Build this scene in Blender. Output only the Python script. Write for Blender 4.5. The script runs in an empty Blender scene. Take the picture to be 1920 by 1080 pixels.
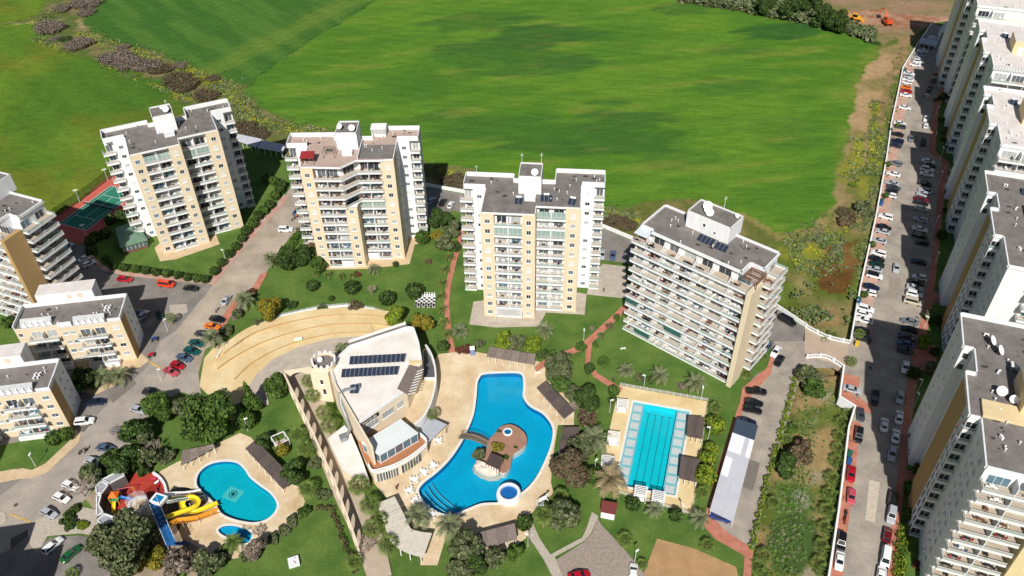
import bpy, bmesh, math, random
import numpy as np
from mathutils import Vector, Matrix, geometry
R = math.radians
rnd = random.Random(7)
scene = bpy.context.scene
C = scene.collection

# ---------------------------------------------------------------- camera (surveyed: 28.9 mm lens, 152 m up, 40 degrees down)
FPX, PITCH, ROLL, CAMH = 1540.8, R(39.858), R(-0.772), 152.49
_fw = Vector((0, math.cos(PITCH), -math.sin(PITCH)))
_r0 = Vector((1, 0, 0)); _u0 = _r0.cross(_fw)
_rt = _r0 * math.cos(ROLL) + _u0 * math.sin(ROLL)
_up = _u0 * math.cos(ROLL) - _r0 * math.sin(ROLL)
cam_d = bpy.data.cameras.new('camera'); cam = bpy.data.objects.new('camera', cam_d); C.objects.link(cam)
cam_d.sensor_width = 36.0; cam_d.lens = 36.0 * FPX / 1920; cam_d.clip_end = 5000; cam_d.clip_start = 1
cam.matrix_world = Matrix(((_rt.x, _up.x, -_fw.x, 0), (_rt.y, _up.y, -_fw.y, 0), (_rt.z, _up.z, -_fw.z, CAMH), (0, 0, 0, 1)))
scene.camera = cam

# ---------------------------------------------------------------- sky and sun
SUN_EL, SUN_AZ = R(43.0), R(6.2)          # shadows run away from the camera, 6 degrees to the right
world = bpy.data.worlds.new('World'); scene.world = world; world.use_nodes = True
wn = world.node_tree.nodes; wl = world.node_tree.links
sky = wn.new('ShaderNodeTexSky'); sky.sky_type = 'NISHITA'; sky.sun_disc = False
sky.sun_elevation = SUN_EL; sky.sun_rotation = R(180) + SUN_AZ
wl.new(sky.outputs[0], wn['Background'].inputs[0]); wn['Background'].inputs[1].default_value = 0.05
sd = bpy.data.lights.new('sun', 'SUN'); sd.energy = 5.0; sd.angle = R(0.5); sd.color = (1, 0.965, 0.90)
so = bpy.data.objects.new('sun', sd); C.objects.link(so)
sdir = Vector((math.sin(SUN_AZ) * math.cos(SUN_EL), math.cos(SUN_AZ) * math.cos(SUN_EL), -math.sin(SUN_EL)))
so.rotation_euler = sdir.to_track_quat('-Z', 'Y').to_euler(); so.location = (0, 0, 300)
scene.view_settings.view_transform = 'Standard'; scene.view_settings.look = 'None'
scene.view_settings.exposure = 0.0; scene.view_settings.gamma = 1.0; scene.view_settings.use_curve_mapping = False
scene.render.engine = 'CYCLES'
scene.cycles.max_bounces = 6; scene.cycles.diffuse_bounces = 3; scene.cycles.transparent_max_bounces = 12
scene.cycles.use_denoising = True; scene.cycles.caustics_reflective = False; scene.cycles.caustics_refractive = False

# ---------------------------------------------------------------- helpers
def gp(x, y, z=0.0):
    """survey: a point read off the photograph (1920 x 1080), laid on the level z"""
    d = _fw + _rt * ((x - 960) / FPX) - _up * ((y - 540) / FPX)
    t = (z - CAMH) / d.z
    return Vector((d.x * t, d.y * t, z))
def g2(x, y, z=0.0):
    v = gp(x, y, z); return (v.x, v.y)
def off(o, s):
    return lambda x, y: (o[0] + x / s, o[1] + y / s)
def heading(x, y, dx, dy, z=0.0):
    a, b = gp(x - dx, y - dy, z), gp(x + dx, y + dy, z); return math.atan2(b.y - a.y, b.x - a.x)
def lin(r, g, b):
    f = lambda c: ((c / 255 + 0.055) / 1.055) ** 2.4 if c > 10 else c / 255 / 12.92
    return (f(r), f(g), f(b))

MATS = {}
def mat(name, rgb, rough=0.8, var=0.12, scale=0.6, bump=0.0, bscale=6.0, metal=0.0, spec=0.3, rgb2=None, alpha=1.0, coat=0.0, detail=5.0, stretch=None, island=0.0, speck=.07):
    """principled material; rgb in 0..255 as the sunlit surface looks; a world-space noise moves it by +-var or towards rgb2"""
    if name in MATS: return MATS[name]
    m = bpy.data.materials.new(name); m.use_nodes = True; MATS[name] = m
    nt = m.node_tree; n = nt.nodes; l = nt.links; b = n['Principled BSDF']
    c1 = lin(*rgb)
    b.inputs['Roughness'].default_value = rough; b.inputs['Metallic'].default_value = metal
    b.inputs['Specular IOR Level'].default_value = spec; b.inputs['Base Color'].default_value = (*c1, 1)
    b.inputs['Coat Weight'].default_value = coat; b.inputs['Coat Roughness'].default_value = 0.05
    if alpha < 1: b.inputs['Alpha'].default_value = alpha
    if var > 0 or rgb2 or bump:
        geo = n.new('ShaderNodeNewGeometry'); vec = geo.outputs['Position']
        if stretch:
            mp = n.new('ShaderNodeMapping'); mp.inputs['Rotation'].default_value = (0, 0, stretch[2]); mp.inputs['Scale'].default_value = (stretch[0], stretch[1], stretch[3] if len(stretch) > 3 else 1)
            l.new(vec, mp.inputs[0]); vec = mp.outputs[0]
        no = n.new('ShaderNodeTexNoise'); no.inputs['Scale'].default_value = scale; no.inputs['Detail'].default_value = detail; no.inputs['Roughness'].default_value = 0.62
        l.new(vec, no.inputs['Vector'])
        mr = n.new('ShaderNodeMapRange'); mr.inputs['From Min'].default_value = 0.3; mr.inputs['From Max'].default_value = 0.7
        l.new(no.outputs['Fac'], mr.inputs['Value'])
        mx = n.new('ShaderNodeMix'); mx.data_type = 'RGBA'
        lo = tuple(x * (1 - var) for x in c1); hi = tuple(min(1, x * (1 + var)) for x in c1)
        if rgb2: lo, hi = c1, lin(*rgb2)
        mx.inputs['A'].default_value = (*lo, 1); mx.inputs['B'].default_value = (*hi, 1)
        l.new(mr.outputs[0], mx.inputs['Factor']); out = mx.outputs['Result']
        fn = n.new('ShaderNodeTexNoise'); fn.inputs['Scale'].default_value = max(scale * 6, 2.2); fn.inputs['Detail'].default_value = 6; fn.inputs['Roughness'].default_value = .7; l.new(geo.outputs['Position'], fn.inputs['Vector'])
        fm = n.new('ShaderNodeMapRange'); fm.inputs['From Min'].default_value = .3; fm.inputs['From Max'].default_value = .7; fm.inputs['To Min'].default_value = 1 - speck; fm.inputs['To Max'].default_value = 1 + speck; l.new(fn.outputs['Fac'], fm.inputs['Value'])
        fv = n.new('ShaderNodeVectorMath'); fv.operation = 'SCALE'; l.new(out, fv.inputs[0]); l.new(fm.outputs[0], fv.inputs['Scale']); out = fv.outputs[0]
        if island:
            mr2 = n.new('ShaderNodeMapRange'); mr2.inputs['To Min'].default_value = 1 - island; mr2.inputs['To Max'].default_value = 1 + island
            l.new(geo.outputs['Random Per Island'], mr2.inputs['Value'])
            vm = n.new('ShaderNodeVectorMath'); vm.operation = 'SCALE'; l.new(out, vm.inputs[0]); l.new(mr2.outputs[0], vm.inputs['Scale']); out = vm.outputs[0]
        l.new(out, b.inputs['Base Color'])
        if bump:
            n2 = n.new('ShaderNodeTexNoise'); n2.inputs['Scale'].default_value = bscale; n2.inputs['Detail'].default_value = 4
            l.new(vec, n2.inputs['Vector'])
            bp = n.new('ShaderNodeBump'); bp.inputs['Strength'].default_value = min(1, bump); bp.inputs['Distance'].default_value = 0.1
            l.new(n2.outputs['Fac'], bp.inputs['Height']); l.new(bp.outputs[0], b.inputs['Normal'])
    return m

class MB:
    """collects faces with material indices, then becomes one mesh"""
    def __init__(s, *mats): s.v = []; s.f = []; s.m = []; s.mats = list(mats); s.smooth = False
    def add(s, vs, fs, mi=0):
        o = len(s.v); s.v += [tuple(v) for v in vs]; s.f += [tuple(i + o for i in f) for f in fs]; s.m += [mi] * len(fs); return s
    def box(s, x0, x1, y0, y1, z0, z1, mi=0, bottom=True):
        vs = [(x0, y0, z0), (x1, y0, z0), (x1, y1, z0), (x0, y1, z0), (x0, y0, z1), (x1, y0, z1), (x1, y1, z1), (x0, y1, z1)]
        fs = [(4, 5, 6, 7), (0, 1, 5, 4), (1, 2, 6, 5), (2, 3, 7, 6), (3, 0, 4, 7)]
        if bottom: fs.append((3, 2, 1, 0))
        return s.add(vs, fs, mi)
    def obox(s, a, b, w, z0, z1, mi=0):
        """a bar with its axis from a to b (2-D), width w, between two heights"""
        a, b = Vector(a[:2]), Vector(b[:2]); d = (b - a).normalized(); n = Vector((-d.y, d.x)) * (w / 2)
        p = [a - n, b - n, b + n, a + n]
        return s.prism([(q.x, q.y) for q in p], z0, z1, mi)
    def prism(s, poly, z0, z1, mi=0, top=True, bottom=False, mtop=None):
        poly = ccw(poly); n = len(poly)
        vs = [(x, y, z0) for x, y in poly] + [(x, y, z1) for x, y in poly]
        s.add(vs, [(i, (i + 1) % n, n + (i + 1) % n, n + i) for i in range(n)], mi)
        if top or bottom:
            tri = geometry.tessellate_polygon([[Vector((x, y, 0)) for x, y in poly]])
            if top: s.add([(x, y, z1) for x, y in poly], [fix(t, poly) for t in tri], mi if mtop is None else mtop)
            if bottom: s.add([(x, y, z0) for x, y in poly], [fix(t, poly)[::-1] for t in tri], mi)
        return s
    def wallband(s, pts, w, z0, z1, mi=0, closed=False):
        """a wall of width w along a 2-D line, mitred"""
        P = [Vector(q[:2]) for q in pts]; n = len(P); L = []; Rr = []
        for i in range(n):
            if closed: a, b = P[i - 1], P[(i + 1) % n]
            else: a, b = P[max(i - 1, 0)], P[min(i + 1, n - 1)]
            d1 = (P[i] - a).normalized() if (P[i] - a).length > 1e-6 else (b - P[i]).normalized()
            d2 = (b - P[i]).normalized() if (b - P[i]).length > 1e-6 else d1
            n1 = Vector((-d1.y, d1.x)); n2 = Vector((-d2.y, d2.x)); m = (n1 + n2)
            m = n1 if m.length < 1e-4 else m.normalized()
            k = min(2.0, 1 / max(0.3, m.dot(n1))) * w / 2
            L.append(P[i] + m * k); Rr.append(P[i] - m * k)
        m = n if closed else n - 1
        vs = [(q.x, q.y, z) for z in (z0, z1) for q in L] + [(q.x, q.y, z) for z in (z0, z1) for q in Rr]
        fs = []
        for i in range(m):
            j = (i + 1) % n
            fs += [(j, i, n + i, n + j), (2 * n + i, 2 * n + j, 3 * n + j, 3 * n + i), (n + j, n + i, 3 * n + i, 3 * n + j)]
        if not closed: fs += [(0, 2 * n, 3 * n, n), (n - 1, 2 * n - 1, 4 * n - 1, 3 * n - 1)]
        return s.add(vs, fs, mi)
    def tube(s, path, rad, seg=6, mi=0, cap=True):
        P = [Vector(q) for q in path]; n = len(P); rr = rad if hasattr(rad, '__len__') else [rad] * n
        vs = []; fs = []; ref = Vector((0, 0, 1))
        for i in range(n):
            d = (P[min(i + 1, n - 1)] - P[max(i - 1, 0)]).normalized()
            a = d.cross(ref if abs(d.z) < 0.95 else Vector((1, 0, 0))).normalized(); b = a.cross(d)
            for k in range(seg):
                t = 2 * math.pi * k / seg; q = P[i] + (a * math.cos(t) + b * math.sin(t)) * rr[i]; vs.append(tuple(q))
        for i in range(n - 1):
            for k in range(seg):
                k2 = (k + 1) % seg; fs.append((i * seg + k2, i * seg + k, (i + 1) * seg + k, (i + 1) * seg + k2))
        if cap: fs += [tuple(range(seg)), tuple(range((n - 1) * seg, n * seg))[::-1]]
        return s.add(vs, fs, mi)
    def lathe(s, prof, seg=12, mi=0, c=(0, 0)):
        vs = [(c[0] + r * math.cos(2 * math.pi * k / seg), c[1] + r * math.sin(2 * math.pi * k / seg), z) for r, z in prof for k in range(seg)]
        fs = [(i * seg + k, i * seg + (k + 1) % seg, (i + 1) * seg + (k + 1) % seg, (i + 1) * seg + k) for i in range(len(prof) - 1) for k in range(seg)]
        return s.add(vs, fs, mi)
    def mesh(s, name, smooth=None):
        me = bpy.data.meshes.new(name); me.from_pydata(s.v, [], s.f)
        for m in s.mats: me.materials.append(m)
        if len(s.mats) > 1: me.polygons.foreach_set('material_index', s.m)
        if s.smooth or smooth: me.polygons.foreach_set('use_smooth', [True] * len(s.f))
        me.update(); return me
def ccw(poly):
    a = sum(poly[i - 1][0] * poly[i][1] - poly[i][0] * poly[i - 1][1] for i in range(len(poly)))
    return list(poly) if a > 0 else list(poly)[::-1]
def fix(t, poly):
    a, b, c = (poly[i] for i in t)
    return tuple(t) if (b[0] - a[0]) * (c[1] - a[1]) - (b[1] - a[1]) * (c[0] - a[0]) > 0 else tuple(t)[::-1]
def spline(pts, n=6, closed=True):
    P = [Vector(q[:2]) for q in pts]; N = len(P); out = []
    for i in range(N if closed else N - 1):
        if closed: a, b, c, d = P[i - 1], P[i], P[(i + 1) % N], P[(i + 2) % N]
        else: a, b, c, d = P[max(i - 1, 0)], P[i], P[i + 1], P[min(i + 2, N - 1)]
        for k in range(n):
            t = k / n
            q = 0.5 * ((2 * b) + (c - a) * t + (2 * a - 5 * b + 4 * c - d) * t * t + (3 * b - a - 3 * c + d) * t ** 3); out.append((q.x, q.y))
    if not closed: out.append((P[-1].x, P[-1].y))
    return out
def inset(poly, w):
    """poly (ccw) moved inwards by w"""
    P = [Vector(q) for q in ccw(poly)]; n = len(P); o = []
    for i in range(n):
        d1 = (P[i] - P[i - 1]).normalized(); d2 = (P[(i + 1) % n] - P[i]).normalized()
        n1 = Vector((-d1.y, d1.x)); n2 = Vector((-d2.y, d2.x)); m = (n1 + n2).normalized(); q = P[i] + m * (w / max(0.5, m.dot(n1))); o.append((q.x, q.y))
    return o
def link(o, parent=None):
    C.objects.link(o)
    if parent is not None: o.parent = parent
    return o
LABELS = {}
def tag(o, label, cat, group=None, kind=None):
    o['label'] = label; o['category'] = cat
    if group: o['group'] = group
    if kind: o['kind'] = kind
    LABELS.setdefault(label, []).append(group)
    return o
def thing(name, label, cat, loc=(0, 0, 0), rz=0.0, group=None):
    o = bpy.data.objects.new(name, None); o.empty_display_size = 0.5; C.objects.link(o)
    o.location = loc if len(loc) == 3 else (*loc, 0); o.rotation_euler = (0, 0, rz); return tag(o, label, cat, group)
def ob(name, me, parent=None, loc=(0, 0, 0), rz=0.0, sc=None, rot=None, mats=None):
    if isinstance(me, MB): me = me.mesh(name)
    o = bpy.data.objects.new(name, me); C.objects.link(o)
    if parent is not None: o.parent = parent
    o.location = loc; o.rotation_euler = rot if rot is not None else (0, 0, rz)
    if sc is not None: o.scale = sc if hasattr(sc, '__len__') else (sc,) * 3
    if mats:
        for i, m in mats.items(): o.material_slots[i].link = 'OBJECT'; o.material_slots[i].material = m
    return o
def struct(name, me, kind='structure', parent=None):
    o = ob(name, me, parent); o['kind'] = kind; return o
def sheet(name, poly, z, m, holes=(), kind='structure', parent=None):
    loops = [ccw(poly)] + [ccw(h) for h in holes]
    allp = [q for lp in loops for q in lp]
    tri = geometry.tessellate_polygon([[Vector((x, y, 0)) for x, y in lp] for lp in loops])
    mb = MB(m); mb.add([(x, y, z) for x, y in allp], [fix(t, allp) for t in tri])
    return struct(name, mb, kind, parent)
def px(pts, z=0.0): return [g2(x, y, z) for x, y in pts]
ORD = ['first', 'second', 'third', 'fourth', 'fifth', 'sixth', 'seventh', 'eighth', 'ninth', 'tenth', 'eleventh', 'twelfth', 'thirteenth', 'fourteenth', 'fifteenth', 'sixteenth', 'seventeenth', 'eighteenth', 'nineteenth', 'twentieth', 'twenty-first', 'twenty-second', 'twenty-third', 'twenty-fourth', 'twenty-fifth', 'twenty-sixth', 'twenty-seventh', 'twenty-eighth', 'twenty-ninth', 'thirtieth']
for i in range(31, 70): ORD.append(['', '', '', 'thirty', 'forty', 'fifty', 'sixty'][i // 10] + ('-' + ORD[i % 10 - 1] if i % 10 else 'th'))
# ================================================================ terrain: fields, scrub and bare earth
def inpoly(X, Y, poly):
    c = np.zeros(X.shape, bool); n = len(poly)
    for i in range(n):
        x1, y1 = poly[i - 1]; x2, y2 = poly[i]
        if y1 == y2: continue
        k = ((y1 > Y) != (y2 > Y)) & (X < (x2 - x1) * (Y - y1) / (y2 - y1) + x1); c ^= k
    return c
def vnoise(X, Y, s, seed):
    rs = np.random.RandomState(seed); T = rs.rand(256, 256); x = X / s; y = Y / s
    xi = np.floor(x).astype(int); yi = np.floor(y).astype(int); fx = x - xi; fy = y - yi; fx = fx * fx * (3 - 2 * fx); fy = fy * fy * (3 - 2 * fy)
    g = lambda a, b: T[a % 256, b % 256]
    return (g(xi, yi) * (1 - fx) + g(xi + 1, yi) * fx) * (1 - fy) + (g(xi, yi + 1) * (1 - fx) + g(xi + 1, yi + 1) * fx) * fy
def fbm(X, Y, s, seed, o=4):
    r = 0; a = 0.5
    for i in range(o): r = r + a * vnoise(X, Y, s / 2 ** i, seed + i); a *= 0.5
    return r / (1 - 0.5 ** o)
def to_px(X, Y, Z=0.0):
    vx, vy, vz = X, Y, Z - CAMH
    d = vx * _fw.x + vy * _fw.y + vz * _fw.z; d = np.where(d < 1, 1, d)
    return 960 + FPX * (vx * _rt.x + vy * _rt.y + vz * _rt.z) / d, 540 - FPX * (vx * _up.x + vy * _up.y + vz * _up.z) / d

RESORT = [(-250, 505), (-20, 472), (85, 425), (200, 345), (300, 300), (440, 245), (540, 292), (700, 335), (797, 349), (871, 362), (1000, 395), (1131, 427), (1184, 449), (1300, 502), (1451, 574), (1509, 613), (1594, 641), (1612, 540), (1641, 410), (1661, 300), (1670, 235), (1692, 130), (1748, 44), (1830, 30), (1990, -40), (2500, 200), (2600, 1400), (-700, 1400)]
DITCH = [(1500, 690), (1580, 690), (1573, 748), (1601, 765), (1590, 800), (1580, 880), (1570, 960), (1555, 1060), (1540, 1150), (1395, 1150), (1410, 1060), (1420, 1000), (1440, 905), (1465, 820), (1490, 740)]
RES_W, DIT_W = px(RESORT), px(DITCH)
MAINFIELD = [(470, 160), (560, 90), (700, 5), (700, -60), (1230, -60), (1270, 4), (1400, 25), (1520, 48), (1600, 66), (1648, 86), (1641, 120), (1612, 142), (1600, 200), (1592, 240), (1582, 300), (1570, 350), (1560, 390), (1525, 420), (1480, 440), (1440, 430), (1392, 405), (1300, 375), (1140, 385), (1000, 350), (900, 325), (830, 306), (780, 300), (690, 262), (620, 245), (560, 235), (505, 212), (455, 175)]
UPFIELD = [(700, -60), (700, 5), (560, 90), (470, 160), (448, 160), (400, 140), (345, 125), (290, 100), (235, 82), (175, 65), (155, 45), (165, 10), (215, -20), (260, -80)]
LEFTFIELD = [(-900, 30), (-100, 70), (0, 48), (60, 42), (66, 62), (118, 90), (150, 105), (230, 122), (300, 150), (330, 180), (345, 200), (310, 250), (205, 335), (85, 422), (-20, 468), (-300, 500), (-900, 700)]
FARLEFT = [(-900, -200), (-200, -60), (60, -60), (85, 0), (80, 28), (50, 36), (0, 44), (-100, 62), (-900, 10)]
xs = np.concatenate([[-2500, -1200, -700, -500, -400], np.arange(-345, 300, 1.5), [330, 400, 500, 700, 1200, 2500]])
ys = np.concatenate([[-800, -300, 0, 40], np.arange(62, 470, 1.5), [490, 520, 600, 800, 1200, 2000, 3500]])
GX, GY = np.meshgrid(xs, ys); wx = GX + (fbm(GX, GY, 9, 1) - .5) * 7; wy = GY + (fbm(GX, GY, 9, 11) - .5) * 7
PX_, PY_ = to_px(wx, wy); QX, QY = to_px(GX, GY)
far_ok = GY > 30
def L3(*c): return np.array(lin(*c))
col = np.zeros(GX.shape + (3,)); n1 = fbm(GX, GY, 14, 21); n2 = fbm(GX, GY, 4, 31); n3 = fbm(GX, GY, 45, 41)
def mixc(a, b, t): return a * (1 - t[..., None]) + b * t[..., None]
def sm(x, a, b): t = np.clip((x - a) / (b - a), 0, 1); return t * t * (3 - 2 * t)
col[:] = mixc(L3(84, 104, 46), L3(118, 118, 66), sm(n1, .35, .65))
col = mixc(col, L3(66, 92, 34), sm(n2, .5, .75))
def paint(poly, c, c2=None, nz=None, amt=1.0, crisp=False):
    global col
    m = inpoly(QX if crisp else PX_, QY if crisp else PY_, poly) & far_ok
    t = np.broadcast_to(np.array(c, float), col.shape) if c2 is None else mixc(np.array(c), np.array(c2), nz)
    col = np.where(m[..., None], col * (1 - amt) + t * amt, col)
# far top right: bare ground, tracks
paint([(1230, -80), (1290, 2), (1500, 0), (1640, 60), (1660, 90), (1700, 70), (1750, 45), (1830, 30), (1900, -80)], L3(150, 124, 98), L3(120, 116, 74), sm(n1, .4, .7))
paint([(1560, 25), (1640, 18), (1740, 30), (1830, 34), (1800, 58), (1700, 52), (1600, 48)], L3(172, 136, 110), L3(150, 104, 78), sm(n2, .4, .7))
paint([(1280, 4), (1420, -14), (1530, -5), (1545, 22), (1650, 80), (1630, 92), (1500, 55), (1390, 30)], L3(66, 84, 40), L3(50, 70, 30), sm(n2, .3, .7))
# strip along the resort wall right of the field
paint([(1648, 86), (1700, 70), (1745, 45), (1692, 130), (1670, 235), (1661, 300), (1641, 410), (1612, 540), (1594, 641), (1509, 613), (1451, 574), (1400, 500), (1440, 430), (1530, 425), (1568, 400), (1600, 250)], L3(126, 118, 76), L3(90, 104, 42), sm(n1, .38, .6))
paint([(1648, 88), (1690, 85), (1672, 120), (1650, 160), (1640, 210), (1610, 250), (1596, 300), (1580, 330), (1592, 250), (1615, 180), (1638, 130)], L3(160, 134, 100), L3(138, 122, 82), sm(n2, .4, .7))
paint([(1650, 86), (1641, 122), (1607, 140), (1595, 220), (1580, 300), (1566, 360), (1556, 395), (1585, 400), (1604, 350), (1624, 300), (1642, 240), (1652, 190), (1670, 150), (1682, 100), (1692, 82)], L3(170, 142, 106), L3(134, 122, 78), sm(n1, .42, .66))
paint([(1690, 70), (1720, 60), (1680, 150), (1660, 190), (1655, 250), (1640, 240), (1650, 180)], L3(150, 124, 90), L3(124, 112, 70), sm(n2, .4, .7))
paint([(1470, 440), (1560, 405), (1600, 340), (1640, 350), (1625, 440), (1590, 450), (1560, 440), (1500, 470)], L3(140, 122, 82), L3(110, 112, 58), sm(n2, .35, .6))
paint([(1380, 400), (1450, 420), (1560, 405), (1540, 440), (1470, 450), (1400, 440)], L3(120, 124, 56), L3(146, 130, 84), sm(n1, .4, .65))
paint([(1555, 455), (1615, 450), (1605, 500), (1596, 550), (1550, 552), (1545, 500)], L3(126, 94, 52), L3(94, 68, 36), sm(n1, .35, .6))
paint([(1520, 570), (1560, 575), (1565, 600), (1530, 610)], L3(150, 122, 82))
for cx, cy, rx, ry in [(1520, 475, 36, 24), (1610, 300, 9, 60), (1640, 230, 8, 45), (1590, 320, 12, 30), (1625, 355, 12, 30), (1560, 450, 20, 12), (1480, 480, 30, 15)]:
    d = ((PX_ - cx) / rx) ** 2 + ((PY_ - cy) / ry) ** 2
    col = mixc(col, L3(128, 130, 50), np.where(far_ok, sm(-d, -1.3, -.4), 0) * sm(n2, .3, .5))
# diagonal scrub belt on the left
BELT = [(60, 30), (100, 5), (150, -10), (215, -20), (160, 45), (180, 70), (240, 86), (300, 106), (350, 130), (400, 146), (450, 170), (505, 214), (560, 238), (640, 255), (780, 305), (870, 330), (880, 365), (797, 349), (700, 335), (540, 292), (440, 245), (430, 240), (345, 205), (320, 165), (230, 120), (120, 90), (60, 60)]
paint(BELT, L3(88, 102, 52), L3(126, 116, 78), sm(n2, .4, .65))
paint([(x, y) for x, y in BELT[13:22]] + [(900, 330), (1140, 388), (1300, 378), (1392, 410), (1440, 440), (1451, 574), (1300, 502), (1184, 449), (1131, 427), (1000, 395), (871, 362)], L3(100, 106, 52), L3(132, 118, 74), sm(n2, .4, .65))
for a, b, w in [((150, 65), (235, 95), 8), ((250, 95), (330, 130), 9), ((340, 125), (430, 170), 10), ((420, 160), (470, 215), 12), ((470, 225), (640, 262), 9), ((380, 150), (400, 190), 8), ((60, 45), (110, 20), 6), ((70, 70), (130, 95), 6), ((200, 122), (330, 175), 5), ((800, 318), (880, 340), 9), ((1140, 400), (1195, 415), 9), ((330, 175), (370, 190), 9)]:
    a = np.array(a); b = np.array(b); t = np.clip(((PX_ - a[0]) * (b - a)[0] + (PY_ - a[1]) * (b - a)[1]) / ((b - a) @ (b - a)), 0, 1)
    d = np.hypot(PX_ - a[0] - t * (b - a)[0], (PY_ - a[1] - t * (b - a)[1]) * 1.3)
    col = mixc(col, L3(132, 132, 50), np.where(far_ok, sm(-d, -w, -w * .3), 0) * sm(n2, .34, .55))
for a, b, w in [((150, 38), (160, 60), 5), ((165, 62), (230, 92), 3.4), ((230, 92), (330, 118), 2.6), ((330, 118), (420, 150), 2.6), ((0, 48), (90, 38), 2.2), ((425, 152), (480, 130), 2), ((560, 232), (830, 304), 3), ((1130, 388), (1200, 402), 3)]:
    a = np.array(a); b = np.array(b); t = np.clip(((PX_ - a[0]) * (b - a)[0] + (PY_ - a[1]) * (b - a)[1]) / ((b - a) @ (b - a)), 0, 1)
    d = np.hypot(PX_ - a[0] - t * (b - a)[0], (PY_ - a[1] - t * (b - a)[1]) * 1.3)
    col = mixc(col, L3(170, 150, 112), np.where(far_ok, sm(-d, -w, -w * .4), 0) * .85)
# the crops
gl, gm, gd = L3(94, 130, 40), L3(77, 118, 37), L3(47, 88, 41)
mf = inpoly(PX_, PY_, MAINFIELD) & far_ok; uf = inpoly(PX_, PY_, UPFIELD) & far_ok; lf = (inpoly(PX_, PY_, LEFTFIELD) | inpoly(PX_, PY_, FARLEFT)) & far_ok
strx = fbm(GX * .35 + GY * .05, GY * 1.6 - GX * .25, 8, 51)
cm = mixc(gm, gl, sm(n3 * .5 + strx * .5, .38, .62))
lush = np.zeros(GX.shape); lus = fbm(GX * .22 + GY * .06, GY * 1.2 - GX * .16, 10, 57, 5)
for cx, cy, rx, ry, s in [(1010, 62, 100, 22, .9), (960, 90, 110, 20, .8), (1030, 108, 80, 18, .8), (920, 45, 80, 16, .6), (1000, 132, 70, 14, .6), (880, 112, 70, 26, .5), (1130, 190, 60, 16, .7), (1155, 215, 70, 14, .7), (1120, 240, 60, 14, .6), (1190, 258, 80, 16, .7), (1080, 280, 130, 14, .7), (950, 238, 110, 26, .55), (1470, 58, 70, 16, 1), (1380, 95, 50, 14, .5), (1350, 158, 60, 14, .4), (790, 150, 60, 26, .35), (1120, 70, 40, 14, .4), (700, 245, 90, 16, .4), (1270, 300, 60, 16, .35), (1300, 20, 60, 10, .6), (1480, 260, 60, 30, .3)]:
    lush = np.maximum(lush, s * sm(-(((PX_ - cx) / rx) ** 2 + ((PY_ - cy) / ry) ** 2) + (lus - .5) * 6.5, -1.5, -.5))
cm = mixc(cm, gd, np.clip(lush * (.55 + .9 * (strx - .2)), 0, 1))
cm = mixc(cm, L3(118, 126, 56), sm(strx, .62, .8) * .5)
edge = sm(QX, 1545, 1625) * sm(QY, 60, 120); cm = mixc(cm, L3(132, 136, 62), edge * .6 * sm(n1, .3, .6))
cu = mixc(L3(62, 102, 40), L3(78, 114, 46), sm(fbm(GX * 1.2 + GY * 1.0, (GY - GX) * .12, 7, 61), .35, .65))
cu = mixc(cu, L3(110, 132, 52), sm(-np.abs((PX_ - 520) * .5 + (PY_ - 70) * 1.0), -26, -4) * .5)
cl = mixc(L3(78, 112, 36), L3(98, 126, 40), sm(n3, .35, .65)); cl = mixc(cl, L3(116, 116, 40), sm(fbm(GX, GY, 26, 71), .52, .72) * .55)
cl = mixc(cl, L3(56, 96, 36), sm(QX, 120, 320) * .35)
col = np.where(mf[..., None], cm, col); col = np.where(uf[..., None], cu, col); col = np.where(lf[..., None], cl, col)
fieldmask = mf | uf | lf
# the ditch between the car parks
inside = inpoly(GX, GY, RES_W); ditch = inpoly(GX, GY, DIT_W)
dcol = mixc(L3(98, 110, 50), L3(154, 132, 90), sm(fbm(GX, GY, 7, 81), .38, .55)); dcol = mixc(dcol, L3(74, 104, 42), sm(fbm(GX, GY, 9, 91), .54, .66)); dcol = mixc(dcol, L3(150, 146, 130), sm(n2, .66, .8))
dz = (1490 - 1440) * 0
col = np.where((ditch | (inside & ~ditch))[..., None], dcol, col)
lawnspot = ditch & (np.hypot(QX - 1490, (QY - 1010) * .8) < 48); col = np.where(lawnspot[..., None], L3(70, 92, 46), col)
Z = np.where(inside & ~ditch, -3.2, np.where(ditch, -1.7, (n1 - .5) * .5))
near_wall = (~inside) & inpoly(PX_, PY_, [(1440, 560), (1540, 520), (1620, 560), (1600, 650), (1509, 620)]); Z = np.where(near_wall, -1.2, Z)
Z = np.where(fieldmask & ~inside, Z * .4, Z)
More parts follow.
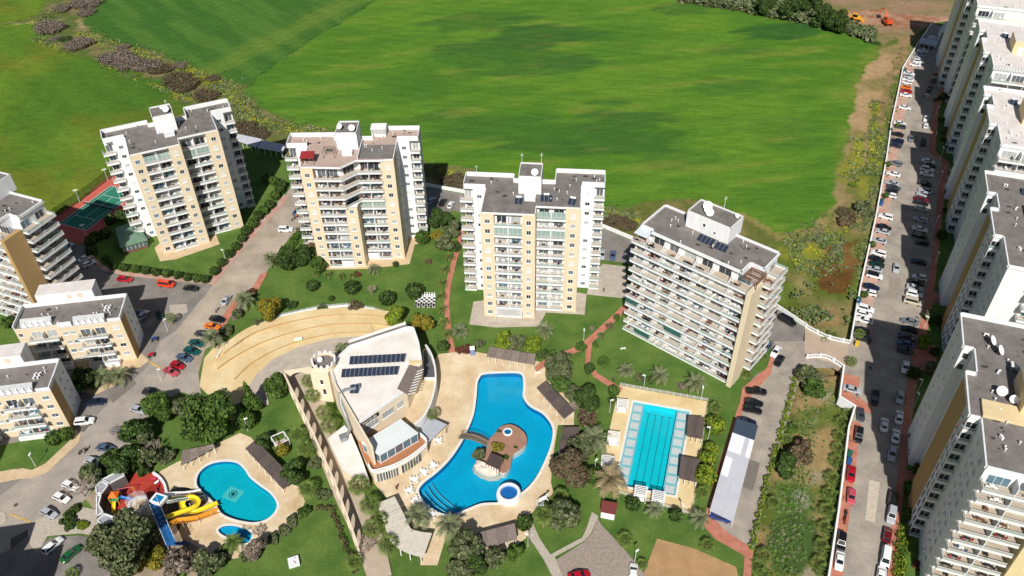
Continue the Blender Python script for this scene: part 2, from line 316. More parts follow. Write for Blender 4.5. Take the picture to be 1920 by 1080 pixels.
def terrain_mat(name, stretch, s, wave=None):
    m = bpy.data.materials.new(name); m.use_nodes = True; nt = m.node_tree; n = nt.nodes; l = nt.links; b = n['Principled BSDF']
    b.inputs['Roughness'].default_value = .95; b.inputs['Specular IOR Level'].default_value = .1
    at = n.new('ShaderNodeAttribute'); at.attribute_name = 'soil'
    geo = n.new('ShaderNodeNewGeometry'); mp = n.new('ShaderNodeMapping'); mp.inputs['Scale'].default_value = (stretch[0], stretch[1], 1); mp.inputs['Rotation'].default_value = (0, 0, stretch[2])
    l.new(geo.outputs['Position'], mp.inputs[0]); vm = n.new('ShaderNodeVectorMath'); vm.operation = 'SCALE'; l.new(at.outputs['Color'], vm.inputs[0])
    tot = None
    for sc, amp in ((s, .26), (s * 4.3, .26)):
        no = n.new('ShaderNodeTexNoise'); no.inputs['Scale'].default_value = sc; no.inputs['Detail'].default_value = 6; no.inputs['Roughness'].default_value = .7; l.new(mp.outputs[0], no.inputs['Vector'])
        mr = n.new('ShaderNodeMapRange'); mr.inputs['From Min'].default_value = .25; mr.inputs['From Max'].default_value = .75; mr.inputs['To Min'].default_value = 1 - amp; mr.inputs['To Max'].default_value = 1 + amp; l.new(no.outputs['Fac'], mr.inputs['Value'])
        if tot is None: tot = mr.outputs[0]
        else:
            mm = n.new('ShaderNodeMath'); mm.operation = 'MULTIPLY'; l.new(tot, mm.inputs[0]); l.new(mr.outputs[0], mm.inputs[1]); tot = mm.outputs[0]
    for ws, amp, ang in wave or ():
        m2 = n.new('ShaderNodeMapping'); m2.inputs['Rotation'].default_value = (0, 0, -ang - R(90)); l.new(geo.outputs['Position'], m2.inputs[0])
        wv = n.new('ShaderNodeTexWave'); wv.inputs['Scale'].default_value = ws; wv.inputs['Distortion'].default_value = 1.5; wv.inputs['Detail'].default_value = 3; wv.inputs['Detail Scale'].default_value = .4; l.new(m2.outputs[0], wv.inputs['Vector'])
        mr = n.new('ShaderNodeMapRange'); mr.inputs['To Min'].default_value = 1 - amp; mr.inputs['To Max'].default_value = 1 + amp; l.new(wv.outputs['Fac'], mr.inputs['Value']); mm = n.new('ShaderNodeMath'); mm.operation = 'MULTIPLY'; l.new(tot, mm.inputs[0]); l.new(mr.outputs[0], mm.inputs[1]); tot = mm.outputs[0]
    l.new(tot, vm.inputs['Scale']); l.new(vm.outputs[0], b.inputs['Base Color'])
    bp = n.new('ShaderNodeBump'); bp.inputs['Strength'].default_value = .5; bp.inputs['Distance'].default_value = .25; l.new(no.outputs['Fac'], bp.inputs['Height']); l.new(bp.outputs[0], b.inputs['Normal'])
    return m
def grid_object(name, mask, zoff, m):
    ny, nx = GX.shape; cell = mask[:-1, :-1] & mask[1:, :-1] & mask[:-1, 1:] & mask[1:, 1:]
    jj, ii = np.nonzero(cell); base = jj * nx + ii; quads = np.stack([base, base + 1, base + nx + 1, base + nx], 1)
    used, inv = np.unique(quads.ravel(), return_inverse=True); quads = inv.reshape(-1, 4)
    co = np.stack([GX.ravel()[used], GY.ravel()[used], Z.ravel()[used] + zoff], 1)
    me = bpy.data.meshes.new(name); me.vertices.add(len(used)); me.vertices.foreach_set('co', co.ravel().astype(np.float32))
    me.loops.add(quads.size); me.loops.foreach_set('vertex_index', quads.ravel().astype(np.int32)); me.polygons.add(len(quads))
    me.polygons.foreach_set('loop_start', np.arange(0, quads.size, 4, dtype=np.int32)); me.polygons.foreach_set('loop_total', np.full(len(quads), 4, np.int32))
    me.update(calc_edges=True); at = me.attributes.new('soil', 'FLOAT_COLOR', 'POINT')
    cc = np.concatenate([col.reshape(-1, 3)[used], np.ones((len(used), 1))], 1); at.data.foreach_set('color', cc.ravel().astype(np.float32))
    me.materials.append(m); return struct(name, me)
grid_object('ground', np.ones(GX.shape, bool), 0.0, terrain_mat('earth', (1, 1, 0), .35))
aw1, aw2, aw3 = heading(1000, 150, 100, 12), heading(390, 45, 90, -42), heading(150, 170, 60, 40)
m_crop = terrain_mat('crop', (.3, 1.4, -aw1), .4, ((.045, .035, aw1), (.31, .05, aw1))); m_crop2 = terrain_mat('crop_rows', (.2, 1.4, -aw2), .5, ((.07, .045, aw2), (.33, .06, aw2))); m_crop3 = terrain_mat('crop_low', (.5, 1.0, -aw3), .4, ((.02, .05, aw3),))
grid_object('field', mf & ~inside, .12, m_crop); grid_object('field', uf & ~inside, .12, m_crop2); grid_object('field', lf & ~inside, .12, m_crop3)

# ================================================================ pools (outlines first: they are holes in lawn and deck)
k8 = off((760, 640), 3.0); k5 = off((240, 700), 2.842); k9 = off((1000, 660), 3.1775)
POOL = spline([g2(*k8(*q)) for q in [(418, 205), (440, 185), (530, 178), (630, 178), (658, 196), (665, 250), (663, 315), (700, 365), (770, 405), (815, 460), (830, 515), (818, 585), (788, 665), (740, 760), (690, 822), (640, 862), (585, 895), (520, 908), (430, 913), (350, 943), (290, 968), (230, 974), (170, 955), (112, 910), (82, 868), (78, 830), (110, 790), (180, 735), (250, 665), (310, 580), (350, 500), (385, 410), (400, 310), (406, 235)]], 5)
KIDS = spline([g2(*k5(*q)) for q in [(366, 590), (372, 545), (402, 505), (452, 478), (520, 468), (580, 477), (620, 512), (650, 556), (700, 597), (758, 640), (792, 690), (788, 730), (758, 766), (718, 787), (670, 796), (615, 790), (555, 775), (500, 748), (468, 702), (430, 662), (388, 625)]], 5)
TOTS = spline([g2(*k5(*q)) for q in [(482, 832), (510, 813), (560, 811), (610, 824), (652, 845), (660, 875), (640, 902), (600, 908), (560, 892), (510, 866), (488, 850)]], 5)
LAP = px([(1187.9, 752.8), (1292.7, 771.7), (1265.9, 929.7), (1154.8, 908.6)])
HOLES = [POOL, KIDS, TOTS, LAP]
HSM = [inset(h, -.1) for h in HOLES]

m_lawn = mat('lawn', (66, 98, 42), .95, speck=.26, rgb2=(104, 126, 60), scale=.13, bump=.5, bscale=9, detail=9, spec=.1)
m_lawn2 = mat('lawn_dry', (66, 96, 30), .95, rgb2=(116, 126, 58), scale=.3, bump=.5, bscale=9, detail=9, spec=.1)
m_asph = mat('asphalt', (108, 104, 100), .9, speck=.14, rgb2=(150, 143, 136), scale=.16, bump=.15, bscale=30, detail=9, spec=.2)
m_asph2 = mat('asphalt_worn', (146, 134, 120), .9, speck=.14, rgb2=(190, 176, 158), scale=.12, bump=.15, bscale=30, detail=9, spec=.2)
m_asph3 = mat('asphalt_right', (138, 130, 121), .9, speck=.14, rgb2=(180, 169, 156), scale=.2, bump=.15, bscale=30, detail=10, spec=.2)
m_red = mat('red_paving', (170, 104, 86), .9, rgb2=(196, 134, 112), scale=.5, bump=.2, bscale=14, detail=7)
m_pink = mat('faded_red_paving', (186, 128, 112), .9, rgb2=(190, 172, 156), scale=.35, bump=.1, bscale=20, detail=8)
m_sand = mat('sand_stone_deck', (196, 168, 128), .9, speck=.12, rgb2=(230, 212, 182), scale=.16, bump=.12, bscale=18, detail=9)
m_sand2 = mat('ochre_stone', (208, 178, 124), .9, speck=.1, rgb2=(230, 210, 168), scale=.14, bump=.12, bscale=18, detail=9)
m_grey_pave = mat('grey_paving', (170, 158, 144), .9, rgb2=(196, 184, 170), scale=.5, bump=.15, bscale=14, detail=7)
m_beige_pave = mat('beige_paving', (196, 168, 132), .9, rgb2=(212, 190, 158), scale=.5, bump=.15, bscale=14, detail=7)
m_gravel = mat('pebble_paving', (150, 138, 124), .9, rgb2=(210, 200, 186), scale=5, bump=.3, bscale=20, detail=4)
m_white = mat('white_render', (238, 238, 238), .85, rgb2=(221, 222, 224), scale=1.0, detail=6, stretch=(1, 1, 0, .12), speck=.03)
m_whitep = mat('white_paint', (240, 240, 238), .6, var=.02)
m_concrete = mat('concrete', (176, 170, 160), .9, var=.12, scale=.8)
m_soil = mat('bare_soil', (160, 126, 90), .95, rgb2=(188, 152, 110), scale=.25, bump=.3, bscale=8, detail=8)

lawn = sheet('lawn', RES_W, 0.0, m_lawn, HSM + [DIT_W])
DECK = [(823, 664), (860, 660), (887, 659), (914, 664), (1007, 677), (1022, 683), (1024, 712), (1060, 740), (1077, 770), (1076, 797), (1046, 797), (1036, 862), (1033, 905), (1038, 925), (1006, 953), (986, 973), (1000, 985), (985, 1010), (960, 1030), (890, 1030), (868, 990), (838, 1000), (820, 1060), (788, 1060), (800, 1010), (770, 985), (745, 955), (722, 930), (700, 905), (690, 860), (730, 790), (780, 720)]
sheet('pool_deck', px(DECK), .06, m_sand, [inset(POOL, -.25)])
sheet('pool_deck', px([(300, 884), (330, 868), (395, 838), (450, 812), (470, 820), (500, 850), (548, 905), (562, 915), (572, 940), (556, 985), (512, 1008), (475, 1040), (440, 1048), (395, 1040), (345, 1010), (318, 985), (290, 960), (280, 920)]), .06, m_sand, [inset(KIDS, -.25), inset(TOTS, -.25)])
sheet('pool_deck', px([(1161, 723), (1327, 753), (1298, 965), (1120, 912)]), .06, m_sand2, [inset(LAP, -.2)])

def water_mat(name, tint, rough=.04):
    m = bpy.data.materials.new(name); m.use_nodes = True; nt = m.node_tree; n = nt.nodes; l = nt.links; n.remove(n['Principled BSDF'])
    tr = n.new('ShaderNodeBsdfTransparent'); tr.inputs[0].default_value = (*tint, 1)
    gl = n.new('ShaderNodeBsdfGlossy'); gl.inputs['Roughness'].default_value = rough
    fr = n.new('ShaderNodeFresnel'); fr.inputs[0].default_value = 1.33; mx = n.new('ShaderNodeMixShader')
    no = n.new('ShaderNodeTexNoise'); no.inputs['Scale'].default_value = 1.4; no.inputs['Detail'].default_value = 3
    geo = n.new('ShaderNodeNewGeometry'); l.new(geo.outputs['Position'], no.inputs['Vector'])
    bp = n.new('ShaderNodeBump'); bp.inputs['Strength'].default_value = .12; bp.inputs['Distance'].default_value = .1; l.new(no.outputs['Fac'], bp.inputs['Height'])
    l.new(bp.outputs[0], gl.inputs['Normal']); l.new(bp.outputs[0], fr.inputs['Normal'])
    l.new(fr.outputs[0], mx.inputs[0]); l.new(tr.outputs[0], mx.inputs[1]); l.new(gl.outputs[0], mx.inputs[2]); l.new(mx.outputs[0], n['Material Output'].inputs[0]); return m
m_water = water_mat('pool_water', (.92, .985, 1.0))
m_water2 = water_mat('clear_water', (.97, .995, 1.0))
m_tile_deep = mat('deep_blue_pool_tile', (6, 184, 230), .5, var=.08, scale=.3)
m_tile_kids = mat('turquoise_pool_tile', (6, 196, 216), .5, var=.07, scale=.3)
m_tile_lap = mat('lap_pool_tile', (16, 216, 232), .5, var=.05, scale=.3)
m_tile_edge = mat('pool_wall_tile', (4, 120, 176), .5, var=.05)
m_coping = mat('white_coping', (226, 222, 212), .8, var=.06, scale=1.2)
def pool(name, poly, depth, tile, cop=.55, wall=None, wm=m_water):
    mb = MB(wall or tile, tile); P = ccw(poly); n = len(P)
    mb.add([(x, y, .02) for x, y in P] + [(x, y, -depth) for x, y in P], [(i, n + i, n + (i + 1) % n, (i + 1) % n) for i in range(n)], 0)
    tri = geometry.tessellate_polygon([[Vector((x, y, 0)) for x, y in P]]); mb.add([(x, y, -depth) for x, y in P], [fix(t, P) for t in tri], 1)
    b = struct(name, mb)
    sheet('water', inset(P, .004), -.12, wm, parent=b)
    o = MB(m_coping); o.wallband(inset(P, -cop / 2 + .04), cop, -.1, .13, closed=True); ob('coping', o, b)
    return b
main_pool = pool('main_pool', POOL, 1.5, m_tile_deep, .6, m_tile_edge)
kids_pool = pool('slide_pool', KIDS, .95, m_tile_kids, .55, m_tile_edge)
tots_pool = pool('toddler_pool', TOTS, .5, m_tile_deep, .5, m_tile_edge)
lap_pool = pool('lap_pool', LAP, 1.5, m_tile_lap, .55, None, m_water2)
# entry steps of the main pool: pale arcs under water
mb = MB(mat('pool_step_tile', (120, 200, 225), .5, var=.04))
for i, (a, b, c, d) in enumerate([((84, 862), (120, 905), (178, 950), (232, 968)), ((102, 838), (142, 888), (200, 938), (262, 968)), ((124, 808), (160, 862), (222, 918), (292, 962)), ((146, 786), (184, 840), (248, 898), (322, 950))]):
    mb.wallband(spline([g2(*k8(*q)) for q in (a, b, c, d)], 5, False), .16, -.5 - .2 * i, -.3 - .2 * i)
ob('step_edge', mb, main_pool)
# lap pool: shallow side shelves with white squares, lane lines
TL, TR, BR_, BL = [Vector(q) for q in LAP]
def lapp(u, v): return (TL + (TR - TL) * u) * (1 - v) + (BL + (BR_ - BL) * u) * v
m_shelf = mat('pale_shelf_tile', (150, 214, 224), .5, var=.04); m_sq = mat('white_shelf_tile', (232, 236, 236), .5, var=.03); m_lane = mat('lane_line_tile', (20, 110, 140), .5, var=0)
for u0, u1 in ((.003, .2), (.785, .997)):
    mb = MB(m_shelf); mb.prism([tuple(lapp(a, b)) for a, b in ((u0, .003), (u1, .003), (u1, .997), (u0, .997))], -1.48, -.32); ob('shelf', mb, lap_pool)
    for k in range(9):
        v0 = .03 + k * .108; w = (u1 - u0) * .14
        mb = MB(m_sq); mb.prism([tuple(lapp(a, b)) for a, b in ((u0 + w, v0), (u1 - w, v0), (u1 - w, v0 + .078), (u0 + w, v0 + .078))], -.32, -.30); ob('tile', mb, lap_pool)
for k in range(4):
    u = .305 + k * .125; mb = MB(m_lane); a, b = lapp(u, .07), lapp(u, .95); mb.obox(a, b, .14, -1.495, -1.48)
    d = (TR - TL).normalized() * .6; mb.obox(a - d, a + d, .14, -1.497, -1.485); ob('lane_line', mb, lap_pool)
# mosaic on the slide pool floor
c = gp(*k5(555, 630)); mb = MB(mat('mosaic_pale', (90, 214, 214), .5, var=0), mat('mosaic_dark', (20, 80, 100), .5, var=0)); mb.box(-1.9, 1.9, -1.6, 1.6, 0, .02); mb.lathe([(1.0, .03), (.8, .03)], 18, 1); mb.lathe([(.5, .03), (.001, .03)], 14, 1); ob('mosaic', mb, kids_pool, (c.x, c.y, -.95), R(-25))

# ================================================================ roads and paving
def road(name, pts, z, m): return sheet(name, px(pts), z, m)
road('road', [(415, 250), (470, 262), (545, 285), (560, 330), (545, 350), (520, 388), (470, 445), (401, 533), (395, 532), (330, 526), (240, 516), (205, 505), (172, 478), (160, 462), (90, 438), (20, 480), (20, 560), (40, 640), (-120, 700), (-120, 1150), (260, 1150), (215, 1080), (190, 1062), (130, 1050), (92, 1040), (60, 1030), (52, 1000), (70, 980), (112, 975), (135, 960), (162, 935), (190, 890), (228, 860), (262, 800), (300, 755), (340, 735), (378, 747), (372, 700), (378, 656), (412, 640), (432, 590), (450, 565), (475, 545), (498, 514), (520, 470), (545, 440), (570, 430), (620, 420), (620, 370), (590, 320), (560, 290)], .03, m_asph)
road('road', [(545, 352), (566, 372), (572, 428), (548, 440), (522, 472), (498, 514), (470, 547), (445, 565), (430, 592), (412, 640), (385, 655), (372, 700), (330, 620), (402, 532), (470, 445), (520, 388)], .05, m_asph2)
road('road', [(372, 700), (378, 747), (340, 735), (300, 755), (262, 800), (228, 860), (190, 890), (162, 935), (135, 960), (112, 975), (70, 980), (52, 1000), (20, 1030), (-40, 1060), (-60, 960), (0, 930), (40, 900), (130, 832), (210, 750), (280, 685), (300, 640), (330, 620), (350, 610)], .042, mat('asphalt_left', (144, 136, 128), .9, speck=.14, rgb2=(180, 169, 158), scale=.15, bump=.15, bscale=30, detail=9, spec=.2))
road('back_road', [(700, 338), (797, 351), (871, 364), (1000, 397), (1131, 429), (1184, 451), (1300, 504), (1451, 576), (1509, 615), (1509, 688), (1490, 742), (1466, 822), (1441, 905), (1412, 1030), (1360, 1000), (1330, 968), (1344, 905), (1370, 820), (1388, 752), (1392, 730), (1420, 700), (1442, 690), (1448, 640), (1380, 590), (1200, 500), (1165, 492), (1128, 488), (1110, 460), (1000, 440), (880, 402), (850, 395), (830, 400), (800, 425), (740, 400)], .03, m_asph)
road('back_road', [(1495, 690), (1490, 742), (1466, 822), (1441, 905), (1412, 1030), (1360, 1000), (1332, 968), (1346, 905), (1372, 820), (1390, 752), (1440, 690), (1452, 640), (1509, 640), (1509, 690)], .05, m_asph3)
road('car_park', [(1594, 642), (1612, 541), (1641, 411), (1661, 301), (1670, 236), (1692, 131), (1748, 45), (1815, 60), (1800, 110), (1772, 150), (1750, 200), (1742, 285), (1766, 305), (1760, 345), (1748, 470), (1738, 545), (1722, 625), (1700, 720), (1690, 822), (1682, 900), (1674, 960), (1664, 1080), (1655, 1150), (1540, 1150), (1556, 1060), (1571, 960), (1581, 880), (1591, 800), (1602, 765), (1574, 747), (1581, 690), (1500, 690), (1509, 614)], .03, m_asph3)
m_bridge = mat('bridge_paving', (176, 156, 136), .9, rgb2=(190, 170, 150), scale=.4, bump=.1)
mb = MB(m_bridge); mb.prism(px([(1509, 616), (1548, 636), (1592, 645), (1584, 694), (1560, 680), (1530, 672), (1508, 674)]), -1.6, .06); struct('bridge', mb)
# red bays along the wall of the long car park, in stretches
WALL_LINE = [(1748, 44), (1720, 85), (1692, 130), (1683, 175), (1670, 235), (1666, 265), (1661, 300), (1641, 410), (1612, 540), (1594, 641)]
WALL_LINE2 = [(1581, 690), (1573, 748), (1602, 766), (1590, 805), (1581, 880), (1571, 960), (1556, 1060), (1542, 1150)]
def along(line, t):
    L = [0]; 
    for a, b in zip(line, line[1:]): L.append(L[-1] + math.hypot(b[0] - a[0], b[1] - a[1]))
    t *= L[-1]
    for i in range(len(line) - 1):
        if t <= L[i + 1] + 1e-6:
            f = (t - L[i]) / (L[i + 1] - L[i]); return (line[i][0] + (line[i + 1][0] - line[i][0]) * f, line[i][1] + (line[i + 1][1] - line[i][1]) * f)
    return line[-1]
def strip(line, t0, t1, w, n=10):
    P = [Vector(g2(*along(line, t0 + (t1 - t0) * i / n))) for i in range(n + 1)]; Q = []
    for i in range(n + 1):
        d = (P[min(i + 1, n)] - P[max(i - 1, 0)]).normalized(); Q.append(P[i] + Vector((-d.y, d.x)) * w)
    return [tuple(q) for q in P] + [tuple(q) for q in Q[::-1]]
for t0, t1 in ((.13, .2), (.24, .36), (.37, .6), (.61, .92)): sheet('parking_bay', strip(WALL_LINE, t0, t1, 4.3 - rnd.random()), .05, m_pink)
for t0, t1, w in ((.02, .2, 4.2), (.24, .46, 2.6), (.47, .8, 2.4), (.8, .97, 2.7)): sheet('parking_bay', strip(WALL_LINE2, t0, t1, w, 16), .05, m_red)
def pave(name, pts, m, z=.13, z0=-.05):
    mb = MB(m, m_concrete); P = px(pts); mb.prism(P, z0, z); o = struct(name, mb); return o
pave('pavement', [(1766, 152), (1782, 150), (1760, 205), (1754, 285), (1780, 306), (1772, 360), (1760, 470), (1750, 560), (1735, 640), (1716, 740), (1704, 830), (1697, 900), (1690, 960), (1678, 1080), (1672, 1150), (1655, 1150), (1664, 1080), (1674, 960), (1682, 900), (1690, 822), (1700, 720), (1722, 625), (1738, 545), (1748, 470), (1760, 345), (1766, 305), (1742, 285), (1750, 200)], m_red)
pave('pavement', [(1735, 545), (1790, 555), (1786, 572), (1733, 562)], m_red, .135); pave('pavement', [(1716, 640), (1760, 650), (1752, 700), (1706, 690)], m_red, .135); pave('pavement', [(1690, 880), (1735, 890), (1730, 925), (1684, 920)], m_red, .135)
# pavements round the first tower
pave('pavement', [(172, 480), (200, 502), (240, 511), (330, 520), (392, 526), (405, 512), (470, 432), (522, 378), (533, 365), (541, 372), (528, 388), (476, 444), (401, 535), (394, 533), (330, 527), (238, 517), (196, 508), (163, 483)], m_pink)
pave('pavement', [(470, 545), (488, 515), (500, 510), (500, 516), (482, 548)], m_red); pave('pavement', [(418, 592), (440, 562), (446, 570), (428, 602), (412, 640), (402, 640)], m_red)
pave('pavement', [(1388, 752), (1392, 728), (1438, 690), (1446, 664), (1452, 668), (1446, 700), (1412, 738), (1392, 770), (1374, 830), (1346, 910), (1332, 966), (1360, 996), (1412, 1030), (1408, 1080), (1404, 1150), (1390, 1150), (1393, 1080), (1396, 1042), (1340, 1010), (1318, 985), (1326, 950), (1342, 890), (1366, 815)], m_red)
pave('path', [(1002, 688), (1020, 675), (1075, 652), (1100, 636), (1150, 590), (1170, 570), (1178, 578), (1158, 598), (1110, 642), (1106, 680), (1120, 700), (1150, 718), (1168, 728), (1162, 736), (1140, 724), (1112, 706), (1098, 680), (1098, 654), (1078, 662), (1024, 686), (1006, 698)], m_red, .08)
pave('path', [(868, 425), (872, 440), (856, 490), (846, 530), (842, 570), (846, 620), (854, 660), (842, 662), (836, 620), (832, 570), (836, 530), (848, 485), (860, 440)], m_red, .08)
pave('path', [(1110, 960), (1122, 968), (1108, 1000), (1096, 1014), (1040, 1044), (1058, 1090), (1040, 1090), (1020, 1050), (990, 1005), (988, 980), (996, 975), (1012, 1010), (1032, 1040), (1092, 1008), (1100, 990)], m_gravel, .08)
road('forecourt', [(1120, 972), (1128, 985), (1160, 1018), (1200, 1065), (1240, 1120), (1060, 1120), (1042, 1050), (1096, 1016), (1110, 1000)], .05, mat('cobbled_forecourt', (136, 126, 116), .9, rgb2=(172, 156, 144), scale=1.6, bump=.3, bscale=12, detail=8))
sheet('bare_plot', px([(1232, 1010), (1300, 1028), (1380, 1063), (1390, 1100), (1370, 1160), (1190, 1160), (1205, 1080)]), .03, m_soil)
# sloping sand amphitheatre, plaza and the lawns inside the loop
ARENA = [(378, 700), (383, 672), (400, 652), (432, 636), (470, 612), (530, 592), (600, 578), (650, 577), (720, 586), (760, 603), (772, 622), (740, 640), (690, 655), (650, 668), (595, 690), (535, 715), (480, 745), (430, 762), (395, 745), (374, 725)]
road('arena', ARENA, .05, m_sand2)
PLAZA = [(455, 745), (480, 705), (510, 676), (560, 652), (620, 636), (700, 630), (745, 634), (700, 652), (640, 672), (590, 692), (560, 700), (535, 706), (500, 735), (505, 760), (450, 765)]
road('plaza', PLAZA, .3, m_grey_pave)
m_step_shade = mat('ochre_step_shade', (192, 160, 112), .9, var=.15, scale=1)  # darker ochre painted along the tiers for the thin shadow at each step
for i, lst in enumerate([[(420, 668), (470, 632), (535, 610), (610, 596), (680, 594), (748, 602)], [(408, 694), (440, 672), (490, 646), (555, 624), (625, 611), (700, 610), (742, 616)], [(440, 712), (470, 684), (515, 658), (570, 638), (630, 626), (700, 624)]]):
    P = spline(px(lst), 5, False); Q = spline(px([(x - 5, y - (16 if i else 12)) for x, y in lst]), 5, False); zt = (.95, .65, .35)[i]
    mb = MB(m_sand2); mb.prism(P + Q[::-1], -.05, zt); tr_ = struct('terrace', mb); mb = MB(m_step_shade); mb.wallband(P, .22, zt - .2, zt + .012); ob('step_edge', mb, tr_)
for pts, m, z in [([(340, 790), (360, 770), (372, 775), (400, 800), (395, 830), (345, 845), (300, 870), (270, 870), (280, 830), (300, 790)], m_lawn, .02)]: sheet('lawn', px(pts), z, m)
road('lane', [(532, 706), (545, 700), (590, 690), (600, 700), (612, 760), (640, 830), (680, 920), (720, 1010), (735, 1080), (690, 1090), (668, 1020), (630, 940), (590, 840), (555, 760)], .33, mat('lane_paving', (176, 158, 136), .9, rgb2=(192, 176, 156), scale=.5, bump=.15, bscale=14))
m_iron = mat('iron_cover', (90, 84, 78), .8, var=.2)
for x, y in ((1444, 842), (1443, 855), (30, 947), (1632, 690)): q = gp(x, y); mb = MB(m_iron); mb.lathe([(.5, .056), (.001, .056)], 12); struct('manhole_cover', mb).location = (q.x, q.y, .01)
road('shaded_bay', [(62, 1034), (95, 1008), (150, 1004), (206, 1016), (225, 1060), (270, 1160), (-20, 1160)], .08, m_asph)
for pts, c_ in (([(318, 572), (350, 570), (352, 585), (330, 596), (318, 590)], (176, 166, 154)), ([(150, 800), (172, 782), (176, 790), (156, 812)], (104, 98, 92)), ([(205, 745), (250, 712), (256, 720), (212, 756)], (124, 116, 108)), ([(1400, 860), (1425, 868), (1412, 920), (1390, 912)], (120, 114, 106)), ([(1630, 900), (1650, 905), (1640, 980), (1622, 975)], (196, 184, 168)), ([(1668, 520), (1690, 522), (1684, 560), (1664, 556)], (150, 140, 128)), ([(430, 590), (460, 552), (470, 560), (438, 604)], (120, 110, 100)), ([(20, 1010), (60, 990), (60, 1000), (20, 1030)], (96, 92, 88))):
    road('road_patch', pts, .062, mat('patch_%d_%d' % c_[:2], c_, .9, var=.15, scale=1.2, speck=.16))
# paving round the towers
pave('patio', [(290, 465), (300, 490), (330, 486), (412, 458), (405, 440), (345, 470), (320, 440)], m_beige_pave, .1)
pave('patio', [(575, 455), (592, 506), (690, 504), (768, 495), (778, 458), (800, 456), (800, 440), (760, 440)], m_beige_pave, .1)
pave('patio', [(888, 566), (880, 608), (928, 614), (1010, 612), (1024, 586), (1096, 590), (1100, 552), (1060, 545)], m_grey_pave, .1)
pave('patio', [(1130, 495), (1172, 500), (1178, 560), (1100, 552), (1108, 520)], m_grey_pave, .1)
# left: kerbed islands and the plots of the low blocks
pave('pavement', [(100, 800), (140, 805), (152, 815), (148, 830), (90, 885), (60, 896), (35, 898), (0, 905), (-80, 930), (-80, 905), (0, 880), (40, 880)], m_beige_pave)
sheet('lawn', px([(40, 878), (60, 882), (85, 870), (136, 822), (128, 812), (85, 820), (30, 830), (-60, 850), (-60, 900), (0, 885)]), .16, m_lawn)
pave('pavement', [(130, 660), (150, 735), (180, 740), (218, 722), (236, 705), (240, 692), (262, 690), (280, 676), (262, 660), (240, 640)], m_beige_pave, .12)
pave('pavement', [(52, 1000), (56, 984), (74, 972), (112, 972), (150, 950), (200, 960), (210, 1010), (150, 1000), (90, 1005), (72, 1035), (58, 1025)], m_gravel, .12)
pave('traffic_island', [(0, 958), (10, 963), (13, 974), (8, 982), (0, 984), (-20, 984), (-20, 958)], m_gravel, .14)
sheet('waste_ground', px([(200, 1010), (320, 990), (400, 1040), (380, 1080), (330, 1150), (260, 1150), (215, 1080), (190, 1062)]), .02, mat('stony_ground', (132, 118, 98), .95, rgb2=(176, 160, 138), scale=.4, bump=.3, detail=8))
sheet('waste_ground', px([(160, 935), (190, 905), (240, 890), (310, 900), (320, 985), (250, 1000), (200, 985)]), .02, MATS['stony_ground'])
# ================================================================ building kit
m_beige = mat('beige_render', (220, 203, 174), .9, var=.05, scale=.6, detail=5, stretch=(1, 1, 0, .15), speck=.03)
m_tan = mat('tan_render', (182, 150, 102), .9, var=.05, scale=.6, detail=5, stretch=(1, 1, 0, .15), speck=.03)
m_yellow = mat('pale_yellow_render', (222, 200, 156), .9, var=.04, scale=.4)
m_roof = mat('grey_roof_felt', (106, 101, 98), .95, speck=.1, rgb2=(136, 129, 124), scale=.35, bump=.2, bscale=5, detail=9)
m_roof_w = mat('white_roof_membrane', (208, 199, 194), .9, rgb2=(228, 222, 218), scale=.3, detail=8)
m_roof_p = mat('pinkish_gravel_roof', (172, 150, 138), .95, rgb2=(190, 170, 158), scale=.8, detail=8)
m_frame = mat('white_window_frame', (232, 232, 230), .5, var=0)
m_sill = mat('white_sill', (240, 238, 234), .7, var=0)
m_tilef = mat('balcony_floor_tile', (186, 172, 154), .8, var=.1, scale=.9)
m_metal = mat('grey_metal', (150, 152, 156), .45, var=.05, metal=.6)
m_dark = mat('dark_metal', (50, 50, 54), .5, var=0)
m_wood = mat('brown_timber', (120, 84, 62), .8, var=.15, scale=2)
m_steel = mat('white_steel', (228, 228, 230), .5, var=.02)
def glass(name, rgb, rough=.12): return mat(name, rgb, rough, var=.15, scale=.8, spec=.6)
PANES = [glass('dark_glass', (52, 58, 66)), glass('grey_glass', (96, 104, 110)), glass('pale_curtained_glass', (176, 180, 178), .3), glass('blue_glass', (92, 122, 138)), glass('shutter_white', (214, 212, 206), .5), glass('dark_glass_b', (38, 42, 48))]
def clear(name, rgb, alpha):
    m = mat(name, rgb, .15, var=0, spec=.5, alpha=alpha); return m
m_rail = clear('frosted_glass_rail', (206, 208, 204), .42); m_rail_g = clear('green_glass_rail', (176, 200, 192), .5)
CACHE = {}
def cached(key, fn):
    if key not in CACHE: CACHE[key] = fn()
    return CACHE[key]
def win_mesh(w, h, mull):
    mb = MB(m_frame); t = .07
    mb.box(-w / 2, w / 2, -.06, .01, 0, t); mb.box(-w / 2, w / 2, -.06, .01, h - t, h); mb.box(-w / 2, -w / 2 + t, -.06, .01, t, h - t); mb.box(w / 2 - t, w / 2, -.06, .01, t, h - t)
    for i in range(1, mull + 1):
        x = -w / 2 + w * i / (mull + 1); mb.box(x - .03, x + .03, -.06, .01, t, h - t)
    mb.box(-w / 2 - .12, w / 2 + .12, -.2, .01, -.1, -.003)
    return mb.mesh('window')
def pane_mesh(w, h):
    mb = MB(PANES[0]); mb.box(-w / 2 + .06, w / 2 - .06, -.03, .0, .06, h - .06); return mb.mesh('pane')
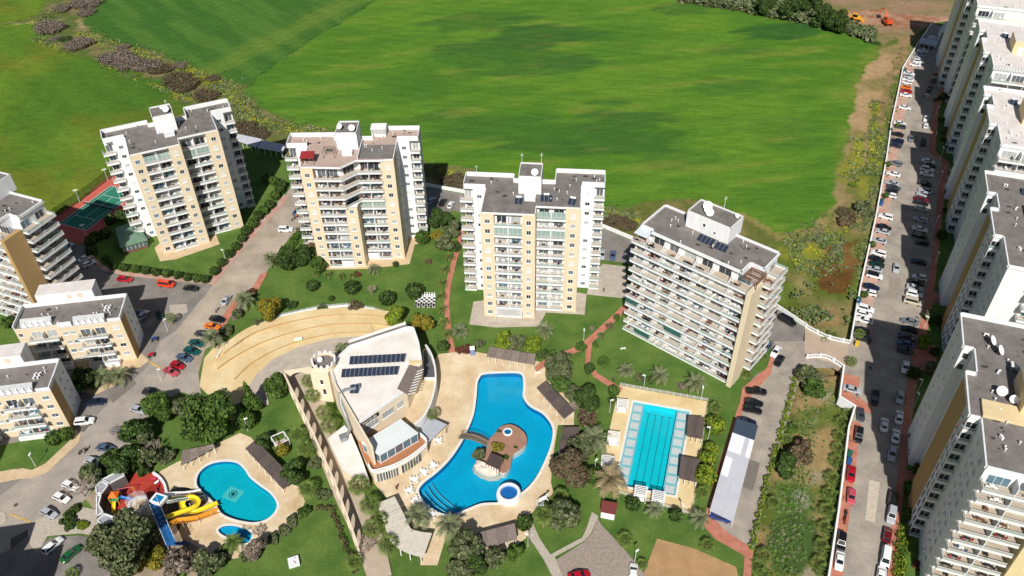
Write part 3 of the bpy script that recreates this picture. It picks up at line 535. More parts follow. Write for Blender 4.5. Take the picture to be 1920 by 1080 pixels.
def window(root, x, y, z, w=1.35, h=1.35, rz=0.0, mull=1, pm=None):
    o = ob('window', cached(('w', w, h, mull), lambda: win_mesh(w, h, mull)), root, (x, y, z), rz)
    p = pm if pm is not None else rnd.choice([0, 1, 1, 2, 2, 3, 4])
    ob('pane', cached(('p', w, h), lambda: pane_mesh(w, h)), o, mats={0: PANES[p]}); return o
def slab_mesh(w, d, side=False):
    mb = MB(m_white, m_tilef); mb.box(0, w, .0, d, -.22, -.012); mb.box(.1, w - .1, .12, d, -.012, 0, 1, bottom=False); mb.box(0, w, 0, .12, -.012, .34)
    if side: mb.box(0, .12, .12, d, -.012, .34)
    if side == 2: mb.box(w - .12, w, .12, d, -.012, .34)
    return mb.mesh('balcony')
def rail_mesh(w, d, side=False):
    mb = MB(m_rail, m_steel); mb.box(.03, w - .03, .045, .075, .35, .98); mb.box(0, w, .03, .09, .98, 1.03, 1)
    if side: mb.box(.045, .075, .09, d, .35, .98); mb.box(.03, .09, .09, d, .98, 1.03, 1)
    if side == 2: mb.box(w - .075, w - .045, .09, d, .35, .98)
    return mb.mesh('railing')
def door_mesh(w, h):
    mb = MB(m_frame, PANES[0]); n = max(2, int(w / 1.1))
    mb.box(-w / 2, w / 2, -.05, 0, h - .08, h); mb.box(-w / 2, w / 2, -.05, 0, 0, .06)
    for i in range(n + 1):
        x = -w / 2 + (w - .07) * i / n; mb.box(x, x + .07, -.05, 0, .06, h - .08)
    mb.box(-w / 2 + .07, w / 2 - .07, -.03, -.005, .06, h - .08, 1); return mb.mesh('glass_door')
def balcony(root, x, y, z, w, d, rz=0.0, side=False, door=True, dw=None, rail=True, dx=0.0, pm=None):
    w, d = round(w, 2), round(d, 2)
    o = ob('balcony', cached(('b', w, d, side), lambda: slab_mesh(w, d, side)), root, (x, y, z), rz)
    if rail: ob('railing', cached(('r', w, d, side), lambda: rail_mesh(w, d, side)), o, mats={0: rnd.choice([m_rail, m_rail, m_rail, m_rail_g])})
    if door:
        dw = round(dw or w * .72, 2); ob('glass_door', cached(('d', dw), lambda: door_mesh(dw, 2.25)), o, (w / 2 + dx, d, 0), mats={1: PANES[pm if pm is not None else rnd.choice([0, 0, 1, 1, 3, 2, 2])]})
    return o
SETS = []
def patio_mesh(kind):
    a, b = {0: (m_whitep, m_whitep), 1: (m_dark, m_dark), 2: (m_wood, m_wood), 3: (m_whitep, mat('blue_cushion', (70, 100, 150), .8, var=0)), 4: (m_dark, mat('red_cushion', (170, 50, 60), .8, var=0)), 5: (m_wood, mat('cream_cushion', (225, 215, 195), .8, var=0))}[kind]
    mb = MB(a, b); mb.box(-.45, .45, -.3, .3, .7, .75)
    for sx in (-.38, .38):
        for sy in (-.24, .24): mb.box(sx - .03, sx + .03, sy - .03, sy + .03, 0, .7)
    for cx, s in ((-.75, 1), (.75, -1)):
        mb.box(cx - .22, cx + .22, -.22, .22, .4, .47, 1); bx = cx - .22 * s; mb.box(min(bx, bx - .05 * s), max(bx, bx - .05 * s), -.22, .22, .47, .9, 1)
        for sx in (-.18, .18):
            for sy in (-.18, .18): mb.box(cx + sx - .02, cx + sx + .02, sy - .02, sy + .02, 0, .4)
    return mb.mesh('patio_set')
def patio(M, x, y, z, fg, n, rz=0.0):
    k = rnd.choice([0, 0, 0, 1, 1, 2, 3, 4, 5]); cl = ('white', 'black', 'brown', 'blue', 'red', 'cream')[k]; group = 'balcony furniture of the ' + fg
    for tail in ('', ' inner', ' outer', ' far'):
        label = '%s%s table set, %s floor, %s balcony along the front, %s' % (cl, tail, ORD[int(z / 2.9)], ORD[n], fg)
        if label not in LABELS: break
    v = M @ Vector((x, y, z))
    o = ob('patio_set', cached(('ps', k), lambda: patio_mesh(k)), None, v, rz + rnd.choice([0, 0, R(90), rnd.uniform(-.3, .3)])); tag(o, label, 'furniture', group)
def rootM(o): return Matrix.Translation(o.location) @ Matrix.Rotation(o.rotation_euler.z, 4, 'Z')
def parapet(mb, poly, skip, h0, h1, w=.22, mi=0):
    n = len(poly)
    for i in range(n):
        if i in skip: continue
        a, b = Vector(poly[i]), Vector(poly[(i + 1) % n]); d = (b - a).normalized(); nn = Vector((-d.y, d.x)) * (w / 2)
        q = [a, b, b + nn * 2, a + nn * 2]; mb.prism([tuple(v) for v in q], h0, h1, mi)
def dish_mesh():
    mb = MB(m_whitep, m_metal); prof = [(.001, 0), (.25, .03), (.5, .12), (.62, .2)]
    mb.lathe(prof, 12); vs = [Vector(v) for v in mb.v]; M = Matrix.Translation((0, -.1, .75)) @ Matrix.Rotation(R(50), 4, 'X'); mb.v = [tuple(M @ v) for v in vs]
    mb.tube([(0, 0, 0), (0, 0, .8)], .04, 5, 1); mb.tube([(0, -.12, .75), (0, -.6, 1.15)], .02, 4, 1); return mb.mesh('satellite_dish')
def roof_dish(M, u, v, z, label, s=1.0, rz=0.0, group=None):
    p = M @ Vector((u, v, z)); o = ob('satellite_dish', cached('dish', dish_mesh), None, p, rz, s); tag(o, label, 'satellite dish', group)
def solar_mesh():
    mb = MB(mat('solar_panel_glass', (44, 54, 72), .2, var=.1, spec=.6), m_metal, m_whitep)
    mb.add([(-.5, 0, .25), (.5, 0, .25), (.5, 1.6, 1.15), (-.5, 1.6, 1.15), (-.5, 0, .19), (.5, 0, .19), (.5, 1.6, 1.09), (-.5, 1.6, 1.09)], [(0, 1, 2, 3), (7, 6, 5, 4), (0, 4, 5, 1), (1, 5, 6, 2), (2, 6, 7, 3), (3, 7, 4, 0)], 0)
    for x in (-.5, .44): mb.add([(x, 0, .26), (x + .06, 0, .26), (x + .06, 1.6, 1.16), (x, 1.6, 1.16)], [(0, 1, 2, 3)], 1)
    for x in (-.4, .4): mb.box(x - .03, x + .03, 1.45, 1.51, 0, 1.08, 1); mb.box(x - .03, x + .03, .05, .11, 0, .24, 1)
    return mb.mesh('solar_panel')
def solar(M, u, v, z, n, label, rz, tank=True):
    p = M @ Vector((u, v, z)); t = thing('solar_heater', label, 'solar heater', p, rz)
    for i in range(n): ob('solar_panel', cached('solar', solar_mesh), t, ((i - (n - 1) / 2) * 1.08, 0, 0))
    if tank:
        mb = cached('tank', lambda: (lambda b: (b.tube([(-.7, 1.75, 1.25), (.7, 1.75, 1.25)], .28, 10), b.box(-.5, -.44, 1.7, 1.76, 0, 1.0), b.box(.44, .5, 1.7, 1.76, 0, 1.0), b.mesh('water_tank'))[-1])(MB(m_whitep)))
        ob('water_tank', mb, t)
def ac_mesh():
    mb = MB(m_whitep, m_dark); mb.box(-.45, .45, -.18, .18, .1, .75); mb.lathe([(.25, 0), (.001, 0)], 10, 1)
    k = len(mb.v) - 20
    mb.v[k:] = [(x, -.19, .43 + y) for x, y, z in mb.v[k:]]; mb.box(-.4, -.3, -.15, .15, 0, .1, 1); mb.box(.3, .4, -.15, .15, 0, .1, 1); return mb.mesh('air_conditioner')
def roof_ac(M, u, v, z, label, rz=0, group='air conditioner units on the roofs'):
    p = M @ Vector((u, v, z)); tag(ob('air_conditioner', cached('ac', ac_mesh), None, p, rz), label, 'air conditioner', group)
def vent_mesh():
    mb = MB(m_whitep); mb.tube([(0, 0, 0), (0, 0, .7)], .09, 6); mb.lathe([(.18, .7), (.18, .78), (.001, .86)], 8); return mb.mesh('vent_pipe')
m_patch = mat('dark_roof_patch', (66, 60, 58), .95, var=.1)
def roof_bits(root, M, rects, z, nm, nv=7, npatch=7):
    """vent pipes and torn dark felt patches, parts of the roof"""
    for i in range(nv):
        u0, u1, v0, v1 = rnd.choice(rects); ob('vent_pipe', cached('vent', vent_mesh), root, (rnd.uniform(u0, u1), rnd.uniform(v0, v1), z))
    for i in range(npatch):
        u0, u1, v0, v1 = rnd.choice(rects); cx, cy = rnd.uniform(u0, u1), rnd.uniform(v0, v1); s = rnd.uniform(.15, .6); n = 9
        P = [(cx + s * rnd.uniform(.5, 1.3) * math.cos(6.283 * k / n) * 1.5, cy + s * rnd.uniform(.5, 1.3) * math.sin(6.283 * k / n)) for k in range(n)]
        mb = MB(m_patch); mb.prism(P, z, z + .02); ob('felt_patch', mb, root)

# ================================================================ the three stepped towers
FH = 3.05
def tower(name_label, org, ang, fg, variant=1):
    t = thing('apartment_tower', name_label, 'building', (*org, 0), ang); M = rootM(t); NF = 11; RZ = 34.4
    cut = 1.9
    low = [(0, 0), (3.3, 0), (3.3, cut), (10.6, cut), (10.6, 0), (13.85, 0), (13.85, 3.75 + cut), (21.45, 3.75 + cut), (21.45, 3.75), (25.1, 3.75), (25.1, 14.4), (28.5, 14.4), (28.5, 16.2), (31.2, 16.2), (31.2, 20.7), (18, 20.7), (18, 14.9), (7.2, 14.9), (7.2, 17.3), (-5.9, 17.3), (-5.9, 13.0), (-3.4, 13.0), (-3.4, 11.2), (0, 11.2)]
    mb = MB(m_white)
    if variant == 2:
        zt = .15 + 7 * FH; mb.prism(low, 0, zt)
        up = [(0, 0), (3.3, 0), (3.3, cut), (10.2, cut), (14.4, 3.75 + cut)] + low[7:]; mb.prism(up, zt, RZ)
    else: mb.prism(low, 0, RZ)
    ob('wall', mb, t)
    # beige panels
    tops = {0: RZ + .25, 1: (RZ + .25 if variant != 2 else .15 + 7 * FH), 2: RZ + .25}
    for i, (u0, u1, v) in enumerate(((0, 3.3, 0), (10.6, 13.85, 0), (21.45, 25.1, 3.75))):
        mb = MB(m_beige); zt = tops[i]
        mb.box(u0 - .05, u1 + .05, v - .06, v + .1, 0, zt)
        if i == 0: mb.box(u1, u1 + .05, v + .1, v + cut, 0, zt); mb.box(u0 - .05, u0 - .002, v + .1, v + 3.2, 0, zt)
        if i == 1: mb.box(u0 - .05, u0 - .002, v + .1, v + cut, 0, zt); mb.box(u1 + .002, u1 + .05, v + .1, v + 5.6, 0, zt)
        if i == 2: mb.box(u0 - .05, u0 - .002, v + .1, v + cut, 0, zt); mb.box(u1 + .002, u1 + .05, v + .1, v + (6.5 if variant == 2 else 2.5), 0, zt)
        ob('beige_panel', mb, t)
    # roof slab with low front kerb and tall rear parapet
    roofpoly = [(0, 0), (13.85, 0), (13.85, 3.75), (25.1, 3.75), (25.1, 14.4), (31.2, 14.4), (31.2, 20.7), (18, 20.7), (18, 14.9), (7.2, 14.9), (7.2, 17.3), (-5.9, 17.3), (-5.9, 11.2), (0, 11.2)]
    if variant == 2: roofpoly = [(0, 0), (3.3, 0), (11.0, -.5), (14.8, 3.2), (21.4, 3.2), (25.1, 3.75)] + roofpoly[4:]
    mb = MB(m_white, m_roof if variant != 2 else m_roof_p); mb.prism(roofpoly, RZ, RZ + .22, 0, bottom=True, mtop=1); roof = ob('roof', mb, t)
    pp = MB(m_white); n = len(roofpoly); tall = set(range(n - 10, n - 1)); front = set(range(n)) - tall
    parapet(pp, roofpoly, tall, RZ + .22, RZ + .5, .2); parapet(pp, roofpoly, front, RZ + .22, RZ + 1.5, .22); ob('parapet', pp, roof)
    # stair and lift head
    mb = MB(m_white, m_roof); mb.prism([(8.8, 9.6), (14.7, 9.6), (14.7, 16.4), (8.8, 16.4)], RZ + .2, RZ + 5.2, 0, mtop=1); mb.box(9.2, 9.4, 9.4, 9.6, RZ + .2, RZ + 1.0)
    st = ob('stair_head', mb, t); mb = MB(m_white); parapet(mb, [(8.8, 9.6), (14.7, 9.6), (14.7, 16.4), (8.8, 16.4)], set(), RZ + 5.2, RZ + 5.55, .18); ob('parapet', mb, st)
    mb = MB(m_white, mat('pale_hatch', (220, 222, 228), .6, var=.03)); mb.box(10.6, 13.4, 6.2, 8.4, RZ + .2, RZ + 1.25, 0); mb.box(10.5, 13.5, 6.1, 8.5, RZ + 1.25, RZ + 1.32, 1); ob('roof_hatch', mb, t)
    # balconies, windows
    for k in range(NF):
        z = .15 + k * FH
        diag = variant == 2 and k >= 7
        if not diag:
            bays = [(3.35, 10.55, 0), (13.95, 21.4, 3.75)]
            for bi, (a, b, v) in enumerate(bays):
                w = (b - a) / 2 - .08; encl = rnd.random() < .06
                for j in range(2):
                    x = a + j * ((b - a) / 2 + .08)
                    bo = balcony(t, x, v - .12, z, w, cut + .1, pm=None)
                    if variant == 3 and bi == 1 and k in (8, 10) or encl: ob('glazing', cached(('gz', w), lambda: (lambda q: (q.box(.05, w - .05, .05, .08, 1.03, 2.7), [q.box(x_, x_ + .06, .04, .1, 1.03, 2.7, 1) for x_ in (.02, w * .33, w * .66, w - .08)], q.mesh('glazing'))[-1])(MB(m_rail_g, m_frame))), bo)
                    elif rnd.random() < .72: patio(M, x + w * rnd.uniform(.35, .65), v + .95, z + .002, fg, 1 + bi * 2 + j, t.rotation_euler.z)
                mb = cached('part_' + str(bi), lambda: (lambda q: (q.box(-.08, .08, -.1, cut, .0, FH - .23), q.mesh('partition'))[-1])(MB(m_white))); ob('partition', mb, t, ((a + b) / 2, v, z))
        else:
            front = [(3.3, -.55), (11.0, -.75), (14.9, 3.0), (21.45, 3.05)]; back = [(21.45, 3.75 + cut), (14.4, 3.75 + cut), (10.2, cut), (3.3, cut)]
            mb = MB(m_white, m_tilef); mb.prism(front + back, z - .22, z, 0, bottom=True, mtop=1); mb.wallband(front, .12, z, z + .34); bo = ob('balcony', mb, t)
            mb = MB(m_rail, m_steel); mb.wallband(front, .03, z + .34, z + .98); mb.wallband(front, .07, z + .98, z + 1.03, 1); ob('railing', mb, bo)
            for (x, y, rz, dw) in ((6.8, cut, 0, 5.6), (12.3, 3.75 + cut - 1.86, math.atan2(3.75, 4.2), 3.6), (17.9, 3.75 + cut, 0, 5.2)): ob('glass_door', cached(('d', dw), lambda: door_mesh(dw, 2.25)), bo, (x, y - .02, z), rz, mats={1: PANES[rnd.choice([0, 1, 1, 3])]})
            for x, v in ((6.9, -.3), (17.8, 3.4)):
                ob('partition', cached('part_d', lambda: (lambda q: (q.box(-.08, .08, -.1, cut, .0, FH - .23), q.mesh('partition'))[-1])(MB(m_white))), bo, (x, v, z))
                patio(M, x + 2, v + 1.2, z + .002, fg, 2 if x < 9 else 4); patio(M, x - 2, v + 1.2, z + .002, fg, 1 if x < 9 else 3)
        # wing corner balconies
        balcony(t, -6.9, 10.6, z, 3.4, 2.4, side=True, dw=1.8, dx=.3); balcony(t, 28.55, 13.9, z, 2.75, 2.3, dw=1.8)
        if rnd.random() < .4: patio(M, -5.4, 11.8, z + .002, fg, 0)
        zz = z + .95
        window(t, 1.65, -.06, zz); window(t, 23.3, 3.69, zz)
        if not diag: window(t, 12.2, -.06, zz, 1.2)
        window(t, -1.7, 11.2, zz, 1.3, 1.1); window(t, 26.8, 14.4, zz, 1.3, 1.1)
        if variant in (1, 2):
            window(t, 25.1, 8.2 if variant == 1 else 11.2, zz, 1.0, 1.2, R(90), 0); window(t, 25.1, 12.9, zz, .8, 1.1, R(90), 0)
            mb = cached('acwall', ac_mesh); ob('air_conditioner', mb, t, (25.3, 9.8, zz - .5), R(90))
        else: window(t, 0, 7.5, zz, .9, 1.1, R(-90), 0)
    # ground floor shutters / awnings
    roof_bits(t, M, [(1, 8, 2, 10), (15, 24, 6, 14), (-5, 6, 12.5, 16.5), (19, 30, 16, 20)], RZ + .22, '', 12, 16)
    return t, M, RZ
t1, M1, RZ = tower('beige and white balcony tower beside the tennis court', (-106.6, 200.9), R(25.3), 'tennis court tower', 1)
t2, M2, _ = tower('beige and white tower with diagonal upper balconies and red roof canopy', (-57.4, 193.4), R(-.2), 'red canopy tower', 2)
t3, M3, _ = tower('beige and white balcony tower behind the lounging lawn and curved red path', (-7.7, 170.7), R(-5.66), 'main pool tower', 3)
zr = RZ + .22; zs = RZ + 5.2
roof_dish(M1, 13.2, 11.5, zs, 'white satellite dish on the stair head of the tower by the tennis court', 1.5); roof_dish(M1, 12, 14.2, zs, 'small white dish at the rear of the tennis court tower stair head', .8, .6)
roof_dish(M2, 13.4, 11, zs, 'white satellite dish on the stair head behind the red roof canopy', 1.5); roof_dish(M2, 10, 12, zs, 'beige dish at the edge of the stair head behind the red roof canopy', 1.4, -.5)
roof_dish(M3, 12.9, 10.6, zs, 'white satellite dish on the stair head of the tower facing the main pool', 1.5)
solar(M3, 9.2, 4.5, zr, 2, 'twin solar water heater left of the pale roof hatch', t3.rotation_euler.z); solar(M3, 16.2, 6.2, zr, 3, 'triple solar water heater right of the pale roof hatch', t3.rotation_euler.z); solar(M3, 22.6, 5.2, zr, 2, 'twin solar water heater at the beige front corner of the roof', R(-20))
def mast(p, h, label): mb = MB(m_steel); mb.tube([(0, 0, 0), (0, 0, h)], [.07, .04], 5); mb.box(-.4, .4, -.03, .03, h * .8, h * .82); mb.box(-.25, .25, -.03, .03, h * .92, h * .94); tag(ob('antenna_mast', mb, None, p), label, 'antenna')
mast(M3 @ Vector((9.2, 16.0, zs)), 3.2, 'thin antenna at the rear corner of the main pool tower stair head'); mast(M3 @ Vector((14.3, 16.0, zs)), 3.6, 'tall antenna on the other rear corner of that stair head'); mast(M3 @ Vector((-3, 16.9, RZ + 1.5)), 2.2, 'short antenna on the rear parapet of the main pool tower')
mast(M1 @ Vector((13.6, 13.6, zs)), 3, 'antenna on the stair head of the tennis court tower')
# the canopy, pergola and glass cabin on the second tower's roof terrace
c = thing('roof_canopy', 'red canopy over the roof terrace of the diagonal balcony tower', 'canopy', M2 @ Vector((1.9, 2.8, zr)), 0)
mb = MB(mat('red_canopy_cloth', (150, 46, 48), .8, var=.08)); mb.add([(-1.9, -1.6, 2.3), (1.9, -1.6, 2.3), (1.9, 1.6, 2.75), (-1.9, 1.6, 2.75), (-1.9, -1.6, 2.2), (1.9, -1.6, 2.2), (1.9, 1.6, 2.65), (-1.9, 1.6, 2.65)], [(0, 1, 2, 3), (7, 6, 5, 4), (0, 4, 5, 1), (1, 5, 6, 2), (2, 6, 7, 3), (3, 7, 4, 0)]); ob('canopy_cloth', mb, c)
for sx in (-1.7, 1.7):
    for sy in (-1.4, 1.4): mb = MB(m_wood); mb.box(sx - .06, sx + .06, sy - .06, sy + .06, 0, 2.25 if sy < 0 else 2.6); ob('post', mb, c)
mb = MB(m_wood); mb.box(-1.8, -.6, .2, 1.4, 0, 1.9); tag(ob('garden_cabinet', mb, None, M2 @ Vector((1.6, 2.5, zr))), 'brown cabinet under the red roof canopy', 'cabinet')
c = thing('glass_cabin', 'white glazed cabin on the rear wing roof behind the diagonal balconies', 'cabin', M2 @ Vector((19.6, 18.2, zr)), t2.rotation_euler.z)
mb = MB(m_whitep); mb.box(-2.2, 2.2, -1.7, 1.7, 2.4, 2.6); ob('roof', mb, c); mb = MB(m_frame, PANES[2])
for x in (-2, -1, 0, 1, 2): mb.box(x - .05, x + .05, -1.6, -1.5, 0, 2.4); mb.box(x - .05, x + .05, 1.5, 1.6, 0, 2.4)
mb.box(-2, 2, -1.56, -1.54, .8, 2.35, 1); mb.box(-2, 2, -1.58, -1.52, 0, .8); mb.box(-2.04, -1.98, -1.5, 1.5, 0, 2.4); mb.box(1.98, 2.04, -1.5, 1.5, 0, 2.4); ob('glazed_wall', mb, c)
c = thing('roof_pergola', 'small timber pergola beside the stair head on the diagonal balcony tower', 'pergola', M2 @ Vector((7.2, 6.2, zr)), t2.rotation_euler.z)
for i in range(9): mb = MB(m_wood); mb.box(-1.5 + i * .36, -1.42 + i * .36, -1.5, 1.5, 2.2, 2.32); ob('slat', mb, c)
for sx in (-1.5, 1.5):
    for sy in (-1.3, 1.3): mb = MB(m_wood); mb.box(sx - .06, sx + .06, sy - .06, sy + .06, 0, 2.2); ob('post', mb, c)
mb = MB(mat('green_mat', (40, 130, 100), .9, var=.05)); mb.box(-1, 1, -.6, .6, 0, .03); tag(ob('green_mat', mb, None, M2 @ Vector((6.3, 9.4, zr))), 'green mat lying on the roof of the diagonal balcony tower', 'mat')
mb = MB(m_white); mb.box(0, .2, 0, 10, 0, 1.1); w = ob('dividing_wall', mb, t2, (15.2, 3.6, RZ + .22)); mb = MB(m_roof); mb.prism([(15.5, 4.4), (24.8, 4.4), (24.8, 12), (15.5, 12)], RZ + .23, RZ + .26); ob('felt_area', mb, t2)
# closed white ground-floor shutters on the second and third tower
for T_, us in ((t2, ((7.0, 0), (14.0, 3.75))), (t3, ((3.4, 0), (7.05, 0)))):
    for u, v in us: mb = MB(m_whitep); mb.box(u, u + 3.45, v - .2, v - .13, .3, 2.6); ob('shutter', mb, T_)
mb = MB(m_whitep); mb.add([(3.3, -.15, 3.3), (10.6, -.15, 3.3), (10.6, -2.3, 2.6), (3.3, -2.3, 2.6)], [(0, 1, 2, 3), (3, 2, 1, 0)]); ob('awning', mb, t3)
for u in (3.4, 6.9, 10.5): mb = MB(m_steel); mb.box(u - .05, u + .05, -2.25, -2.15, 0, 2.6); ob('awning_post', mb, t3)

# ================================================================ slab towers with long balconies
def slab_tower(label, org, ang, fg, pm_=m_beige):
    t = thing('apartment_slab', label, 'building', (*org, 0), ang); M = rootM(t); F = 2.95; NF = 10; zT = NF * F; RZ = zT + 3.3; d = 2.0; W = 32.0
    mb = MB(m_white); mb.prism([(0.15, d), (W, d), (W, 14.3), (.15, 14.3)], 0, zT); mb.prism([(4.2, 3.4), (28.6, 3.4), (28.6, 6.4), (W, 6.4), (W, 14.3), (.5, 14.3), (.5, 4.4), (4.2, 4.4)], zT, RZ); ob('wall', mb, t)
    mb = MB(pm_); mb.box(W + .02, W + 1.3, -.7, 4.95, 0, zT + 1.2); ob('beige_panel', mb, t)
    mb = MB(m_white, m_roof); rp = [(.5, 3.0), (4.0, 3.0), (4.0, 2.0), (28.8, 2.0), (28.8, 6.4), (W + .4, 6.2), (W + .4, 14.5), (.3, 14.5)]; mb.prism(rp, RZ, RZ + .2, 0, bottom=True, mtop=1); roof = ob('roof', mb, t)
    mb = MB(m_white); parapet(mb, rp, set(), RZ + .2, RZ + .75, .35); ob('parapet', mb, roof)
    mb = MB(m_white, m_roof); P = [(9, 10), (20.8, 10), (20.8, 16.5), (9, 16.5)]; mb.prism(P, RZ + .2, RZ + 4.6, 0, mtop=1); mb.prism([(10.5, 16.5), (19.5, 16.5), (19.5, 16.52), (10.5, 16.52)], 0, RZ); st = ob('stair_head', mb, t)
    mb = MB(m_white); parapet(mb, P, set(), RZ + 4.6, RZ + 4.95, .18); ob('parapet', mb, st)
    window(t, 14, 10, RZ + 2.2, .8, 1.0, 0, 0, 0); window(t, 17, 10, RZ + 1.4, .7, .7, 0, 0, 0)
    divs = [3.7, 8.4, 12.4, 17.4, 21.8, 26.8]; edges = [0.0] + divs + [W - .15]
    def dv():
        mb = MB(m_white); pr = [(d, 0), (d, 2.7), (d - .25, 2.45), (d - .6, 1.8), (d - 1.0, 1.35), (d - 1.5, 1.12), (.0, 1.05), (.0, 0)]
        vs = [(-.07, y, z) for y, z in pr] + [(.07, y, z) for y, z in pr]; n = len(pr)
        tri = geometry.tessellate_polygon([[Vector((y, z, 0)) for y, z in pr]])
        mb.add(vs, [(i, (i + 1) % n, n + (i + 1) % n, n + i) for i in range(n)] + [tuple(x) for x in tri] + [tuple(x + n for x in q)[::-1] for q in tri]); return mb.mesh('partition')
    m_terra = mat('terracotta_terrace', (178, 140, 112), .9, var=.08)
    for k in range(NF + 1):
        z = k * F + .05
        for i in range(len(edges) - 1):
            a, b = edges[i], edges[i + 1]; w = b - a - .02; dd = d if k < NF else 3.4
            bo = balcony(t, a + .01, 0, z, w, dd if k else d, dw=w * .66)
            if k == 2 and i == 3 or k == 3 and i == 0 or k == 0 and i == 1: ob('glazing', cached(('gz4', round(w, 2)), lambda: (lambda q: (q.box(.05, w - .05, .05, .08, 1.03, 2.65), q.mesh('glazing'))[-1])(MB(clear('teal_glazing', (60, 110, 104), .75)))), bo)
            elif rnd.random() < .7:
                for _ in range(2 if w > 4.6 else 1): patio(M, a + w * rnd.uniform(.25, .75), 1.0, z + .002, fg, i, ang)
            if i: ob('partition', cached('curved_part', dv), t, (a, 0.02, z))
        # side balconies, turned to the end wall
        if k:
            for j, (v0, v1) in enumerate(((5.05, 9.6), (9.65, 14.2))):
                bo = balcony(t, W + 3.1, v0, z, v1 - v0, 3.0, R(90), side=2, dw=2.6)
                if rnd.random() < .5: patio(M, W + 1.8, (v0 + v1) / 2, z + .002, fg, 7 + j, ang)
    roof_bits(t, M, [(5, 9, 4, 13), (9, 27, 3, 9), (22, 31, 7, 13)], RZ + .2, '', 12, 14)
    return t, M, RZ, zT
t4, M4, RZ4, ZT4 = slab_tower('long white slab block of curved balconies above the lap pool', (29.9, 164.6), R(-41), 'lap pool slab block')
t0, M0, RZ0, ZT0 = slab_tower('tall white block with a plain beige end wall behind the low blocks', (-157.8, 179.8), R(-22.2), 'beige end block', m_tan)
zr4 = RZ4 + .2
solar(M4, 16.3, 6.6, zr4, 4, 'row of four solar panels in the middle of the slab block roof', R(-41), False); solar(M4, 20.6, 6.4, zr4, 3, 'row of three solar panels beside the stair head of the slab block', R(-41), False)
for i, (u, v, s) in enumerate(((12.5, 13.5, 1.9), (13.3, 12.4, 1.6), (14.2, 11.6, 1.6))): roof_dish(M4, u, v, RZ4 + 4.6, ORD[i] + ' of three white dishes on the slab block stair head, counted from its rear', s, -.4)
roof_dish(M4, 19.5, 15, RZ4 + 4.6, 'small white dish by the far corner of the slab block stair head', 1.0, .5); mast(M4 @ Vector((15.5, 16.2, RZ4 + 4.6)), 4, 'thin dark antenna above the slab block stair head')
c = thing('roof_pergola', 'brown timber slat pergola at the roof corner of the slab block', 'pergola', M4 @ Vector((29.4, 1.2, ZT4 + .3)), R(-41))
for i in range(10): mb = MB(m_wood); mb.box(-.2, 4.0, i * .55, i * .55 + .12, 2.6, 2.8); ob('slat', mb, c)
for sx in (0, 3.7):
    mb = MB(m_wood); mb.box(sx, sx + .14, -.2, 5.3, 2.42, 2.6); ob('beam', mb, c)
    for sy in (.1, 4.8): mb = MB(m_wood); mb.box(sx, sx + .14, sy, sy + .14, 0, 2.42); ob('post', mb, c)
c = thing('terrace_canopy', 'pale metal canopy over the rear end terrace of the slab block', 'canopy', M4 @ Vector((.3, .4, ZT4 + .3)), R(-41))
mb = MB(mat('pale_metal_sheet', (206, 212, 220), .5, var=.04)); mb.add([(0, 0, 2.5), (3.7, 0, 2.5), (3.7, 3.4, 3.0), (0, 3.4, 3.0), (0, 0, 2.42), (3.7, 0, 2.42), (3.7, 3.4, 2.92), (0, 3.4, 2.92)], [(0, 1, 2, 3), (7, 6, 5, 4), (0, 4, 5, 1), (1, 5, 6, 2), (2, 6, 7, 3), (3, 7, 4, 0)]); ob('canopy_sheet', mb, c)
for sx in (.1, 3.5): mb = MB(m_wood); mb.box(sx, sx + .1, .1, .2, 0, 2.42); ob('post', mb, c)

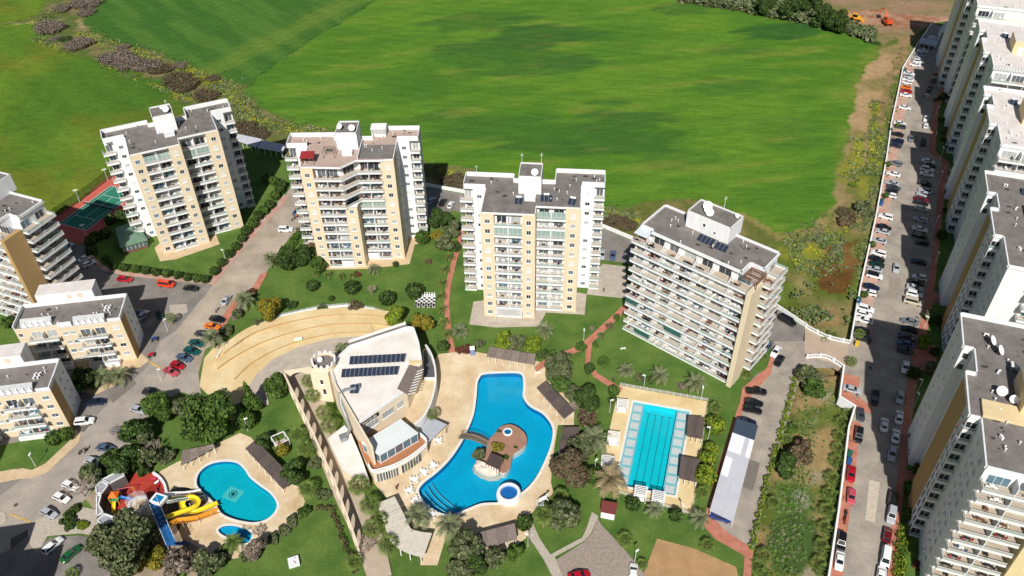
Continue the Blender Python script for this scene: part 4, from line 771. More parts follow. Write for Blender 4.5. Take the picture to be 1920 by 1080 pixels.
# ================================================================ row of towers along the long car park
def row_tower(label, org, ang, fg, roofm, front, NF=12, L=41.0, Wd=19.0):
    """local axes: s runs back along the west face, n points out of it (west)"""
    t = thing('apartment_tower', label, 'building', (*org, 0), ang); M = rootM(t); RZ = NF * FH + .2
    # profile in (x=n outwards negative u, y=s); x grows east
    prof = [(1.5, 0), (1.5, 11.6), (-.5, 11.6), (-.5, 23.2), (1.5, 23.2), (1.5, 30.8), (-.5, 30.8), (-.5, L), (Wd, L), (Wd, 0)]
    mb = MB(m_white); mb.prism(prof, 0, RZ); ob('wall', mb, t)
    mb = MB(m_tan); mb.box(-.56, -.502, 15.4 if 'nearest' in fg else 18.6, 23.25, 0, RZ - .1); mb.box(-.5, 1.4, 23.202, 23.25, 0, RZ - .1); ob('beige_panel', mb, t)
    mb = MB(m_white, roofm); mb.prism(prof, RZ, RZ + .2, 0, mtop=1); roof = ob('roof', mb, t); mb = MB(m_white); parapet(mb, prof, set(), RZ + .2, RZ + 1.1, .28); ob('parapet', mb, roof)
    mb = MB(m_yellow, roofm, m_white); mb.prism([(8, 15), (16, 15), (16, 24), (8, 24)], RZ + .2, RZ + 4.2, 0, mtop=1); mb.box(9.5, 11.0, 14.9, 15.0, RZ + .4, RZ + 2.4, 2); st = ob('stair_head', mb, t)
    window(t, 13.5, 15, RZ + 1.8, .9, 1.2, 0, 0, 0)
    for k in range(NF):
        z = .15 + k * FH; zz = z + .95
        # west face: small windows, air conditioners, fins
        window(t, 1.5, 3.2, zz, 1.1, 1.15, R(-90), 0, 2); window(t, 1.5, 7.6, zz, .9, .9, R(-90), 0, 4)
        if rnd.random() < .75: ob('air_conditioner', cached('acwall', ac_mesh), t, (1.3, 5.4, zz - .4), R(-90))
        # south-facing return with a deep opening and balcony
        balcony(t, -.62, 11.2, z, 2.1, .42, dw=1.85, pm=5, dx=.02)
        for s_ in (12.4, 14.2) if 'nearest' in fg else (12.4, 14.2, 16.6): window(t, -.5, s_, z + .4, 1.1, 2.0, R(-90), 0, 1)
        k >= NF - 2 and window(t, .5, 30.8, zz - .2, 1.2, 1.5, 0, 0, 0)
        for s_ in (33.5, 37.5): window(t, -.5, s_, zz, .6, .7, R(-90), 0, 4)
        # south front
        if front == 'deep':
            for j in range(2):
                x = 1.7 + j * 5.1; bo = balcony(t, x, -2.4, z, 5.0, 2.38, side=(1 if j == 0 else False), dw=3.6, pm=None)
                if rnd.random() < .75: patio(M, x + rnd.uniform(1.5, 3.5), -1.2, z + .002, fg, j, ang)
                if j: ob('partition', cached('part_r', lambda: (lambda q: (q.box(-.07, .07, .1, 2.35, 0, 2.8), q.mesh('partition'))[-1])(MB(m_white))), t, (x - .05, -2.4, z))
        else:
            bo = balcony(t, 7.2, -2.4, z, 6.5, 2.38, side=True, dw=4.5)
            if rnd.random() < .75: patio(M, 10, -1.2, z + .002, fg, 0, ang)
    x0 = 12.0 if front == 'deep' else 13.8
    mb = MB(m_yellow, m_white); mb.prism([(x0, -3.2), (Wd + 3, -3.2), (Wd + 3, 0), (x0, 0)], 0, RZ - 3.2, 0); pn = ob('beige_bay', mb, t)
    for k in range(NF - 1):
        o = ob('round_window', cached('rwin', lambda: (lambda q: (q.lathe([(.62, 0), (.42, .04), (.42, .0)], 14, 0), q.lathe([(.42, .01), (.001, .01)], 14, 1), q.mesh('round_window'))[-1])(MB(m_frame, PANES[0]))), t, (x0 + 2.6, -3.21, k * FH + 1.8), rot=(R(90), 0, 0))
        if front != 'deep': window(t, x0 + 1.0, -3.2, k * FH + 1.1, 1.1, 1.3)
    roof_bits(t, M, [(3, 7.5, 3, 38), (3, 17, 3, 12), (9, 17, 27, 38)], RZ + .2, '', 16, 18 if roofm == m_roof else 4)
    return t, M, RZ
AR = R(-20.3)
ROWS = [('white tower nearest the camera in the car park row, grey roof with yellow band', (79.8, 88.6), m_roof, 'deep', 'nearest car park tower'), ('grey roofed second tower of the car park row with blank sunlit front', (109.6, 143.6), m_roof, 'blank', 'second car park tower'), ('pale roofed third tower of the car park row', (132.6, 196.4), m_roof_w, 'deep', 'third car park tower'), ('pale roofed fourth tower of the car park row with white roof trellis', (152.4, 244.0), m_roof_w, 'deep', 'fourth car park tower'), ('farthest white tower of the car park row beside the excavators', (170.2, 295.5), m_roof_w, 'deep', 'farthest car park tower')]
RT = [row_tower(a, b, AR, e, c_, d_, 12, 41.0 if i != 2 else 36.0) for i, (a, b, c_, d_, e) in enumerate(ROWS)]
tA, MA_, RZR = RT[0]
mb = MB(m_yellow); mb.box(1.75, 18.7, 12.4, 16.6, RZR + .2, RZR + .9); ob('yellow_band', mb, tA); mb = MB(m_white, PANES[0]); mb.box(11.4, 13.2, 13.6, 15.2, RZR + .9, RZR + 1.1); mb.box(11.8, 12.8, 14, 14.9, RZR + 1.1, RZR + 1.14, 1); ob('skylight', mb, tA)
for i, (u, v, s) in enumerate(((5.2, 19.5, 1.6), (7.2, 18.2, 1.3), (8.6, 17.2, 1.7))): roof_dish(MA_, u, v, RZR + .2, ORD[i] + ' big white dish on the nearest car park tower roof, counted towards the yellow band', s, -.3)
for i, (u, v) in enumerate(((4.4, 33.5), (5.6, 31.0))): roof_dish(MA_, u, v, RZR + .2, ('rear' if i == 0 else 'front') + ' of two upright dishes at the back of the nearest car park tower roof', 1.7, .9)
solar(MA_, 9.5, 27.5, RZR + .2, 2, 'twin solar water heater on the nearest car park tower roof', AR + R(90))
solar(RT[1][1], 8.5, 33, RZR + .2, 2, 'twin solar water heater on the second car park tower roof', AR)
for i, j in enumerate((2, 3)): solar(RT[j][1], 7.0, 27.0, RZR + .2, 2, 'twin solar water heater on the %s car park tower roof' % ORD[j], AR)
for j in range(5):
    for i, (u, v) in enumerate(((4, 36), (5.5, 25.5), (4.5, 8))): roof_ac(RT[j][1], u, v, RZR + .2, '%s white air conditioner from the rear on the %s car park tower roof' % (ORD[(0, 1, 2)[i]], ORD[j]), AR + i, 'air conditioners on the %s car park tower roof' % ORD[j])
# white roof trellis on the fourth tower
for i in range(12): mb = MB(m_whitep); mb.box(2 + i * .8, 2.15 + i * .8, -1.6, 1.2, RZR + 1.1, RZR + 1.3); ob('trellis_bar', mb, RT[3][0])

# ================================================================ low blocks on the left
def low_block(label, org, ang, fg, W=26.0, D=9.6, left=True):
    """origin at the front right corner; u runs to the left as negative"""
    t = thing('apartment_block', label, 'building', (*org, 0), ang); M = rootM(t); F = 3.0; NF = 4; z0 = 1.0; RZ = z0 + NF * F + .6
    fp = [(0, 0), (0, D), (-W, D), (-W, 1.2), (-15.2, 1.2), (-15.2, 0)]
    mb = MB(m_beige); mb.prism(fp, 0, RZ); ob('wall', mb, t)
    mb = MB(m_white, m_tan); mb.box(.002, .08, 3.6, D + .05, 0, RZ + 1.2); mb.box(.002, .07, -.0, 3.6, 0, RZ + .1, 1); ob('end_wall', mb, t)
    mb = MB(m_white, m_roof); mb.prism(fp, RZ, RZ + .2, 0, mtop=1); roof = ob('roof', mb, t)
    mb = MB(m_white); parapet(mb, fp, {3, 5}, RZ + .2, RZ + 1.3, .25); mb.box(-15, -11.8, .1, .35, RZ + .2, RZ + 1.5); mb.box(-3.2, -.3, .1, .35, RZ + .2, RZ + 1.0); ob('parapet', mb, roof)
    # slanting roof screens with zigzag teeth
    for a, b, v in ((-11.6, -4.0, .3), (-24.5, -17.0, 1.5)):
        mb = MB(m_white); mb.add([(a, v, RZ + .2), (b, v, RZ + .2), (b, v + 1.5, RZ + 1.8), (a, v + 1.5, RZ + 1.8)], [(0, 1, 2, 3), (3, 2, 1, 0)]); ob('roof_screen', mb, t)
        for i in range(5):
            x = a + .4 + i * 1.5; mb = MB(m_white); mb.add([(x, v - .1, RZ + .2), (x + 1.3, v - .1, RZ + .2), (x + .65, v + .4, RZ + 1.4), (x + .65, v + .8, RZ + .3)], [(0, 1, 2), (1, 3, 2), (3, 0, 2)]); ob('roof_tooth', mb, t)
    mb = MB(m_white, m_roof_w); mb.prism([(-8, D), (-22, D), (-22, D + 4.5), (-8, D + 4.5)], 0, RZ + 3.6, 0, mtop=1); ob('stair_block', mb, t)
    mb = MB(m_beige); mb.box(-14.5, -13.4, D - .06, D - .003, RZ + 1.5, RZ + 2.7); mb.box(-12, -10.8, D - .06, D - .003, RZ + 1.5, RZ + 3.0); ob('beige_patch', mb, t)
    for k in range(NF):
        z = z0 + k * F + .1; zz = z + .95
        window(t, -1.8, 0, zz, 1.5, 1.2); window(t, -12.2, 0, zz, 1.3, 1.2); window(t, -14, 0, zz, 1.3, 1.2)
        for a in (-11.0, -7.4):
            balcony(t, a, -1.7, z, 3.5, 1.68, side=True, dw=2.4)
            if rnd.random() < .6: patio(M, a + 1.7, -.8, z + .002, fg, 0 if a < -9 else 1, ang)
        for a in (-23.0, -19.4):
            balcony(t, a, -.6, z, 3.5, 1.78, side=True, dw=2.4)
        window(t, -25, 1.2, zz, 1.0, 1.2); window(t, .08, 5.5, zz + .4, .6, .6, R(90), 0, 0); window(t, .08, 8, zz + .4, .6, .6, R(90), 0, 0)
        for a in (-9.2 + 1.75, -21.2 + 1.75): ob('partition', cached('part_l', lambda: (lambda q: (q.box(-.07, .07, .1, 1.6, -.2, 2.2), q.mesh('partition'))[-1])(MB(m_white))), t, (a, -1.7 if a > -15 else -.6, z))
    mb = MB(m_white); mb.box(-11.2, -3.8, -1.9, 0, 0, z0 + .2); mb.box(-23.2, -15.6, -.8, 1.2, 0, z0 + .2); ob('plinth', mb, t)
    roof_bits(t, M, [(-24, -2, 2, 8)], RZ + .2, '', 8, 7)
    for i in range(4): roof_ac(M, -4.5 + .9 * (i % 2), 4.5 + 1.0 * (i // 2), RZ + .2, '%s white air conditioner of the roof cluster on the %s' % (ORD[i], fg), 1.2, 'air conditioner cluster on ' + fg)
    return t, M, RZ
bA = low_block('beige low block with zigzag roof screens next to the parking court', (-99.2, 155.4), R(9.0), 'parking court low block')
bB = low_block('beige low block with grey roof at the lawn corner below the parking court', (-106.9, 131.5), R(9.0), 'lawn corner low block')
bC = low_block('low block whose white corner shows at the frame edge beyond the road', (-121.5, 107.5), R(9.0), 'frame edge low block')
bD = low_block('white cornered low block beside the green parked car', (-96.0, 74.5), R(9.0), 'green car low block')
# ================================================================ walls, bridge balustrades, fences
def wall_thing(label, line, h, w=.3, z0=-.1, name='boundary_wall', m=None, z=0.0):
    P = [gp(x, y, z) for x, y in line]; o = P[0]; mb = MB(m or m_white); mb.wallband([(q.x - o.x, q.y - o.y) for q in P], w, z0, h)
    t = thing(name, label, 'wall', (o.x, o.y, 0)); ob('wall_run', mb, t)
    cp = MB(m_whitep); cp.wallband([(q.x - o.x, q.y - o.y) for q in P], w + .1, h, h + .07); ob('coping', cp, t); return t
wall_thing('white wall between the green field and the towers\' rear road', [(700, 338), (797, 349), (871, 362), (1000, 395), (1131, 427), (1184, 449), (1300, 502), (1451, 574), (1508, 612)], 1.2)
wall_thing('long white wall between the car park bays and the scrub strip', WALL_LINE, 1.1, .32, -1.6)
wall_thing('white stepped wall between the car park and the overgrown ditch', WALL_LINE2, 1.0, .32, -2.0)
def balustrade(label, line):
    P = [gp(x, y) for x, y in line]; pts = spline([(q.x, q.y) for q in P], 6, False); t = thing('balustrade', label, 'balustrade', (pts[0][0], pts[0][1], 0)); o = Vector(pts[0])
    L = [(Vector(p) - o) for p in pts]; mb = MB(m_whitep); mb.wallband([tuple(p) for p in L], .28, -1.7, .2); ob('base_rail', mb, t); mb = MB(m_whitep); mb.wallband([tuple(p) for p in L], .3, 1.0, 1.15); ob('top_rail', mb, t)
    tot = sum((b - a).length for a, b in zip(L, L[1:])); n = int(tot / .38); me = cached('baluster', lambda: MB(m_whitep).lathe([(.07, .2), (.1, .4), (.05, .7), (.08, 1.0)], 6).mesh('baluster'))
    def at(d):
        for a, b in zip(L, L[1:]):
            l = (b - a).length
            if d <= l: return a + (b - a) * (d / l)
            d -= l
        return L[-1]
    for i in range(n):
        p = at((i + .5) * tot / n)
        if i % 9 == 0: mb = cached('pier', lambda: MB(m_whitep).box(-.22, .22, -.22, .22, .2, 1.35).mesh('pier')); ob('pier', mb, t, (p.x, p.y, 0))
        else: ob('baluster', me, t, (p.x, p.y, 0))
balustrade('white balustrade on the field side of the car park bridge', [(1509, 613), (1530, 625), (1556, 636), (1593, 644)])
balustrade('white balustrade on the ditch side of the car park bridge', [(1511, 672), (1530, 670), (1550, 672), (1568, 682), (1582, 692)])
m_fence = clear('green_wire_mesh', (46, 84, 50), .28)
def fence(label, line, h, m, post, cat='fence', step=3.0):
    P = [gp(x, y) for x, y in line]; o = P[0]; t = thing('wire_fence', label, cat, o)
    for a, b in zip(P, P[1:]):
        d = b - a; n = max(1, int(d.length / step)); rz = math.atan2(d.y, d.x); w = d.length / n
        me = (lambda q: q.box(.03, w - .03, -.012, .012, .08, h - .03).mesh('mesh_panel'))(MB(m))
        for i in range(n):
            p = a + d * (i / n) - o; ob('mesh_panel', me, t, p, rz); ob('post', cached(('fp', h, post.name), lambda: MB(post).tube([(0, 0, 0), (0, 0, h)], .05, 5).mesh('post')), t, p)
    return t
fence('green wire fence between the tennis court and the left field', [(83, 424), (150, 378), (211, 332), (240, 316)], 3.6, m_fence, mat('green_post', (60, 96, 64), .6, var=0))
fence('white railing along the upper side of the lap pool deck', [(1163, 723), (1327, 752)], 1.1, clear('white_rail_mesh', (220, 220, 220), .25), m_steel, step=1.6)
fence('white railing along the lower side of the lap pool deck', [(1160, 925), (1298, 966)], 1.1, MATS['white_rail_mesh'], m_steel, step=1.6)
fence('white railing along the path side of the lap pool deck', [(1327, 752), (1298, 966)], 1.1, MATS['white_rail_mesh'], m_steel, step=1.6)
fence('white rim railing around the top of the sand amphitheatre', [(408, 670), (415, 655), (440, 640), (470, 622), (530, 592), (600, 577), (650, 573), (700, 580), (720, 586)], 1.0, MATS['white_rail_mesh'], m_steel, step=1.6)
wall_thing('white kerb wall around the rim of the sand amphitheatre', [(408, 672), (416, 657), (440, 642), (470, 624), (530, 594), (600, 579), (650, 575), (700, 582), (722, 589)], .55, .3, name='rim_wall')

# ================================================================ tennis court
L_, B_, T_ = Vector(g2(111.5, 419.3)), Vector(g2(163.3, 432.3)), Vector(g2(208.7, 349))
xd = (B_ - L_).normalized(); yd = (T_ - L_).normalized(); yd = (yd - xd * yd.dot(xd)).normalized()
def ct(a, b): q = L_ + xd * a + yd * b; return (q.x, q.y)
m_cred = mat('red_court_surround', (196, 96, 84), .9, var=.08, scale=.4); m_cgreen = mat('green_court', (46, 124, 100), .9, var=.06, scale=.4)
mb = MB(m_cred); mb.prism([ct(-4.6, -6.4), ct(15.4, -6.4), ct(15.4, 30), ct(-4.6, 30)], -.05, .05); court = struct('tennis_court', mb)
mb = MB(m_cgreen); mb.prism([ct(0, 0), ct(10.97, 0), ct(10.97, 23.77), ct(0, 23.77)], .05, .062); ob('playing_surface', mb, court)
for a, b, c_, d_ in [(0, 0, 10.97, 0), (0, 23.77, 10.97, 23.77), (0, 0, 0, 23.77), (10.97, 0, 10.97, 23.77), (1.37, 0, 1.37, 23.77), (9.6, 0, 9.6, 23.77), (1.37, 5.49, 9.6, 5.49), (1.37, 18.28, 9.6, 18.28), (5.485, 5.49, 5.485, 18.28)]:
    mb = MB(m_whitep); mb.obox(ct(a, b), ct(c_, d_), .12, .062, .07 + .001 * ((a + b) % 2)); ob('court_line', mb, court)
q0, q1 = ct(-1, 11.885), ct(12, 11.885); t = thing('tennis_net', 'tennis net with white band across the green court', 'net', (*q0, .05)); mb = MB(clear('black_net', (40, 44, 44), .4), m_whitep); e = Vector(q1) - Vector(q0)
mb.obox((0, 0), e, .02, .05, .95); mb.obox((0, 0), e, .05, .95, 1.05, 1); ob('netting', mb, t)
for q in ((0, 0), e): mb = MB(m_dark); mb.tube([(q[0], q[1], 0), (q[0], q[1], 1.1)], .06, 6); ob('post', mb, t)
def flood(pxx, pyy, label, h=5.0, rz=0.0):
    p = gp(pxx, pyy); t = thing('floodlight', label, 'lamp', p, rz); mb = MB(m_steel); mb.tube([(0, 0, 0), (0, 0, h)], [.08, .06], 6); ob('pole', mb, t); mb = MB(m_whitep); mb.box(-.7, .7, -.15, .15, h, h + .3); ob('lamp_head', mb, t)
flood(150, 379, 'floodlight on the fence at the middle of the tennis court', 4.6, R(35)); flood(203, 340, 'floodlight on the fence near the tower end of the tennis court', 4.6, R(35)); flood(163, 445, 'floodlight at the shaded lower side of the tennis court', 4.6, R(35))

# ================================================================ shade roofs
m_thatch = mat('grey_brown_shade_roof', (112, 100, 94), .95, rgb2=(136, 122, 114), scale=1.5, bump=.3, bscale=10)
m_thatch2 = mat('dark_brown_shade_roof', (88, 76, 72), .95, rgb2=(104, 92, 86), scale=1.5, bump=.3, bscale=10)
def shade(label, corners, n, m, z=2.5, drop=.35, name='sun_shelter', cat='shelter', post=m_whitep, tones=(0, 12, -8, 6)):
    """corners: four photo points of the roof edge (first two along the long high side, then back along the low side)"""
    P = [gp(x, y, z) for x, y in corners]; o = sum(P, Vector()) / 4; o.z = 0; t = thing(name, label, cat, o); a, b, c_, d_ = [q - o for q in P]
    for q in (c_, d_): q.z -= drop
    for i in range(n):
        f0, f1 = i / n + (.004 if i else 0), (i + 1) / n; q = [a + (b - a) * f0, a + (b - a) * f1, d_ + (c_ - d_) * f1, d_ + (c_ - d_) * f0]
        mb = MB(m if not isinstance(m, (list, tuple)) else m[i % len(m)]); lo = [v - Vector((0, 0, .12)) for v in q]; dz = .015 * (i % 2); q = [v + Vector((0, 0, dz)) for v in q]
        mb.add(q + lo, [(0, 1, 2, 3), (7, 6, 5, 4), (0, 4, 5, 1), (1, 5, 6, 2), (2, 6, 7, 3), (3, 7, 4, 0)]); ob('roof_panel', mb, t)
    c = sum((a, b, c_, d_), Vector()) / 4
    for i in range(n + 1):
        f = i / n
        for s, e in ((a, b), (d_, c_)):
            q = s + (e - s) * f; q = q + (c - q) * .08; mb = MB(post); mb.box(q.x - .06, q.x + .06, q.y - .06, q.y + .06, 0, q.z - .1); ob('post', mb, t)
            if n > 5 and i % 2: t.children[-1] if False else None
    return t
kb = off((860, 880), 5.053); kc = off((1200, 760), 3.375); k1 = off((150, 160), 3.177); k6 = off((1500, 0), 3.176); ks = off((520, 580), 3.178)
TH = [m_thatch, mat('grey_brown_shade_roof_b', (124, 112, 104), .95, rgb2=(144, 130, 122), scale=1.5, bump=.3, bscale=10)]; TH2 = [m_thatch2, mat('dark_brown_shade_roof_b', (78, 68, 66), .95, rgb2=(96, 86, 82), scale=1.5, bump=.3, bscale=10)]
shade('long grey shade roof at the far edge of the main pool deck', [k8(475, 28), k8(735, 72), k8(725, 126), k8(456, 80)], 6, TH)
shade('slanting brown shade roof beside the dark trees of the main pool', [k8(790, 222), k8(952, 390), k8(893, 430), k8(738, 255)], 4, TH2)
shade('brown shade roof between the main pool and the big date palm', [k8(980, 480), k8(955, 636), k8(858, 634), k8(884, 475)], 4, TH2)
shade('grey shade roof above the slide pool next to the round tree', [k5(290, 410), k5(456, 378), k5(462, 388), k5(278, 488)], 4, TH)
shade('long brown panelled shade roof beside the slide pool', [k5(680, 352), k5(893, 570), k5(825, 612), k5(623, 395)], 6, TH2)
shade('grey shade hut at the lower edge of the main pool deck', [kb(165, 605), kb(530, 510), kb(556, 650), kb(190, 750)], 4, TH, 2.8)
shade('upper of two curved brown shade roofs beside the lap pool', [k9(925, 380), k9(1018, 386), k9(1010, 512), k9(915, 495)], 3, TH2, 2.7)
shade('lower of two curved brown shade roofs beside the lap pool', [k9(880, 620), k9(992, 640), k9(975, 770), k9(868, 745)], 3, TH2, 2.7)
mg = mat('pale_grey_sheet', (196, 196, 204), .55, var=.05, scale=.3); mw = mat('white_sheet', (234, 234, 238), .55, var=.03, scale=.3); mbd = mat('dark_blue_sheet', (62, 76, 92), .45, var=.06)
shade('upper pale carport roof behind the tennis court tower', [k1(920, 285), k1(1085, 320), k1(1045, 365), k1(935, 325)], 4, mg, 2.8, .3, 'carport', 'carport')
shade('lower pale carport roof behind the tennis court tower', [k1(1088, 325), k1(1228, 355), k1(1205, 395), k1(1052, 366)], 4, mg, 2.8, .3, 'carport', 'carport')
shade('pale carport roof at the far end of the long car park', [k6(722, 222), k6(826, 243), k6(806, 272), k6(714, 252)], 3, mg, 2.8, .2, 'carport', 'carport')
# long carport: sheets of different colours
cp4 = [gp(*q, 2.8) for q in (kc(612, 80), kc(748, 126), kc(590, 738), kc(440, 666))]; o = sum(cp4, Vector()) / 4; o.z = 0
t = thing('carport', 'long carport with pale grey and white roof sheets and dark end', 'carport', o); A_, B2, C2, D2 = [q - o for q in cp4]
def cpt(u, v): return (A_ + (B2 - A_) * u) * (1 - v) + (D2 + (C2 - D2) * u) * v
cells = [(0, .33, 0, .17, mbd), (.33, .66, 0, .17, mbd), (.66, 1, 0, .17, mbd), (0, .6, .17, .37, mw), (.6, .78, .17, .37, mg), (.78, 1, .17, .37, mw), (0, .33, .43, .63, mw), (.33, 1, .43, .63, mg), (0, 1, .37, .43, mg), (0, .5, .63, .82, mg), (.5, 1, .63, .82, mg), (0, .5, .82, 1, mg), (.5, 1, .82, 1, mg)]
for i, (u0, u1, v0, v1, m) in enumerate(cells):
    q = [cpt(u0 + .002, v0 + .001), cpt(u1 - .002, v0 + .001), cpt(u1 - .002, v1 - .001), cpt(u0 + .002, v1 - .001)]; mb = MB(m); dz = Vector((0, 0, .004 * (i % 3))); mb.add([v + dz for v in q] + [v - Vector((0, 0, .08)) for v in q], [(3, 2, 1, 0), (4, 5, 6, 7), (1, 5, 4, 0), (2, 6, 5, 1), (3, 7, 6, 2), (0, 4, 7, 3)]); ob('roof_sheet', mb, t)
for i in range(8):
    for u in (.04, .96):
        q = cpt(u, .02 + i * .137); mb = MB(m_steel); mb.box(q.x - .06, q.x + .06, q.y - .06, q.y + .06, 0, q.z - .08); ob('post', mb, t)
# white slatted gazebos round the lap pool, each with its slats
def gazebo(pxy, label, rz, s=1.0, n=7):
    p = gp(*pxy); t = thing('slatted_gazebo', label, 'gazebo', p, rz); w, d = 1.25 * s, 1.35 * s
    for x in (-w, w):
        for y in (-d, d): ob('post', cached('gz_post', lambda: MB(m_whitep).box(-.06, .06, -.06, .06, 0, 2.2).mesh('post')), t, (x, y, 0))
    for x in (-w, w): ob('beam', cached(('gz_b', s), lambda: MB(m_whitep).box(-.06, .06, -d - .2, d + .2, 2.2, 2.33).mesh('beam')), t, (x, 0, 0))
    for i in range(n): ob('slat', cached(('gz_s', s), lambda: MB(m_whitep).box(-w - .2, w + .2, -.11, .11, 2.33, 2.4).mesh('slat')), t, (0, -d + i * 2 * d / (n - 1), 0))
    mb = cached('gz_bed', lambda: MB(m_whitep).box(-1.0, 1.0, -1.1, 1.1, .25, .5).mesh('day_bed')); ob('day_bed', mb, t, (0, 0, 0))
for i, (q, w) in enumerate((((528, 345), 'upper'), ((475, 540), 'middle'), ((438, 685), 'lower'))): gazebo(k9(*q), w + ' white slatted gazebo on the tree side of the lap pool', R(-10))
gazebo(k9(635, 868), 'white slatted gazebo left at the lower end of the lap pool', R(-14)); gazebo(k9(740, 898), 'white slatted gazebo right at the lower end of the lap pool', R(-14))
# curved white slat pergola
t0p = gp(735, 985); t = thing('slat_pergola', 'long white slat pergola bending beside the pool tables', 'pergola', t0p)
ped = [(724, 938), (738, 970), (752, 1003), (774, 1016), (800, 1022)]; PC = spline(px(ped, 2.7), 8, False); hw = [2.0, 2.0, 2.2, 2.6, 2.9]
for i in range(len(PC)):
    a = Vector(PC[max(i - 1, 0)]); b = Vector(PC[min(i + 1, len(PC) - 1)]); d = (b - a).normalized(); n = Vector((-d.y, d.x)); c = Vector(PC[i]) - Vector(t0p[:2]); w = 2.0 + 1.0 * i / len(PC)
    step = (Vector(PC[1]) - Vector(PC[0])).length
    for kk in (0, .5)[:2 if i < len(PC) - 1 else 1]:
        cc = c + d * step * kk; mb = MB(mat('weathered_white_timber', (208, 200, 186), .8, var=.14, scale=2)); mb.obox(cc - n * w, cc + n * w, .46 if i % 3 else .34, 2.6 + .03 * (i % 2) + kk * .03, 2.7 + .03 * (i % 2) + kk * .03); ob('slat', mb, t)
    if i % 5 == 0:
        for s in (-1, 1): q = c + n * w * .9 * s; mb = MB(m_whitep); mb.box(q.x - .09, q.x + .09, q.y - .09, q.y + .09, 0, 2.6); ob('post', mb, t)
mbR = MB(m_whitep); mbR.wallband([tuple(Vector(q) - Vector(t0p[:2])) for q in PC], .15, 2.45, 2.58); ob('beam', mbR, t)

# ================================================================ spa building
SO = gp(*ks(600, 480), 9); SO.z = 0
spa = thing('spa_building', 'sand coloured spa building with white flat roof and round turret', 'building', SO)
def sp(x, y, z): q = gp(*ks(x, y), z) - SO; return Vector((q.x, q.y, z))
def s2(x, y, z): q = sp(x, y, z); return (q.x, q.y)
m_cream = mat('cream_render', (230, 214, 188), .9, var=.05, scale=.4); m_spawhite = mat('dirty_white_roof', (220, 211, 201), .95, rgb2=(240, 235, 229), scale=.25, detail=10)
HZ = 9.0
main = [s2(*q, HZ) for q in [(345, 300), (430, 222), (775, 108), (815, 112), (845, 200), (862, 300), (850, 350), (772, 488), (482, 688), (362, 495), (312, 356)]]
mb = MB(m_cream, m_spawhite); mb.prism(main, 0, HZ, 0, mtop=1); ob('wall', mb, spa)
mb = MB(m_white); parapet(mb, ccw(main), set(), HZ, HZ + .5, .35); ob('parapet', mb, spa)
# west fin wall running down past the facade
a, b = sp(330, 430, HZ), sp(482, 690, HZ); d = (b - a).normalized(); e = b + d * 8.0; mb = MB(m_cream); mb.obox(a, e, .5, 0, HZ + .75); ob('fin_wall', mb, spa)
# facade openings along the south front
fa, fb = Vector(main[[i for i in range(len(main)) if (Vector(main[i]) - Vector(s2(482, 688, HZ))).length < .01][0]]), Vector(s2(772, 488, HZ)); fd = (fb - fa).normalized(); frz = math.atan2(fd.y, fd.x); FLn = (fb - fa).length
def fpos(s, z, o_=0.0): q = fa + fd * s + Vector((fd.y, -fd.x)) * o_; return (q.x, q.y, z)
for s, w, n in ((2.9, 4.9, 4), (8.3, 3.4, 3), (12.0, 2.0, 2)):
    o_ = ob('window', cached(('w', w, 2.1, n), lambda: win_mesh(w, 2.1, n)), spa, fpos(s, 5.3), frz); ob('pane', cached(('p', w, 2.1), lambda: pane_mesh(w, 2.1)), o_, mats={0: PANES[2]})
sg = ob('sign', MB(mat('black_sign', (38, 38, 40), .5, var=0)).box(-2.75, 2.75, -.16, -.01, 0, 1.05).mesh('sign'), spa, fpos(2.95, 7.75), frz)
cu = bpy.data.curves.new('lettering', 'FONT'); cu.body = 'EMAZI SEA SPA'; cu.size = .78; cu.align_x = 'CENTER'; cu.align_y = 'CENTER'; cu.extrude = .02
tmp = bpy.data.objects.new('lettering', cu); C.objects.link(tmp); dg = bpy.context.evaluated_depsgraph_get(); dg.update(); lm = bpy.data.meshes.new_from_object(tmp.evaluated_get(dg)); bpy.data.objects.remove(tmp); lm.materials.clear(); lm.materials.append(m_whitep)
ob('lettering', lm, sg, (0, -.19, .52), rot=(R(90), 0, 0), sc=(.82, 1, 1))
# ground and first floor south wing, terrace, canopy
TZ = 3.5
ter = [s2(*q, TZ) for q in [(482, 790), (520, 890), (545, 935), (572, 972), (640, 958), (700, 938), (770, 903), (835, 858), (892, 800), (868, 770), (838, 742), (740, 650)]]
mb = MB(m_cream, mat('brown_terrace_tile', (178, 120, 84), .85, var=.08, scale=.6)); mb.prism(ter, 0, TZ, 0, mtop=1); ob('terrace', mb, spa)
edge = [s2(*q, TZ) for q in [(545, 935), (572, 972), (640, 958), (700, 938), (770, 903), (835, 858), (892, 800), (838, 742)]]; es = spline(edge, 4, False)
mb = MB(m_whitep); mb.wallband(es, .25, TZ, TZ + .15); mb.wallband(es, .28, TZ + .85, TZ + 1.0); bal = ob('balustrade', mb, spa)
for i in range(0, len(es) - 1):
    for f in (0, .33, .66): q = Vector(es[i]) + (Vector(es[i + 1]) - Vector(es[i])) * f; ob('baluster', cached('bal2', lambda: MB(m_whitep).box(-.06, .06, -.06, .06, .15, .85).mesh('baluster')), bal, (q.x, q.y, TZ))
can = [sp(*q, 6.6) for q in [(500, 795), (735, 652), (840, 736), (608, 872)]]
mb = MB(mat('white_canopy_sheet', (222, 228, 228), .5, var=.04, scale=.25)); mb.add(can + [v - Vector((0, 0, .15)) for v in can], [(3, 2, 1, 0), (4, 5, 6, 7), (1, 5, 4, 0), (2, 6, 5, 1), (3, 7, 6, 2), (0, 4, 7, 3)]); ob('canopy', mb, spa)
